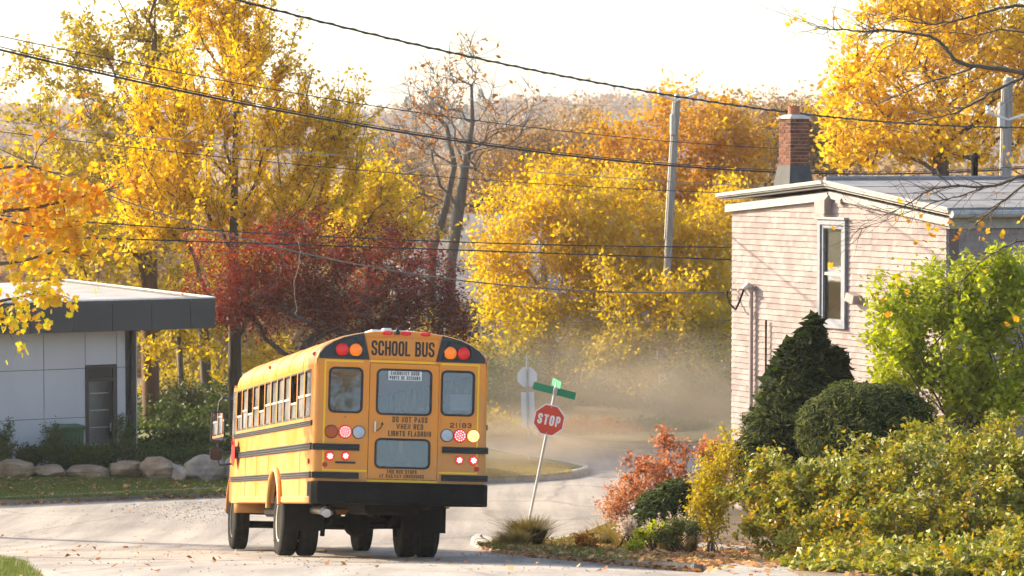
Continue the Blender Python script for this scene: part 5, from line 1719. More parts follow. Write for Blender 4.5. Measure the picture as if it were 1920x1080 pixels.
def leaves_mesh(name, C, size, tint, g, up=0.35, aspect=0.62, droop=0.0, outward=None):
    """diamond leaves folded a little along the rib"""
    n = len(C)
    nrm = g.normal(size=(n, 3)); nrm[:, 2] += up * 2
    if outward is not None: nrm += outward * 1.2
    nrm /= np.linalg.norm(nrm, axis=1)[:, None]
    a = g.normal(size=(n, 3)); a[:, 2] -= droop
    a -= nrm * (a * nrm).sum(1)[:, None]; a /= (np.linalg.norm(a, axis=1)[:, None] + 1e-9)
    b = np.cross(nrm, a)
    s = (size * g.uniform(.6, 1.35, n))[:, None]
    fold = nrm * s * g.uniform(-.18, .28, n)[:, None]
    V = np.stack([C - a * s * .55, C + b * s * .5 * aspect + fold - a * s * .05, C + a * s * .6, C - b * s * .5 * aspect + fold - a * s * .05], 1).reshape(-1, 3)
    F = np.arange(4 * n, dtype=np.int32).reshape(n, 4)
    return rawmesh(name, V, F, tint)

def in_ellipsoids(blobs, g, n, shell=0.0):
    """blobs: (px, py, rx, ry, d, rd_m, weight); points mostly away from the centre"""
    wts = np.array([b[6] if len(b) > 6 else b[2] * b[3] for b in blobs], float); wts /= wts.sum()
    out = []
    which = g.choice(len(blobs), n, p=wts)
    lum = g.normal(size=(len(blobs), 9, 3)); lum /= np.linalg.norm(lum, axis=2)[:, :, None]
    amp = g.uniform(-.42, .30, (len(blobs), 9))
    for i in which:
        px, py, rx, ry, d, rd = blobs[i][:6]
        while True:
            v = g.uniform(-1, 1, 3); l = np.linalg.norm(v)
            if l <= 1 and l >= shell: break
        v = v * (1 + amp[i][int(np.argmax(lum[i] @ (v / (l + 1e-9))))])
        out.append(P(px + v[0] * rx, py + v[1] * ry, d + v[2] * rd))
    return np.array(out)

def grow(trunk, r0, targets, g, rise=0.55, seg=0.55, wig=0.10, tip=0.008, expo=2.4):
    """a branching skeleton from the trunk to every target"""
    pos = [np.array(p, float) for p in trunk]; par = [-1] + list(range(len(trunk) - 1))
    nt_ = len(trunk)
    axis = pos[0]
    order = np.argsort(np.min(np.linalg.norm(targets[:, None] - np.array(pos)[None], axis=2), axis=1))
    ends = []
    for ti in order:
        t = targets[ti]
        A = np.array(pos)
        dv = t - A
        dist = np.linalg.norm(dv, axis=1)
        horiz = np.linalg.norm(dv[:, :2], axis=1)
        cost = dist + 1.6 * np.maximum(0, rise * horiz - dv[:, 2])
        cost[0] += 50 if nt_ > 2 else 0
        j = int(np.argmin(cost))
        p0 = A[j]; D = float(dist[j])
        if D < .12:
            ends.append(j); continue
        k = max(1, int(math.ceil(D / seg)))
        ctrl = p0 + (t - p0) * .5 + np.array([0, 0, 1]) * (-.10 * D if rise > 0.8 else .08 * D) + g.normal(0, .09 * D, 3)
        prev = j
        for q in range(1, k + 1):
            u = q / k
            p = p0 * (1-u)**2 + 2 * ctrl * u * (1-u) + t * u * u
            if q < k: p = p + g.normal(0, wig * seg, 3)
            pos.append(p); par.append(prev); prev = len(pos) - 1
        ends.append(prev)
    n = len(pos)
    load = np.zeros(n)
    kids = [[] for _ in range(n)]
    for i, p in enumerate(par):
        if p >= 0: kids[p].append(i)
    # children always have a higher index than their parent
    for i in range(n - 1, -1, -1):
        if not kids[i]: load[i] = tip ** expo
        else: load[i] = sum(load[k] for k in kids[i])
    rad = load ** (1 / expo)
    sc_ = r0 / max(rad[0], 1e-6)
    f = np.clip((rad - tip) / (rad[0] - tip + 1e-6), 0, 1)
    rad = rad * (1 + (sc_ - 1) * f)
    chains = []; done = set()
    stack = [0]
    starts = [(None, 0)]
    while starts:
        pr, i = starts.pop()
        ch_p, ch_r = ([pos[pr]], [min(rad[pr], rad[i] * 1.15)]) if pr is not None else ([], [])
        while True:
            ch_p.append(pos[i]); ch_r.append(rad[i])
            if not kids[i]: break
            ks = sorted(kids[i], key=lambda k: -rad[k])
            for k in ks[1:]: starts.append((i, k))
            i = ks[0]
        if len(ch_p) > 1: chains.append((np.array(ch_p), np.array(ch_r)))
    return np.array(pos), np.array(par), rad, ends, chains

def tree(name, label, cat, trunk, r0, blobs, ntar, nleaf, lsize, leafm, bark, seed, rise=.55, spread=.28, twigs=4, twl=.7, up=.35,
         tintf=None, group=None, tip=.009, shell=.2, bare=0.0, wig=.10, along=.35, aspect=.62, clump=1.0):
    g = np.random.default_rng(seed)
    trunk = [np.array(p, float) for p in trunk]
    base = trunk[0].copy()
    tg = in_ellipsoids(blobs, g, ntar, shell)
    pos, par, rad, ends, chains = grow(trunk, r0, tg, g, rise=rise, tip=tip, wig=wig)
    t = thing(name, label, cat, tuple(base), group=group)
    tw = []
    for e in ends:
        p = pos[e]; pd = pos[e] - pos[par[e]] if par[e] >= 0 else np.array([0, 0, 1.])
        pd = pd / (np.linalg.norm(pd) + 1e-9)
        for k in range(twigs):
            d = pd * .8 + g.normal(0, .55, 3) + np.array([0, 0, .15])
            d /= np.linalg.norm(d)
            L = twl * g.uniform(.5, 1.2)
            mid = p + d * L * .5 + g.normal(0, .05, 3)
            tw.append((np.array([p, mid, p + d * L + g.normal(0, .08, 3) * L]), np.array([tip, tip * .75, tip * .4])))
    tubes('trunk', [(c - base, r_) for c, r_ in chains + tw], M[bark], t)
    # leaves sit along the twigs and the thin branches
    if nleaf:
        thin = [i for i in range(len(pos)) if par[i] >= 0 and rad[i] < tip * 3.2]
        na = int(nleaf * along); nt2 = nleaf - na
        dens = g.uniform(.15, 1.0, len(tw)) ** clump
        if bare: dens *= (g.random(len(tw)) > bare)
        dens /= dens.sum()
        w = g.choice(len(tw), nt2, p=dens)
        T = np.array([x[0] for x in tw])
        u = g.uniform(0.05, 1.05, nt2)[:, None]
        C = T[w, 0] * (1-u)**2 + 2 * T[w, 1] * u * (1-u) + T[w, 2] * u * u
        if na and thin:
            th = np.array(thin)[g.integers(0, len(thin), na)]
            u2 = g.random(na)[:, None]
            C = np.concatenate([C, pos[th] * u2 + pos[np.array(par)[th]] * (1 - u2)])
            w = np.concatenate([w, g.integers(0, len(tw), na)])
        C = C + g.normal(0, spread, C.shape) * np.array([1, 1, .75])
        base_t = g.uniform(0, 1, len(tw))[w]
        tn = np.clip(.45 * base_t + .55 * g.random(len(C)), 0, 1)
        if tintf is not None: tn = np.clip(tintf(C, tn, g), 0, 1)
        me = leaves_mesh('crown', C - base, lsize, tn, g, up=up, aspect=aspect)
        link('crown', me, leafm if not isinstance(leafm, str) else M[leafm], t)
    return t

def gp(px, d, lift=.1):
    p = P(px, 600, d)
    return np.array([p[0], p[1], gz(p[0], p[1]) + lift - .25])

M['lf_ginkgo'] = leafmat('ginkgo_leaf', [(0.62, 0.38, 0.012), (0.84, 0.56, 0.015), (0.92, 0.70, 0.06)], .62)
M['lf_olive'] = leafmat('olive_leaf', [(0.28, 0.22, 0.03), (0.44, 0.33, 0.045), (0.66, 0.48, 0.06)], .58)
M['lf_maple'] = leafmat('maple_leaf', [(0.62, 0.15, 0.02), (0.72, 0.32, 0.025), (0.80, 0.56, 0.05), (0.56, 0.54, 0.05)], .58)
M['lf_red'] = leafmat('red_maple_leaf', [(0.13, 0.032, 0.020), (0.29, 0.050, 0.030), (0.52, 0.10, 0.04)], .5)
M['lf_gold'] = leafmat('golden_leaf', [(0.58, 0.31, 0.03), (0.78, 0.50, 0.045), (0.86, 0.65, 0.12)], .62)
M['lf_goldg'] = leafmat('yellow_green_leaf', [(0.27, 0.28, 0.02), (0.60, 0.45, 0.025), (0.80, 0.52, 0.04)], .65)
M['lf_amber'] = leafmat('amber_leaf', [(0.46, 0.20, 0.03), (0.68, 0.37, 0.04), (0.80, 0.52, 0.09)], .6)
M['lf_orange'] = leafmat('orange_leaf', [(0.30, 0.12, 0.03), (0.46, 0.20, 0.04), (0.58, 0.30, 0.06)], .45)
M['lf_lime'] = leafmat('lilac_leaf', [(0.25, 0.30, 0.02), (0.44, 0.48, 0.03), (0.60, 0.61, 0.10)], .58)
M['lf_yew'] = leafmat('yew_needle', [(0.018, 0.03, 0.008), (0.055, 0.078, 0.013), (0.22, 0.23, 0.038)], .4, rough=.75)
M['lf_rose'] = leafmat('rose_hedge_leaf', [(0.32, 0.12, 0.03), (0.56, 0.31, 0.03), (0.48, 0.39, 0.04), (0.16, 0.19, 0.03), (0.37, 0.37, 0.05), (0.68, 0.64, 0.34)], .43, rough=.38)
M['lf_yellowshrub'] = leafmat('yellow_shrub_leaf', [(0.36, 0.27, 0.02), (0.55, 0.42, 0.03), (0.64, 0.50, 0.07)], .5)
M['lf_redshrub'] = leafmat('red_shrub_leaf', [(0.42, 0.13, 0.06), (0.56, 0.23, 0.11), (0.62, 0.36, 0.18)], .55)
M['lf_juniper'] = leafmat('juniper_leaf', [(0.035, 0.055, 0.012), (0.07, 0.095, 0.02), (0.16, 0.17, 0.04)], .35, rough=.75)
M['lf_green'] = leafmat('green_leaf', [(0.04, 0.07, 0.015), (0.08, 0.12, 0.025), (0.15, 0.18, 0.04)], .4)
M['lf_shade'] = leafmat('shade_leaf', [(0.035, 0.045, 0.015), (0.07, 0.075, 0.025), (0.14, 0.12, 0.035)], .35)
M['lf_straw'] = leafmat('straw_blade', [(0.26, 0.17, 0.06), (0.40, 0.29, 0.11), (0.30, 0.30, 0.07)], .4)
M['lf_plume'] = leafmat('plume', [(0.55, 0.42, 0.32), (0.70, 0.58, 0.48), (0.80, 0.72, 0.64)], .5)
M['lf_fallen'] = leafmat('fallen_leaf', [(0.22, 0.085, 0.03), (0.40, 0.16, 0.05), (0.55, 0.28, 0.09), (0.62, 0.42, 0.16)], .2)
M['lf_grass'] = leafmat('grass_blade', [(0.09, 0.13, 0.025), (0.15, 0.20, 0.04), (0.26, 0.25, 0.08)], .4)
M['lf_valley'] = leafmat('valley_leaf', [(0.28, 0.18, 0.11), (0.42, 0.27, 0.13), (0.54, 0.38, 0.16)], .45)
M['lf_far'] = leafmat('far_leaf', [(0.20, 0.10, 0.06), (0.33, 0.17, 0.08), (0.40, 0.26, 0.10)], .35)
M['lf_farg'] = leafmat('far_conifer', [(0.05, 0.06, 0.035), (0.08, 0.09, 0.05), (0.12, 0.12, 0.06)], .15)

# --- left: tall olive tree, ginkgo, maple bough
d1 = 78.0
tree('tall_tree', 'tall thinning olive yellow tree with dark reddish trunk behind the flat roof', 'tree',
     [gp(283, d1), P(281, 640, d1), P(283, 400, d1), P(287, 200, d1), P(290, 60, d1), P(292, -90, d1)], .25,
     [(120, 240, 110, 130, d1, 3.0), (190, 110, 100, 90, d1, 2.5), (300, 20, 90, 80, d1, 2.2), (230, 330, 130, 120, d1, 3), (330, 130, 60, 120, d1, 2.5), (150, 420, 110, 90, d1 - 1, 2.5), (60, 130, 60, 90, d1, 2, 3000), (270, -80, 150, 60, d1, 2.5, 6000), (200, 500, 120, 70, d1, 2.4), (330, 530, 90, 60, d1, 2), (310, 650, 50, 28, d1 - 2, 1.2, 1600), (390, 660, 40, 22, d1 - 2, 1.2, 900)],
     220, 17500, .15, 'lf_olive', 'barkred', 21, rise=.75, spread=.13, shell=0., twl=.8, twigs=5, tip=.011, clump=1.6, tintf=lambda C, t, g: t + .35 * (1 - sstep(5.5, 9.5, C[:, 2])))
d2 = 73.0
tree('ginkgo_tree', 'bright yellow ginkgo tree with ascending branches behind the red maple', 'tree',
     [gp(440, d2), P(440, 640, d2), P(438, 480, d2), P(440, 330, d2), P(443, 200, d2), P(447, 80, d2), P(452, -60, d2)], .18,
     [(300, 300, 110, 170, d2, 2.0), (330, 180, 90, 90, d2, 1.6), (420, 250, 110, 180, d2, 2.2), (540, 300, 110, 140, d2, 2.0), (630, 270, 55, 120, d2, 1.2), (470, 90, 100, 110, d2, 1.6), (400, 20, 80, 70, d2, 1.3), (360, 420, 130, 70, d2, 2.2), (500, 410, 110, 70, d2, 2.0), (560, 200, 70, 70, d2, 1.2, 3500), (640, 330, 60, 90, d2, 1.2, 3500), (250, 400, 60, 90, d2, 1.5)],
     330, 37000, .118, 'lf_ginkgo', 'bark', 22, rise=1.4, spread=.085, twl=.95, twigs=4, tip=.012, clump=2.2, along=.5, shell=.0)
d3 = 73.5
# --- red Japanese maple: low, wide, many stems
tree('red_maple', 'dark red spreading maple tree with several grey stems behind the bus', 'tree',
     [gp(585, 70.0), P(588, 760, 70), P(585, 690, 70), P(572, 640, 70)], .20,
     [(560, 470, 130, 60, 70, 2.6), (430, 520, 90, 70, 70, 2.2), (700, 500, 140, 70, 70, 2.6), (800, 560, 80, 60, 70, 1.6), (520, 560, 150, 60, 70.5, 2.4), (640, 590, 170, 55, 70.5, 2.2), (420, 590, 70, 50, 70, 1.6), (560, 425, 80, 30, 70, 1.6), (760, 610, 100, 40, 70.5, 1.6), (850, 610, 40, 35, 70, 1.2, 1400)],
     260, 38000, .078, 'lf_red', 'barkgrey', 23, rise=.45, spread=.17, twl=.55, twigs=4, tip=.009, up=.7, clump=1.1,
     tintf=lambda C, t, g: t * .75 + .25 * sstep(7.2, 9.2 - 3.0, C[:, 2]) * 0 + .30 * sstep(3.6, 6.0, C[:, 2]) - .05)
# --- bare tree
d5 = 97.0
tree('bare_tree', 'half bare tree with forked grey trunk and few orange leaves', 'tree',
     [gp(842, d5), P(843, 500, d5), P(858, 400, d5), P(872, 310, d5), P(886, 230, d5), P(884, 160, d5)], .23,
     [(870, 150, 90, 70, d5, 2.0), (800, 200, 70, 80, d5, 2.0), (950, 210, 80, 70, d5, 2.0), (900, 90, 60, 30, d5, 1.5, 1800), (980, 270, 60, 70, d5, 2.0), (780, 310, 90, 70, d5, 1.8), (870, 260, 90, 60, d5, 2.0), (930, 330, 90, 60, d5, 2)],
     150, 520, .17, 'lf_orange', 'barkgrey', 25, rise=.6, spread=.16, twl=1.0, twigs=4, tip=.012, bare=.5, wig=.16)
tree('bare_tree', 'slim bare second trunk standing left of the forked one', 'tree',
     [gp(800, d5 + 2), P(810, 470, d5 + 2), P(835, 390, d5 + 2), P(852, 310, d5 + 2), P(838, 240, d5 + 2)], .19,
     [(790, 240, 50, 60, d5 + 2, 1.6), (740, 330, 70, 60, d5 + 2, 1.8), (830, 190, 50, 50, d5 + 2, 1.5), (770, 400, 70, 50, d5 + 2, 1.6)],
     70, 600, .17, 'lf_orange', 'barkgrey', 26, rise=.6, spread=.2, twl=.9, twigs=4, tip=.012, bare=.45, wig=.16)
# --- golden birches right of centre
hgold = lambda C, t, g: t
tree('golden_tree', 'broad golden orange tree rising behind the utility pole', 'tree',
     [gp(1235, 96), P(1240, 700, 96), P(1250, 520, 96), P(1262, 380, 96), P(1270, 270, 96)], .22,
     [(1280, 235, 115, 62, 96, 2.4), (1180, 275, 100, 70, 96, 2.6), (1345, 330, 90, 110, 96, 2.4), (1220, 380, 140, 100, 96, 2.8), (1100, 350, 100, 80, 96, 2.4), (1340, 460, 70, 80, 96, 2), (1200, 480, 130, 70, 96, 2.4), (1010, 320, 90, 45, 97, 2), (1400, 270, 50, 50, 96, 1.6)],
     330, 29000, .155, 'lf_amber', 'barkbirch', 31, rise=.8, spread=.2, twl=.75, twigs=4, clump=.9)
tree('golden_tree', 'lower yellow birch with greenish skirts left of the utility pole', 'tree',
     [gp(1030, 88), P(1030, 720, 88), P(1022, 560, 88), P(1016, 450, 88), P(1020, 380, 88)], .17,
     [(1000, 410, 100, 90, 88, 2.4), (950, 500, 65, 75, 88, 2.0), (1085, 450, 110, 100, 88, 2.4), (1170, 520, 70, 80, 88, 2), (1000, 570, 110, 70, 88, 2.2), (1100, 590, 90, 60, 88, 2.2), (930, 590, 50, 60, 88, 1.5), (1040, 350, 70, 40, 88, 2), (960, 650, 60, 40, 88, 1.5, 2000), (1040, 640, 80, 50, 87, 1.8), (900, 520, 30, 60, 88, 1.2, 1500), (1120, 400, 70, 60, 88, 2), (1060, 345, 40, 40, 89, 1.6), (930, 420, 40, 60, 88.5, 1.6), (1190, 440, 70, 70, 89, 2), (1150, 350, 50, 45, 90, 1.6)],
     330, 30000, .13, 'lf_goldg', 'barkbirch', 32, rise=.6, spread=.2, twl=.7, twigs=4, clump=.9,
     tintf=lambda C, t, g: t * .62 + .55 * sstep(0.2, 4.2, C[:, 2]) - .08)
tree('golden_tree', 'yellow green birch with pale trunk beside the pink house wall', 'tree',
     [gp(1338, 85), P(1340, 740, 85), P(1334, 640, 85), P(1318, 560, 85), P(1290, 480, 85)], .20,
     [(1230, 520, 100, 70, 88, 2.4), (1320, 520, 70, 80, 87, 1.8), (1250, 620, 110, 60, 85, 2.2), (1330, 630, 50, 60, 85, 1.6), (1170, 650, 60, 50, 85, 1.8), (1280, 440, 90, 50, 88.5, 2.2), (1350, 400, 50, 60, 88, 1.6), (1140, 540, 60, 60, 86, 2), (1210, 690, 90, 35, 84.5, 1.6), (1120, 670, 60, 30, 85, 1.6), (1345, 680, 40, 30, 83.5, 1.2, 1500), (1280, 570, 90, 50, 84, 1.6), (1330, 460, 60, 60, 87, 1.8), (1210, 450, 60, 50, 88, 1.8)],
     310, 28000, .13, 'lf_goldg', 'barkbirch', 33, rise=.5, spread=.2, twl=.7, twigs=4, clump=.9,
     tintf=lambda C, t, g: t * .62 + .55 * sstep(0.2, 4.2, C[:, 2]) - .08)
tree('golden_tree', 'hazy orange tree crown beyond the bare tree', 'tree',
     [gp(960, 118), P(960, 500, 118), P(965, 360, 118)], .2,
     [(980, 280, 120, 60, 118, 3), (1080, 260, 100, 50, 118, 3), (1000, 350, 120, 60, 118, 3), (880, 370, 80, 50, 118, 2.5), (1400, 260, 60, 50, 118, 3), (1440, 230, 40, 40, 118, 2, 1500)][:4],
     150, 13000, .16, 'lf_valley', 'barkgrey', 34, rise=.6, spread=.32, twl=.9, twigs=4)
tree('golden_tree', 'russet tree beyond the chimney of the pink house', 'tree',
     [gp(1420, 112), P(1420, 500, 112), P(1424, 360, 112)], .2,
     [(1420, 260, 70, 60, 112, 3), (1490, 250, 60, 60, 112, 3), (1400, 340, 60, 60, 112, 2.5), (1560, 270, 60, 60, 112, 2.5)],
     140, 14000, .16, 'lf_valley', 'barkgrey', 35, rise=.6, spread=.3, twl=.9, twigs=4)
tree('yellow_tree', 'loose yellow green tree between the ginkgo and the bare trunks', 'tree',
     [gp(690, 84), P(690, 560, 84), P(688, 440, 84)], .14,
     [(690, 380, 70, 50, 84, 1.8), (650, 430, 70, 50, 84, 1.8), (740, 420, 60, 50, 84, 1.6), (600, 400, 50, 50, 84, 1.6), (720, 340, 50, 40, 84, 1.5)],
     110, 8000, .13, 'lf_goldg', 'bark', 36, rise=.6, spread=.2, twl=.7, twigs=4, tintf=lambda C, t, g: t * .6 + .4)
tree('orange_tree', 'russet orange thin tree left of the bare trunks', 'tree',
     [gp(745, 104), P(745, 500, 104), P(748, 400, 104)], .15,
     [(740, 310, 60, 40, 104, 2), (700, 340, 60, 40, 104, 2), (770, 360, 60, 50, 104, 2), (820, 420, 60, 50, 104, 2)],
     90, 3600, .15, 'lf_valley', 'barkgrey', 37, rise=.5, spread=.25, twl=.9, twigs=4)
# --- right: yellow maple behind the house
d7 = 74.0
tree('yellow_maple', 'big golden maple tree behind the pink house roof', 'tree',
     [gp(1762, d7), P(1762, 500, d7), P(1764, 330, d7), P(1760, 230, d7), P(1765, 130, d7)], .24,
     [(1720, 100, 120, 90, d7, 2.8), (1620, 190, 90, 80, d7, 2.4), (1700, 250, 120, 60, d7, 2.6), (1820, 220, 110, 80, d7, 2.6), (1850, 60, 120, 90, d7, 2.8), (1760, -20, 140, 60, d7, 2.8), (1950, 160, 100, 140, d7, 2.6), (1590, 270, 60, 50, d7, 2), (1680, 30, 50, 40, d7, 1.8), (1560, 230, 30, 40, d7, 1.2, 1400)],
     300, 19000, .16, 'lf_gold', 'bark', 41, rise=.7, spread=.2, twl=.75, twigs=4, clump=1.8, tintf=lambda C, t, g: t * .8 + .25)

# --- understory beyond the crossing: trunks and dark shrubs in the shade
for k, (px, d, top, r_, lab) in enumerate(((338, 88, 600, .10, 'slim dark trunk right of the flat roof'), (385, 84, 560, .17, 'thick shaded trunk just left of the bus front'))):
    tree('shade_tree', lab, 'tree', [gp(px, d), P(px + 2, 720, d), P(px - 4, 620, d), P(px, top - 40, d)], r_,
         [(px, top, 70, 50, d, 2.2), (px + 40, top - 40, 60, 40, d, 2)], 50, 6000, .13, 'lf_olive', 'bark', 50 + k, rise=.5, spread=.25)

tree('roadside_tree', 'half bare roadside tree just outside the left edge, shading the road', 'tree',
     [np.array([-15.0, 53.0, gz(-15, 53) - .1]), np.array([-15.1, 53, gz(-15, 53) + 2]), np.array([-14.9, 53.1, gz(-15, 53) + 4]), np.array([-15, 53, gz(-15, 53) + 6])], .16,
     [(960 + FPX * -15 / 53, 330, 240, 180, 53, 2.2)], 90, 2600, .11, 'lf_gold', 'barkgrey', 58, rise=.7, spread=.2, twl=.7, twigs=4, bare=.3)

for k_, (tx, ty, th, lab) in enumerate(((20.5, -24.0, 9.5, 'tree up the hill mirrored in the rear bus windows'), (34.5, -27.0, 8.0, 'smaller tree up the hill mirrored in the rear bus windows'))):
    gb = np.array([tx, ty, gz(tx, ty) - .1])
    g9 = np.random.default_rng(900 + k_)
    pos9, par9, rad9, ends9, ch9 = grow([gb, gb + np.array([0, 0, th * .3]), gb + np.array([.2, 0, th * .6])], .2, gb + g9.normal(0, 1, (60, 3)) * np.array([1.5, 1.5, th * .16]) + np.array([0, 0, th * .7]), g9)
    t9 = thing('hill_tree', lab, 'tree', tuple(gb))
    tubes('trunk', [(c_ - gb, r9) for c_, r9 in ch9], M['bark'], t9)
    C9 = pos9[np.array(ends9)][g9.integers(0, len(ends9), 5000)] + g9.normal(0, .4, (5000, 3))
    link('crown', leaves_mesh('crown', C9 - gb, .2, g9.random(5000), g9), M['lf_olive'], t9)

def bush(name, label, blobs, n, size, leafm, seed, d_base, px, stems=7, cat='shrub', up=.35, spread=.10, group=None, tintf=None, aspect=.62, twigl=.28, ntar=90, rise=.9, r0=.02, bark='bark', shell=.45, along=.15, clump=1.0, zbase=None, nobj=0):
    g = np.random.default_rng(seed)
    b = gp(px, d_base, .25) if zbase is None else np.array([P(px, 600, d_base)[0], d_base, zbase])
    t = thing(name, label, cat, tuple(b), group=group)
    tg = in_ellipsoids(blobs, g, ntar, shell)
    chains = []
    allpos = []; tw = []
    for s in range(stems):
        mine = tg[s::stems]
        if len(mine) == 0: continue
        root = b + np.array([g.normal(0, .12), g.normal(0, .12), 0])
        pos, par, rad, ends, ch = grow([root, root + (mine.mean(0) - root) * .3], r0, mine, g, rise=rise, tip=.004, seg=.3)
        chains += ch
        for e in ends:
            p = pos[e]
            for k in range(3):
                d = g.normal(0, 1, 3); d[2] += .5; d /= np.linalg.norm(d)
                tw.append((np.array([p, p + d * twigl * .5, p + d * twigl * g.uniform(.7, 1.2)]), np.array([.004, .003, .002])))
    tubes('stems', [(c - b, r_) for c, r_ in chains + tw], M[bark], t)
    T = np.array([x[0] for x in tw])
    dens = g.uniform(.3, 1, len(T)) ** clump; dens /= dens.sum()
    w = g.choice(len(T), n, p=dens); u = g.uniform(0, 1.1, n)[:, None]
    C = T[w, 0] * (1 - u) + T[w, 2] * u + g.normal(0, spread, (n, 3))
    # nothing below the ground
    gzv = ground(C[:, 0], C[:, 1]) + .14
    C[:, 2] = np.maximum(C[:, 2], gzv + g.uniform(0, .1, n))
    tn = np.clip(.4 * g.random(len(T))[w] + .6 * g.random(n), 0, 1)
    if tintf is not None: tn = np.clip(tintf(C, tn, g), 0, 1)
    if nobj:
        near = np.argsort(C[:, 1])[:nobj * 3][::3]
        vars_ = []
        for x in (.1, .3, .5, .7, .9):
            pts_ = [(0, -.5, 0), (.26, -.42, .05), (.40, -.12, .09), (.26, .25, .05), (0, .58, -.04), (-.26, .25, .05), (-.40, -.12, .09), (-.26, -.42, .05), (0, 0, -.02)]
            me_ = bpy.data.meshes.new('leaf'); me_.from_pydata(pts_, [], [(8, i, (i + 1) % 8) for i in range(8)])
            at = me_.attributes.new('tint', 'FLOAT', 'FACE'); at.data.foreach_set('value', np.full(8, x, np.float32))
            me_.materials.append(M[leafm]); vars_.append(me_)
        for i in near:
            nv = Vector(g.normal(size=3) + np.array([-.2, -.6, .7])); nv.normalize()
            o = bpy.data.objects.new('leaf', vars_[min(4, int(tn[i] * 5))]); COL.objects.link(o); o.parent = t
            o.matrix_local = Matrix.Translation(Vector(C[i] - b)) @ (nv.to_track_quat('Z', 'Y').to_matrix() @ Matrix.Rotation(g.uniform(0, 6.28), 3, 'Z')).to_4x4() @ Matrix.Scale(size * g.uniform(.8, 1.3), 4)
        keep = np.ones(len(C), bool); keep[near] = False
        C, tn = C[keep], tn[keep]
    fo_ = link('foliage', leaves_mesh('foliage', C - b, size, tn, g, up=up, aspect=aspect), M[leafm], t)
    if nobj: tag(fo_, kind='stuff')
    return t

def dense(name, label, blobs, n, size, leafm, seed, px, d_base, cat='shrub', up=.2, tintf=None, aspect=.3, group=None, jit=.05, lumps=60):
    """clipped or conifer mass: needles on a lumpy surface and inside, dark stem inside"""
    g = np.random.default_rng(seed)
    b = gp(px, d_base, .25)
    t = thing(name, label, cat, tuple(b), group=group)
    wts = np.array([x[2] * x[3] for x in blobs], float); wts /= wts.sum()
    C = []; O = []
    which = g.choice(len(blobs), n, p=wts)
    lum = [g.normal(size=(lumps, 3)) for _ in blobs]
    for l in lum: l /= np.linalg.norm(l, axis=1)[:, None]
    lh = [g.uniform(-.07, .07, lumps) for _ in blobs]
    for i, bl in enumerate(blobs):
        m = int((which == i).sum())
        v = g.normal(size=(m, 3)); v /= np.linalg.norm(v, axis=1)[:, None]
        near = np.argmax(v @ lum[i].T, axis=1)
        rr = 1 + lh[i][near] - np.abs(g.normal(0, jit * 1.6, m)) + (g.random(m) > .985) * g.uniform(0, .12, m)
        v2 = v * rr[:, None]
        px_, py_, rx, ry, d, rd = bl[:6]
        c = P(px_, py_, d)
        k = d / FPX
        C.append(np.stack([c[0] + v2[:, 0] * rx * k, c[1] + v2[:, 1] * rd, c[2] + v2[:, 2] * ry * k], -1)); O.append(v)
    C = np.concatenate(C); O = np.concatenate(O)
    C[:, 2] = np.maximum(C[:, 2], ground(C[:, 0], C[:, 1]) + .14 + g.uniform(0, .06, len(C)))
    tn = np.clip(g.random(len(C)) ** 1.0, 0, 1)
    if tintf is not None: tn = np.clip(tintf(C, tn, g), 0, 1)
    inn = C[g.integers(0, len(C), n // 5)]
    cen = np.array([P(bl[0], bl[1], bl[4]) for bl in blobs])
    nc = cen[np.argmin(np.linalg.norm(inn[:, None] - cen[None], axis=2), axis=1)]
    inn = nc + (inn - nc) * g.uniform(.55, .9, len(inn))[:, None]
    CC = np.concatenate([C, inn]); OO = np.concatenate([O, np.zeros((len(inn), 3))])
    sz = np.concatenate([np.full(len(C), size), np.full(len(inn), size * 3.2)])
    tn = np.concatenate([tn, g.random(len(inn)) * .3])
    link('foliage', leaves_mesh('foliage', CC - b, sz, tn, g, up=up, aspect=np.concatenate([np.full((len(C), 1), aspect), np.full((len(inn), 1), .7)]), outward=OO), M[leafm], t)
    ch = []
    for k in range(26):
        q = C[g.integers(0, len(C))]
        ch.append((np.array([b + g.normal(0, .08, 3) * np.array([1, 1, 0]) - b, (q - b) * .5 + g.normal(0, .05, 3), (q - b) * .93]), np.array([.03, .018, .006])))
    tubes('stems', ch, M['bark'], t)
    return t

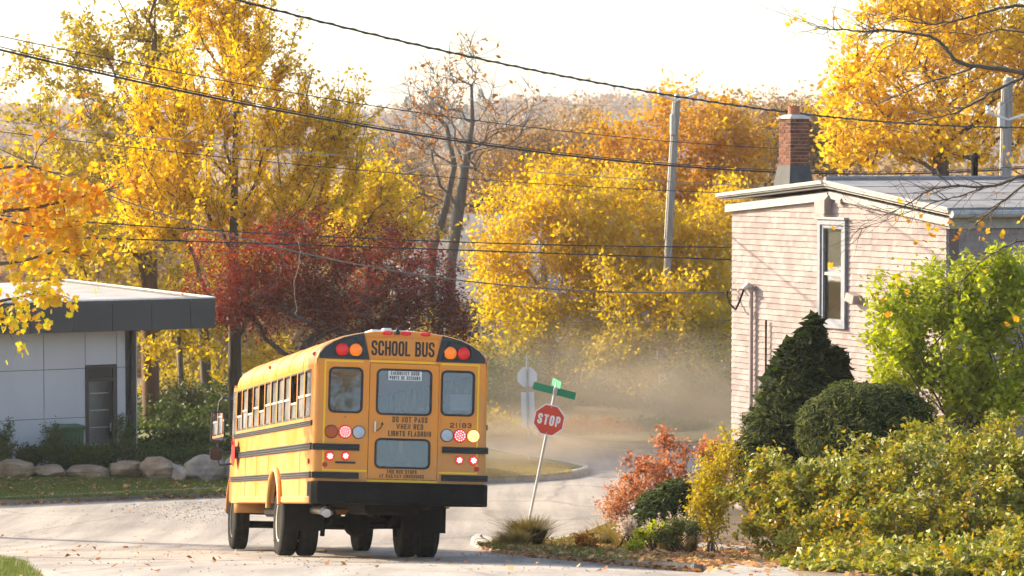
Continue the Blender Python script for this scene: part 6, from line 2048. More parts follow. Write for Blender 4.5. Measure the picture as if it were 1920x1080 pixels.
# garden on the right
dense('yew_shrub', 'tall dark conical yew against the pink house wall', [(1526, 622, 14, 34, 47.5, .16), (1512, 662, 34, 42, 47.5, .35), (1506, 700, 62, 48, 47.5, .6), (1500, 745, 84, 55, 47.5, .8), (1482, 800, 96, 60, 47.4, .9), (1458, 855, 90, 60, 47.3, .85), (1434, 905, 66, 60, 47.2, .7), (1560, 690, 30, 46, 47.6, .3), (1565, 760, 42, 70, 47.6, .5), (1480, 665, 16, 30, 47.5, .18), (1520, 642, 22, 36, 47.5, .24)],
      36000, .105, 'lf_yew', 61, 1480, 47.5, up=1.3, jit=.13, aspect=.18, lumps=90)
dense('yew_shrub', 'rounded clipped dark yew in front of the lilac', [(1622, 800, 132, 85, 44.5, 1.05)], 24000, .08, 'lf_yew', 62, 1622, 44.5, up=.7, jit=.08, aspect=.24, lumps=90)
bush('lilac_shrub', 'tall lime green lilac bush at the right edge beside the house', [(1770, 640, 130, 130, 46, 1.0), (1850, 560, 90, 90, 46, .9), (1700, 620, 70, 90, 46, .7), (1900, 680, 90, 130, 46, 1.0), (1740, 740, 110, 60, 46, .8), (1860, 500, 40, 30, 46, .4), (1760, 540, 60, 50, 46, .5), (1670, 560, 30, 40, 46, .3), (1840, 760, 110, 50, 46, .8), (1690, 690, 60, 60, 46, .6), (1930, 560, 60, 80, 46, .8)],
     19000, .09, 'lf_lime', 63, 46, 1800, stems=12, ntar=260, spread=.09, aspect=.78, up=.5, r0=.03, twigl=.3, clump=1.3, nobj=300)
bush('rose_hedge', 'broad yellow green rose hedge filling the lower right corner', [(1560, 950, 150, 90, 38.5, 1.0), (1720, 930, 150, 110, 38.2, 1.1), (1860, 920, 120, 110, 38, 1.1), (1480, 960, 80, 90, 38.8, .8), (1620, 1030, 170, 70, 37.6, 1.0), (1820, 1020, 150, 90, 37.4, 1.1), (1440, 900, 50, 45, 39, .5), (1950, 880, 80, 80, 38, .9), (1560, 1060, 110, 40, 36.3, .7), (1700, 1070, 130, 50, 36, .8), (1860, 1070, 120, 60, 36, .8), (1545, 1078, 80, 40, 34.4, .6), (1660, 1084, 110, 50, 33.6, .7), (1800, 1090, 120, 60, 33.2, .7), (1900, 1080, 80, 60, 33.2, .7), (1430, 930, 50, 60, 39.4, .6), (1460, 1000, 50, 45, 38.2, .5), (1520, 1058, 50, 40, 34.6, .5), (1540, 1086, 70, 40, 32.4, .5), (1660, 1092, 100, 50, 31.8, .6), (1790, 1094, 110, 60, 31.5, .6), (1900, 1094, 90, 60, 31.5, .6), (1560, 1015, 110, 55, 36.6, .7), (1700, 1010, 130, 70, 36.0, .8), (1860, 1000, 120, 80, 35.6, .8), (1640, 880, 110, 60, 39.8, .5), (1770, 860, 100, 60, 39.8, .5), (1890, 845, 80, 60, 39.8, .5), (1560, 1100, 70, 50, 30.4, .6), (1680, 1106, 90, 60, 29.8, .7), (1800, 1110, 90, 70, 29.6, .7), (1910, 1110, 90, 70, 29.4, .7)],
     112000, .07, 'lf_rose', 64, 38.3, 1680, stems=34, ntar=1040, spread=.055, aspect=.66, up=.5, twigl=.24, r0=.014, shell=.55, clump=2.0,
     tintf=lambda C, t, g: .85 * t + .18 * sstep(1.9, 3.3, C[:, 2]))
bush('yellow_shrub', 'upright yellow leaved shrub left of the rose hedge', [(1335, 930, 34, 85, 44, .45), (1355, 870, 30, 50, 44.3, .4), (1320, 960, 25, 50, 43.8, .35)], 5200, .06, 'lf_yellowshrub', 65, 44, 1338, stems=7, ntar=80, spread=.06, r0=.014, twigl=.18)
bush('red_shrub', 'orange red burning bush behind the grasses at the corner', [(1245, 885, 50, 34, 48, .5), (1300, 870, 45, 40, 48, .5), (1195, 890, 30, 20, 48, .3), (1245, 830, 14, 26, 48, .2, 500), (1190, 855, 26, 10, 48, .2, 400), (1335, 850, 34, 30, 48.3, .4)], 1900, .075, 'lf_redshrub', 66, 48, 1275, stems=8, ntar=75, spread=.05, r0=.014, twigl=.2, shell=.2, clump=2.0)
bush('red_shrub', 'low salmon coloured shrub nearest the road corner', [(1150, 950, 30, 28, 48.6, .4), (1190, 930, 36, 34, 48.6, .4), (1230, 920, 40, 40, 48.6, .4)], 3600, .05, 'lf_redshrub', 67, 48.6, 1185, stems=8, ntar=60, spread=.06, r0=.01, twigl=.18, tintf=lambda C, t, g: t * .6 + .4)
dense('juniper_shrub', 'dark spreading juniper behind the plume grass', [(1240, 955, 50, 42, 46.2, .6), (1265, 930, 36, 34, 46.3, .5), (1215, 975, 34, 30, 46, .5)], 7500, .06, 'lf_juniper', 68, 1240, 46.2, up=.4, jit=.1)
bush('low_shrub', 'small grey green mound below the plume grass', [(1285, 990, 36, 18, 43.6, .4), (1255, 1000, 24, 12, 43.4, .3)], 2600, .04, 'lf_juniper', 69, 43.6, 1280, stems=6, ntar=40, spread=.05, twigl=.1, tintf=lambda C, t, g: .5 + .5 * t)
bush('silver_plant', 'pale silvery plant at the left of the juniper', [(1178, 985, 16, 16, 45.6, .2)], 700, .06, 'lf_plume', 70, 45.6, 1178, stems=5, ntar=22, spread=.05, twigl=.1, aspect=.3)
bush('low_shrub', 'bright green low plant below the juniper', [(1232, 998, 14, 9, 44.6, .2), (1205, 1003, 12, 7, 44.8, .2)], 700, .06, 'lf_lime', 71, 44.6, 1222, stems=5, ntar=22, spread=.05, twigl=.1)
bush('low_shrub', 'green tuft at the edge of the sidewalk', [(1190, 1026, 14, 9, 43.0, .2)], 500, .07, 'lf_lime', 72, 43.0, 1190, stems=5, ntar=16, spread=.04, twigl=.1, aspect=.3)
bush('low_shrub', 'brown dry clump between the sign and the sidewalk', [(1098, 1020, 16, 10, 44.2, .2)], 700, .05, 'lf_orange', 73, 44.2, 1098, stems=5, ntar=16, spread=.05, twigl=.1)

def grass_clump(name, label, px, d, rx, h, n, leafm, seed, lean=(0, 0), plume=0, wid=.008, base_r=.12):
    g = np.random.default_rng(seed)
    b = gp(px, d, .25); b[2] = gz(b[0], b[1]) + .11
    t = thing(name, label, 'grass', tuple(b))
    a = g.uniform(0, 2 * np.pi, n); out = np.abs(g.normal(0, .55, n)); hh = h * g.uniform(.55, 1.1, n)
    root = np.stack([np.cos(a) * base_r * g.random(n), np.sin(a) * base_r * g.random(n), np.zeros(n)], -1)
    dirx = np.stack([np.cos(a), np.sin(a), np.zeros(n)], -1) * out[:, None] * rx + np.array([lean[0], lean[1], 0])
    p1 = root + dirx * .35 + np.array([0, 0, 1]) * (hh * .6)[:, None]
    p2 = root + dirx * 1.0 + np.array([0, 0, 1]) * (hh * g.uniform(.75, 1.0, n))[:, None]
    side = np.stack([-np.sin(a + 1), np.cos(a + 1), np.zeros(n)], -1) * wid
    V = np.stack([root - side, root + side, p1 - side * .8, p1 + side * .8, p2 - side * .2, p2 + side * .2], 1).reshape(-1, 3)
    k = np.arange(n)[:, None] * 6
    F = np.concatenate([k + np.array([0, 1, 3, 2]), k + np.array([2, 3, 5, 4])])
    tn = g.random(n); me = rawmesh('blades', V, F, np.concatenate([tn, tn]))
    link('blades', me, M[leafm], t)
    if plume:
        C = []
        for i in g.integers(0, n, plume):
            C.append(p2[i] + g.normal(0, .022, (60, 3)) * np.array([1, 1, 3.0]))
        C = np.concatenate(C)
        link('plumes', leaves_mesh('plumes', C, .03, g.random(len(C)), g, aspect=.4), M['lf_plume'], t)
    return t
M['lf_tuft'] = leafmat('tuft_blade', [(0.09, 0.09, 0.02), (0.19, 0.15, 0.04), (0.32, 0.22, 0.08)], .4)
grass_clump('grass_tuft', 'shaggy green brown grass tuft at the foot of the leaning stop sign', 994, 46.6, .46, .5, 2400, 'lf_tuft', 81, (-.06, 0), wid=.006, base_r=.2)
grass_clump('grass_tuft', 'dry brown grass tuft leaning over the kerb left of the sign', 966, 45.9, .36, .32, 700, 'lf_straw', 82, (-.10, -.08), wid=.006, base_r=.18)
grass_clump('grass_tuft', 'low faded grass tuft on the tip of the corner', 948, 46.4, .3, .18, 400, 'lf_straw', 83, wid=.006, base_r=.2)
for i, (px, d, lab) in enumerate(((1272, 44.4, 'pale plume grass in front of the juniper, right clump'), (1248, 44.8, 'pale plume grass in front of the juniper, left clump'), (1292, 44.2, 'pale plume grass touching the yellow shrub'))):
    grass_clump('plume_grass', lab, px, d, .22, .62 - .08 * i, 260, 'lf_straw', 90 + i, plume=16, wid=.006)
for i, (px, d, h, lab) in enumerate(((1125, 48.6, .36, 'straw coloured grass at the outer corner of the garden'), (1150, 48.4, .5, 'tall straw grass below the salmon shrub'), (1180, 47.4, .45, 'straw grass left of the silvery plant'), (1105, 48.2, .26, 'low straw grass nearest the leaning sign'))):
    grass_clump('straw_grass', lab, px, d, .40, h, 600, 'lf_straw', 95 + i, wid=.006, base_r=.25)

# shrubs by the modern building
for i, (px, py, rx, ry, d, lab) in enumerate(((102, 828, 20, 36, 63.6, 'feathery green shrub in front of the wheelie bin'), (234, 828, 20, 34, 64.2, 'feathery green shrub left of the downpipe'), (4, 825, 20, 45, 63, 'dark green shrub at the left edge by the pale wall'))):
    bush('green_shrub', lab, [(px, py, rx, ry, d, .35), (px, py + 18, rx * 1.2, ry * .6, d, .4)], 3200, .06, 'lf_green', 110 + i, d, px, stems=6, ntar=60, spread=.06, twigl=.15, aspect=.35)
for i, (px, w, lab) in enumerate(((55, 26, 'low dark shrub above the second boulder'), (185, 34, 'low dark shrub under the grey door'), (290, 40, 'low dark shrub behind the tall tan boulder'), (360, 44, 'low dark shrub behind the big grey boulder'), (150, 24, 'small dark shrub beside the wheelie bin'))):
    bush('green_shrub', lab, [(px, 856, w, 14, 63.8, .5)], 2600, .06, 'lf_green', 120 + i, 63.8, px, stems=6, ntar=50, spread=.07, twigl=.14)
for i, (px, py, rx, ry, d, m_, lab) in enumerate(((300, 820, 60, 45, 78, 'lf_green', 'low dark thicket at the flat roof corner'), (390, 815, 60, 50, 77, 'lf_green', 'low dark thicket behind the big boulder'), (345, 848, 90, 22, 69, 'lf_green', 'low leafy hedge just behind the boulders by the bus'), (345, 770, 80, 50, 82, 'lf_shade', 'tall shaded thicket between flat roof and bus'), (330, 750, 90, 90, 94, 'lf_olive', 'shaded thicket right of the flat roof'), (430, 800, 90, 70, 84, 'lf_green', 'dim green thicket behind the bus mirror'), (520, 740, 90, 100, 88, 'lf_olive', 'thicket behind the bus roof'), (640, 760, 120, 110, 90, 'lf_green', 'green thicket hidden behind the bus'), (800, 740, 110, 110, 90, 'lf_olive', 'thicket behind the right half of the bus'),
        (960, 745, 90, 70, 84, 'lf_green', 'dusty thicket behind the far stop sign'), (1090, 745, 90, 70, 88, 'lf_green', 'dusty thicket right of the leaning sign'), (1210, 750, 90, 60, 87, 'lf_green', 'dusty dark thicket under the birches'), (1320, 740, 80, 70, 82, 'lf_green', 'dark hedge beside the house corner'), (930, 820, 50, 26, 76, 'lf_goldg', 'yellow low bush on the far lawn'), (1120, 826, 80, 16, 76, 'lf_orange', 'low tan bush along the far kerb'), (1260, 820, 80, 20, 77, 'lf_green', 'low dark bush along the far kerb'))):
    bush('thicket', lab, [(px, py, rx, ry, d, 1.6), (px - rx * .3, py + ry * .4, rx * .8, ry * .6, d - .6, 1.3)], 9000, .11, m_, 130 + i, d, px, stems=10, ntar=120, spread=.16, twigl=.4, r0=.03, cat='shrub', group='thickets beyond the crossing')

# --- foreground boughs
def bough_tree(name, label, trunk, limbs, d, tips, leafm, lsize, nleaf, seed, bark, lclus=None, leafmesh=None, nobj=300, twn=5):
    g = np.random.default_rng(seed)
    b = np.array(trunk[0], float)
    t = thing(name, label, 'tree', tuple(b))
    chains = [(np.array(trunk) - b, np.linspace(.2, .1, len(trunk)))]
    tipsp = []
    for pts, r0_, r1_ in limbs:
        q = np.array([P(*p) if len(p) == 3 else P(*p, d) for p in pts])
        s = np.linspace(0, len(q) - 1, len(q) * 4)
        C = np.stack([np.interp(s, np.arange(len(q)), q[:, k]) for k in range(3)], -1)
        C[1:-1] = (C[:-2] + C[1:-1] * 2 + C[2:]) / 4
        C += g.normal(0, .006, C.shape)
        rad = np.linspace(r0_, r1_, len(C))
        chains.append((C - b, rad))
        for i in range(3, len(C)):
            if g.random() < .55:
                dr = C[i] - C[i-1]; dr /= np.linalg.norm(dr) + 1e-9
                for _ in range(2):
                    v = dr * .9 + g.normal(0, .55, 3) * np.array([1, .8, 1]); v /= np.linalg.norm(v)
                    L = g.uniform(.15, .55) * tips
                    p1 = C[i] + v * L * .5 + g.normal(0, .02, 3); p2 = C[i] + v * L + g.normal(0, .05, 3) * L
                    chains.append((np.array([C[i], p1, p2]) - b, np.array([min(rad[i] * .6, .008), .005, .0025])))
                    tipsp += [p1, p2]
                    for _ in range(2):
                        v2 = v + g.normal(0, .6, 3); v2 /= np.linalg.norm(v2)
                        p3 = p2 + v2 * L * .5
                        chains.append((np.array([p2, (p2 + p3) / 2 + g.normal(0, .015, 3), p3]) - b, np.array([.003, .0025, .0015]))); tipsp.append(p3)
    tubes('trunk', chains, M[bark], t)
    return t, b, np.array(tipsp), g

# a maple leaf outline with its lobes
def maple_leaf(tint):
    half = [(0, -.5), (.05, -.28), (.30, -.38), (.26, -.20), (.52, -.10), (.40, .02), (.46, .20), (.24, .14), (.20, .30), (.11, .26), (0, .55)]
    pts = half + [(-x, y) for x, y in half[-2:0:-1]]
    vs = [(x, y, .10 * abs(x) + .05 * y * y) for x, y in pts]
    n = len(vs)
    vs.append((0, 0, 0))
    fs = [(n, i, (i + 1) % n) for i in range(n)]
    m_ = MB().add(vs, fs, tint)
    me = bpy.data.meshes.new('leaf'); me.from_pydata(m_.v, [], m_.f)
    at = me.attributes.new('tint', 'FLOAT', 'FACE'); at.data.foreach_set('value', np.full(len(fs), tint, np.float32))
    return me, np.array(m_.v), np.array(m_.f)

def scatter_leaves(t, b, C, size, leafm, g, nobj, tintf, hang=.4):
    vars_ = [maple_leaf(x) for x in (.05, .2, .35, .5, .65, .8, .95)]
    for v in vars_: v[0].materials.append(M[leafm])
    n = len(C)
    tn = np.clip(tintf(C, g.random(n), g), 0, 1)
    V0, F0 = vars_[0][1], vars_[0][2]
    pick = g.permutation(n)
    VV, FF, TT = [], [], []
    off = 0
    for idx, i in enumerate(pick):
        rot = Matrix.Rotation(g.uniform(0, 6.28), 3, 'Z') if False else None
        nrm = Vector(g.normal(size=3) + np.array([-.3, -.7, .5])); nrm.normalize()
        q = nrm.to_track_quat('Z', 'Y').to_matrix() @ Matrix.Rotation(g.uniform(0, 6.28), 3, 'Z')
        s = size * g.uniform(.65, 1.25)
        if idx < nobj:
            me = vars_[min(6, int(tn[i] * 7))][0]
            o = bpy.data.objects.new('leaf', me); COL.objects.link(o); o.parent = t
            m4 = Matrix.Translation(Vector(C[i] - b)) @ (q.to_4x4()) @ Matrix.Scale(s, 4)
            o.matrix_local = m4
        else:
            A = np.array(q)
            VV.append((V0 * s) @ A.T + (C[i] - b)); FF.append(F0 + off); TT.append(np.full(len(F0), tn[i])); off += len(V0)
    if VV:
        me = rawmesh('crown', np.concatenate(VV), np.concatenate(FF), np.concatenate(TT))
        tag(link('crown', me, M[leafm], t), kind='stuff')

d3 = 40.0
mt, mb_, tips_, g3 = bough_tree('maple_tree', 'orange and yellow maple bough hanging in at the left edge before the flat roof',
    [gp(-330, d3), P(-320, 700, d3), P(-300, 450, d3), P(-290, 250, d3)],
    [([(-310, 480), (-150, 440), (-40, 400), (60, 390), (150, 370), (230, 350)], .06, .006), ([(-310, 520), (-180, 520), (-60, 500), (40, 490), (110, 470), (170, 480)], .05, .006),
     ([(-310, 560), (-180, 580), (-60, 575), (30, 560), (90, 545), (130, 560)], .045, .005), ([(-305, 420), (-160, 350), (-40, 320), (50, 310), (130, 330)], .05, .006), ([(-60, 575), (0, 600), (60, 590)], .02, .005), ([(-40, 400), (30, 420), (100, 430), (160, 420)], .02, .005), ([(60, 310), (75, 270), (120, 240)], .012, .004)],
    d3, 1.0, 'lf_maple', .12, 0, 201, 'bark')
blob = [(40, 350, 90, 45, d3, .5), (110, 380, 80, 50, d3, .5), (60, 440, 100, 50, d3, .5), (60, 520, 70, 45, d3, .5), (90, 560, 55, 30, d3, .4), (20, 590, 40, 30, d3, .4), (130, 450, 50, 50, d3, .4), (-90, 450, 90, 140, d3, .6), (170, 370, 50, 30, d3, .4)]
C3 = np.concatenate([in_ellipsoids(blob, g3, 1900), tips_[g3.integers(0, len(tips_), 420)] + g3.normal(0, .05, (420, 3))])
scatter_leaves(mt, mb_, C3, .112, 'lf_maple', g3, 300, lambda C, r_, g: .13 + .92 * (r_ * .6 + .4 * (1 - sstep(EYE - 2.2, EYE - .3, C[:, 2]))))

d8 = 36.0
ot, ob, tp8, g8 = bough_tree('overhanging_tree', 'nearly bare brown boughs reaching in from the right edge over the house', [gp(2260, d8), P(2255, 700, d8), P(2240, 350, d8), P(2220, 100, d8)],
    [([(2235, 220), (2080, 170), (1908, 134), (1823, 125), (1787, 112), (1775, 89), (1755, 73), (1723, 63), (1645, 55), (1629, 61), (1585, 55), (1560, 57), (1526, 46), (1494, 34)], .036, .003),
     ([(1823, 128), (1778, 144), (1732, 156), (1697, 174), (1649, 192), (1605, 212)], .018, .003),
     ([(2230, 250), (2050, 130), (1990, 118), (1920, 142), (1874, 167), (1829, 191), (1797, 211), (1751, 221), (1688, 230), (1640, 232)], .032, .003),
     ([(2245, 400), (2060, 320), (1920, 329), (1881, 343), (1846, 352), (1783, 348), (1741, 357), (1705, 382), (1670, 399), (1640, 410)], .03, .003),
     ([(2060, 320), (1960, 330), (1920, 346), (1881, 378), (1853, 399), (1825, 427), (1790, 445)], .025, .004),
     ([(1846, 352), (1800, 368), (1758, 378), (1688, 403), (1640, 420), (1600, 438)], .014, .003),
     ([(1783, 348), (1755, 325), (1733, 310)], .01, .003),
     ([(2240, 150), (2060, 40), (1920, 8), (1860, 18), (1800, 38), (1740, 47), (1690, 36), (1650, 25)], .03, .003),
     ([(1920, 60), (1870, 55), (1830, 68), (1790, 60), (1740, 62)], .016, .004),
     ([(1697, 174), (1680, 150), (1700, 133), (1730, 133), (1780, 140)], .008, .003),
     ([(2060, 330), (1960, 440), (1900, 455), (1850, 480), (1800, 530), (1720, 560)], .02, .004)],
    d8, .9, 'lf_maple', .1, 0, 202, 'bark')
lp = [(1683, 379), (1700, 415), (1742, 420), (1748, 446), (1786, 419), (1800, 436), (1838, 431), (1850, 430), (1880, 441), (1842, 452), (1788, 449), (1715, 452), (1735, 452), (1486, 32), (1484, 42), (1566, 32), (1548, 40), (1760, 425), (1775, 418), (1890, 300), (1888, 278), (1915, 412), (1772, 288), (1650, 560), (1668, 590), (1680, 520), (1890, 610), (1905, 600)]
C8 = np.concatenate([np.array([P(x + g8.normal(0, 4), y + g8.normal(0, 4), d8 - .1) for x, y in lp for _ in range(2)]), tp8[g8.integers(0, len(tp8), 60)]])
scatter_leaves(ot, ob, C8, .085, 'lf_maple', g8, 300, lambda C, r_, g: .2 + .5 * r_)

# lilac leaves large enough to tell apart are objects too: heart shaped
# --- ground cover: fallen leaves, grass blades
def scatter_poly(poly, n, g, keep=None):
    poly = np.array([p[:2] for p in poly]); out = []
    lo, hi = poly.min(0), poly.max(0)
    x, y = poly[:, 0], poly[:, 1]
    x2, y2 = np.roll(x, -1), np.roll(y, -1)
    while sum(len(o) for o in out) < n:
        q = g.uniform(lo, hi, (n * 2, 2))
        inside = np.zeros(len(q), bool)
        for a, b, c, d in zip(x, y, x2, y2):
            cond = ((b > q[:, 1]) != (d > q[:, 1])) & (q[:, 0] < (c - a) * (q[:, 1] - b) / (d - b + 1e-12) + a)
            inside ^= cond
        q = q[inside]
        if keep is not None: q = q[keep(q, g)]
        out.append(q)
    return np.concatenate(out)[:n]

def ground_leaves(name, label, pts, lift, size, seed, mat='lf_fallen'):
    g = np.random.default_rng(seed)
    C = np.stack([pts[:, 0], pts[:, 1], ground(pts[:, 0], pts[:, 1]) + lift + np.abs(g.normal(0, .02, len(pts)))], -1)
    o = link(name, leaves_mesh(name, C, size, g.random(len(C)), g, up=1.6, aspect=.8), M[mat])
    return tag(o, label, 'leaves', kind='stuff')
gl = np.random.default_rng(77)
strip = [G(x, y, .12)[:2] for x, y in ((890, 1021), (1000, 1037), (1100, 1044), (1200, 1050), (1300, 1056), (1330, 1062), (1420, 1052), (1400, 1034), (1300, 1032), (1200, 1024), (1100, 1008), (1000, 1010))]
pts = scatter_poly(strip, 5200, gl, keep=lambda q, g: g.random(len(q)) < .35 + .65 * sstep(.3, 2.8, q[:, 0]))
ground_leaves('fallen_leaves', 'brown fallen leaves strewn over the strip behind the near kerb', pts, .13, .085, 301)
gut = [G(x, y)[:2] for x, y in ((900, 1030), (1000, 1046), (1100, 1055), (1200, 1064), (1310, 1074), (1310, 1069), (1200, 1060), (1100, 1051), (1000, 1043), (900, 1027))]
ground_leaves('fallen_leaves', 'fallen leaves caught in the gutter below the near kerb', scatter_poly(gut, 900, gl), .012, .085, 302)
gutl = [np.array(p) for p in lawn_line if -14 < p[0] < -4]
gp_ = [p + np.array((.05, -.05)) for p in gutl] + [p + np.array((.25, -.45)) for p in gutl[::-1]]
ground_leaves('fallen_leaves', 'fallen leaves lying along the lawn kerb', scatter_poly(gp_, 900, gl), .012, .085, 303)
ll = [tuple(G(x, y, .12)[:2]) for x, y in ((-40, 938), (430, 922), (430, 900), (-40, 898))]
ground_leaves('fallen_leaves', 'scattered fallen leaves on the lawn before the boulders', scatter_poly(ll, 420, gl), .15, .09, 304, 'lf_fallen')
garden = [(1.2, 49.5), (2.0, 46.5), (3.2, 43.5), (3.6, 39), (3.3, 29), (8, 29), (9, 37), (9, 47), (3.5, 50.5)]
ground_leaves('fallen_leaves', 'fallen leaves under the garden shrubs', scatter_poly(garden, 5600, gl), .13, .08, 305)
ground_leaves('fallen_leaves', 'fallen leaves strewn on the driveway apron', scatter_poly([G(x, y, .12)[:2] for x, y in ((1310, 1080), (1350, 1062), (1440, 1046), (1520, 1056), (1440, 1088))], 260, gl), .15, .08, 308)
nl = [G(x, y, .12)[:2] for x, y in ((-30, 1052), (40, 1062), (70, 1085), (60, 1110), (-60, 1110))]
ground_leaves('fallen_leaves', 'orange leaves on the near lawn tip at lower left', scatter_poly(nl, 120, gl), .14, .085, 306)

def pebbles(name, label, poly, n, r_, seed, mat):
    g = np.random.default_rng(seed)
    q = scatter_poly(poly, n, g)
    z = ground(q[:, 0], q[:, 1])
    c = np.stack([q[:, 0], q[:, 1], z + r_ * .2], -1)
    oc = np.array([(1, 0, 0), (0, 1, 0), (-1, 0, 0), (0, -1, 0), (0, 0, .8)], float)
    s = r_ * g.uniform(.5, 1.5, n)[:, None, None]
    V = (c[:, None] + (oc[None] + g.normal(0, .2, (n, 5, 3))) * s).reshape(-1, 3)
    k = np.arange(n)[:, None] * 5
    F = np.concatenate([k + np.array(f) for f in ((0, 1, 4), (1, 2, 4), (2, 3, 4), (3, 0, 4))])
    o = link(name, rawmesh(name, V, F, np.tile(g.random(n), 4)), mat)
    return tag(o, label, 'gravel', kind='stuff')
M['pebble'] = tintmat('pebble', [(0.16, 0.15, 0.135), (0.27, 0.25, 0.22), (0.38, 0.35, 0.31)], 0.9)
pebbles('gravel', 'loose grey gravel on the road beside the bus front', [tuple(G(x, y)[:2]) for x, y in ((200, 948), (425, 938), (425, 985), (330, 978), (230, 962))], 420, .016, 310, M['pebble'])
pebbles('gravel', 'scattered small stones over the crossing', [tuple(G(x, y)[:2]) for x, y in ((-40, 960), (1000, 920), (1000, 1000), (1300, 1085), (-40, 1085))], 800, .013, 311, M['pebble'])
ground_leaves('fallen_leaves', 'a few stray leaves on the open road', scatter_poly([G(x, y)[:2] for x, y in ((-40, 955), (420, 935), (900, 1005), (1280, 1085), (-40, 1085))], 130, gl), .01, .075, 307)

def blades(name, label, poly, n, h, seed, mat='lf_grass', keep=None):
    g = np.random.default_rng(seed)
    q = scatter_poly(poly, n, g, keep)
    z = ground(q[:, 0], q[:, 1]) + .11
    b = np.stack([q[:, 0], q[:, 1], z], -1)
    a = g.uniform(0, 6.28, n); hh = h * g.uniform(.5, 1.2, n)
    side = np.stack([np.cos(a), np.sin(a), 0 * a], -1) * .009
    tip_ = b + np.stack([g.normal(0, .4, n) * hh, g.normal(0, .4, n) * hh, hh], -1)
    V = np.stack([b - side, b + side, tip_], 1).reshape(-1, 3)
    o = link(name, rawmesh(name, V, np.arange(3 * n).reshape(n, 3), g.random(n)), M[mat])
    return tag(o, label, 'grass', kind='stuff')
blades('grass', 'short lawn grass before the boulders', ll, 42000, .075, 401)
lt = [tuple(G(x, y, .12)[:2]) for x, y in ((905, 897), (1000, 893), (1072, 887), (1060, 875), (991, 865), (905, 862))]
blades('grass', 'faded grass on the far lawn tip', lt, 20000, .08, 402, 'lf_straw')
blades('grass', 'sparse green grass on the corner strip', strip, 5200, .10, 403, 'lf_grass', keep=lambda q, g: g.random(len(q)) < np.clip(.55 - .35 * np.sin(q[:, 0] * 4.0), .05, 1) * (1 - sstep(.8, 2.6, q[:, 0])) + .02)
blades('grass', 'bright grass on the near lawn tip at lower left', [tuple(p) for p in nl], 9000, .10, 404, 'lf_grass')

# --- far wooded hills
g = np.random.default_rng(500)
def blob_tree(conifer):
    if conifer:
        n = 110; h = g.random(n) ** .8
        a = g.uniform(0, 6.28, n); r_ = (1 - h) * .26 * g.uniform(.5, 1.1, n) + .02
        return np.stack([np.cos(a) * r_, np.sin(a) * r_, h], -1), .13
    n = 130
    c = g.normal(0, .17, (6, 3)) + np.array([0, 0, .62])
    v = g.normal(size=(n, 3)); v /= np.linalg.norm(v, axis=1)[:, None]
    return c[g.integers(0, 6, n)] + v * g.uniform(.12, .24, n)[:, None], .12
protos = {True: [blob_tree(True) for _ in range(5)], False: [blob_tree(False) for _ in range(7)]}
for con, cnt, nm, lab, mat in ((False, 2300, 'far_wood', 'hazy russet wood covering the far hillside', 'lf_far'), (True, 110, 'far_wood', 'hazy dark conifers on the far hillside', 'lf_farg')):
    Cs = []; Ts = []; Ss = []
    for i in range(cnt):
        d = 400 + 1000 * g.random() ** .6 if g.random() < .85 else g.uniform(240, 420)
        x = g.uniform(-.25, .25) * d
        if con and (g.random() < .5): x = g.uniform(-.07, .0) * d
        hgt = g.uniform(9, 15) * (1.25 if con else 1)
        pr_, sz = protos[con][g.integers(0, len(protos[con]))]
        rot = g.uniform(0, 6.28)
        q = np.stack([pr_[:, 0] * math.cos(rot) - pr_[:, 1] * math.sin(rot), pr_[:, 0] * math.sin(rot) + pr_[:, 1] * math.cos(rot), pr_[:, 2]], -1)
        Cs.append(q * hgt + np.array([x, d, gz(x, d) - .3])); Ts.append(np.full(len(q), g.random())); Ss.append(np.full(len(q), sz * hgt))
    Cs = np.concatenate(Cs); Ts = np.clip(np.concatenate(Ts) + g.normal(0, .12, len(Cs)), 0, 1)
    me = leaves_mesh(nm, Cs, np.concatenate(Ss), Ts, g, up=.3, aspect=.9)
    tag(link(nm, me, M[mat]), lab, 'wood', kind='stuff')
# middle distance: thin russet woods of the valley
Cs = []; Ts = []
for i in range(420):
    d = g.uniform(125, 235); x = g.uniform(-.21, .21) * d
    hgt = g.uniform(7, 12)
    pr_, sz = protos[False][g.integers(0, 7)]
    q = pr_[g.integers(0, len(pr_), 700)] + g.normal(0, .05, (700, 3))
    Cs.append(q * hgt + np.array([x, d, gz(x, d) - .3])); Ts.append(np.full(len(q), g.random()))
Cs = np.concatenate(Cs); Ts = np.clip(np.concatenate(Ts) + g.normal(0, .15, len(Cs)), 0, 1)
tag(link('valley_wood', leaves_mesh('valley_wood', Cs, .34, Ts, g, up=.3, aspect=.8), M['lf_valley']), 'russet wood in the valley behind the bare tree', 'wood', kind='stuff')

# ================================================================== air
def volbox(name, x0, x1, y0, y1, z0, z1, dens, col, aniso):
    mb2 = MB().box(x0, x1, y0, y1, z0, z1)
    m, nt, b = mat_new(name)
    nt.nodes.remove(b)
    v = N(nt, 'ShaderNodeVolumePrincipled'); v.inputs['Density'].default_value = dens; v.inputs['Color'].default_value = (*col, 1); v.inputs['Anisotropy'].default_value = aniso
    nt.links.new(v.outputs[0], nt.nodes['Material Output'].inputs['Volume'])
    o = mb2.build(name, m)
    return tag(o, kind='stuff'), m, nt, v
HAZE = 0.00028
haze, *_ = volbox('haze', -950, 950, -75, 2750, -60, 90, HAZE, (0.93, 0.93, 0.92), 0.3)
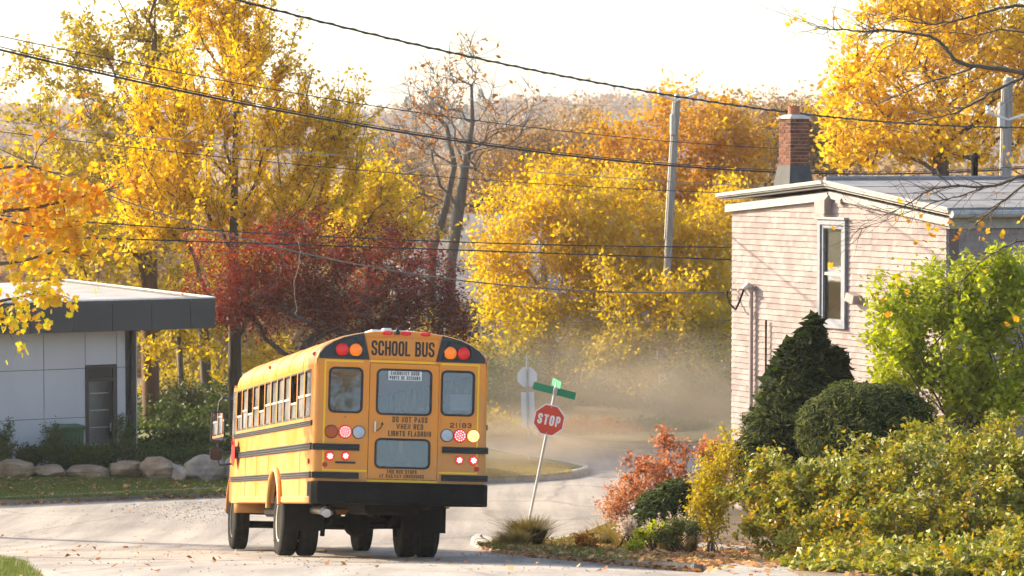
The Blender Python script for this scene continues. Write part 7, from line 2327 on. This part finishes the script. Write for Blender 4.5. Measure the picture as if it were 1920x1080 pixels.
# dust thrown up behind the bus on the crossing
du = MB()
import bmesh
bm = bmesh.new(); bmesh.ops.create_icosphere(bm, subdivisions=3, radius=1.0)
me = bpy.data.meshes.new('dust_cloud'); bm.to_mesh(me); bm.free()
m, nt, b = mat_new('dust'); nt.nodes.remove(b)
v = N(nt, 'ShaderNodeVolumePrincipled'); v.inputs['Color'].default_value = (0.84, 0.67, 0.48, 1); v.inputs['Anisotropy'].default_value = 0.25
tc = nt.nodes.new('ShaderNodeTexCoord')
nz = N(nt, 'ShaderNodeTexNoise', Scale=2.6, Detail=4, Roughness=.6); nt.links.new(tc.outputs['Object'], nz.inputs['Vector'])
ln = N(nt, 'ShaderNodeVectorMath', operation='LENGTH'); nt.links.new(tc.outputs['Object'], ln.inputs[0])
fo = N(nt, 'ShaderNodeMapRange'); fo.interpolation_type = 'SMOOTHSTEP'; fo.inputs[1].default_value = 1.0; fo.inputs[2].default_value = .15; fo.inputs[3].default_value = 0; fo.inputs[4].default_value = 1
nt.links.new(ln.outputs['Value'], fo.inputs[0])
nr = N(nt, 'ShaderNodeMapRange'); nr.inputs[1].default_value = .3; nr.inputs[2].default_value = .7; nr.inputs[3].default_value = .05; nr.inputs[4].default_value = 1.7
nt.links.new(nz.outputs['Fac'], nr.inputs[0])
mu = N(nt, 'ShaderNodeMath', operation='MULTIPLY'); nt.links.new(fo.outputs[0], mu.inputs[0]); nt.links.new(nr.outputs[0], mu.inputs[1])
mu2 = N(nt, 'ShaderNodeMath', operation='MULTIPLY'); nt.links.new(mu.outputs[0], mu2.inputs[0]); mu2.inputs[1].default_value = 0.17
nt.links.new(mu2.outputs[0], v.inputs['Density'])
nt.links.new(v.outputs[0], nt.nodes['Material Output'].inputs['Volume'])
dust = link('dust_cloud', me, m)
dc = P(1160, 800, 73.0)
dust.location = (dc[0], dc[1], dc[2] + .2); dust.scale = (7.5, 7.5, 2.9)
tag(dust, 'pale road dust hanging over the crossing behind the bus', 'dust', kind='stuff')

puff = link('dust_cloud', me, m)
pc_ = P(1010, 840, 57.0)
puff.location = (pc_[0], pc_[1], pc_[2] + .1); puff.scale = (3.2, 4.5, .9); puff.rotation_euler = (0, 0, .7)
tag(puff, 'thin dust trailing beside the leaning stop sign', 'dust', kind='stuff')
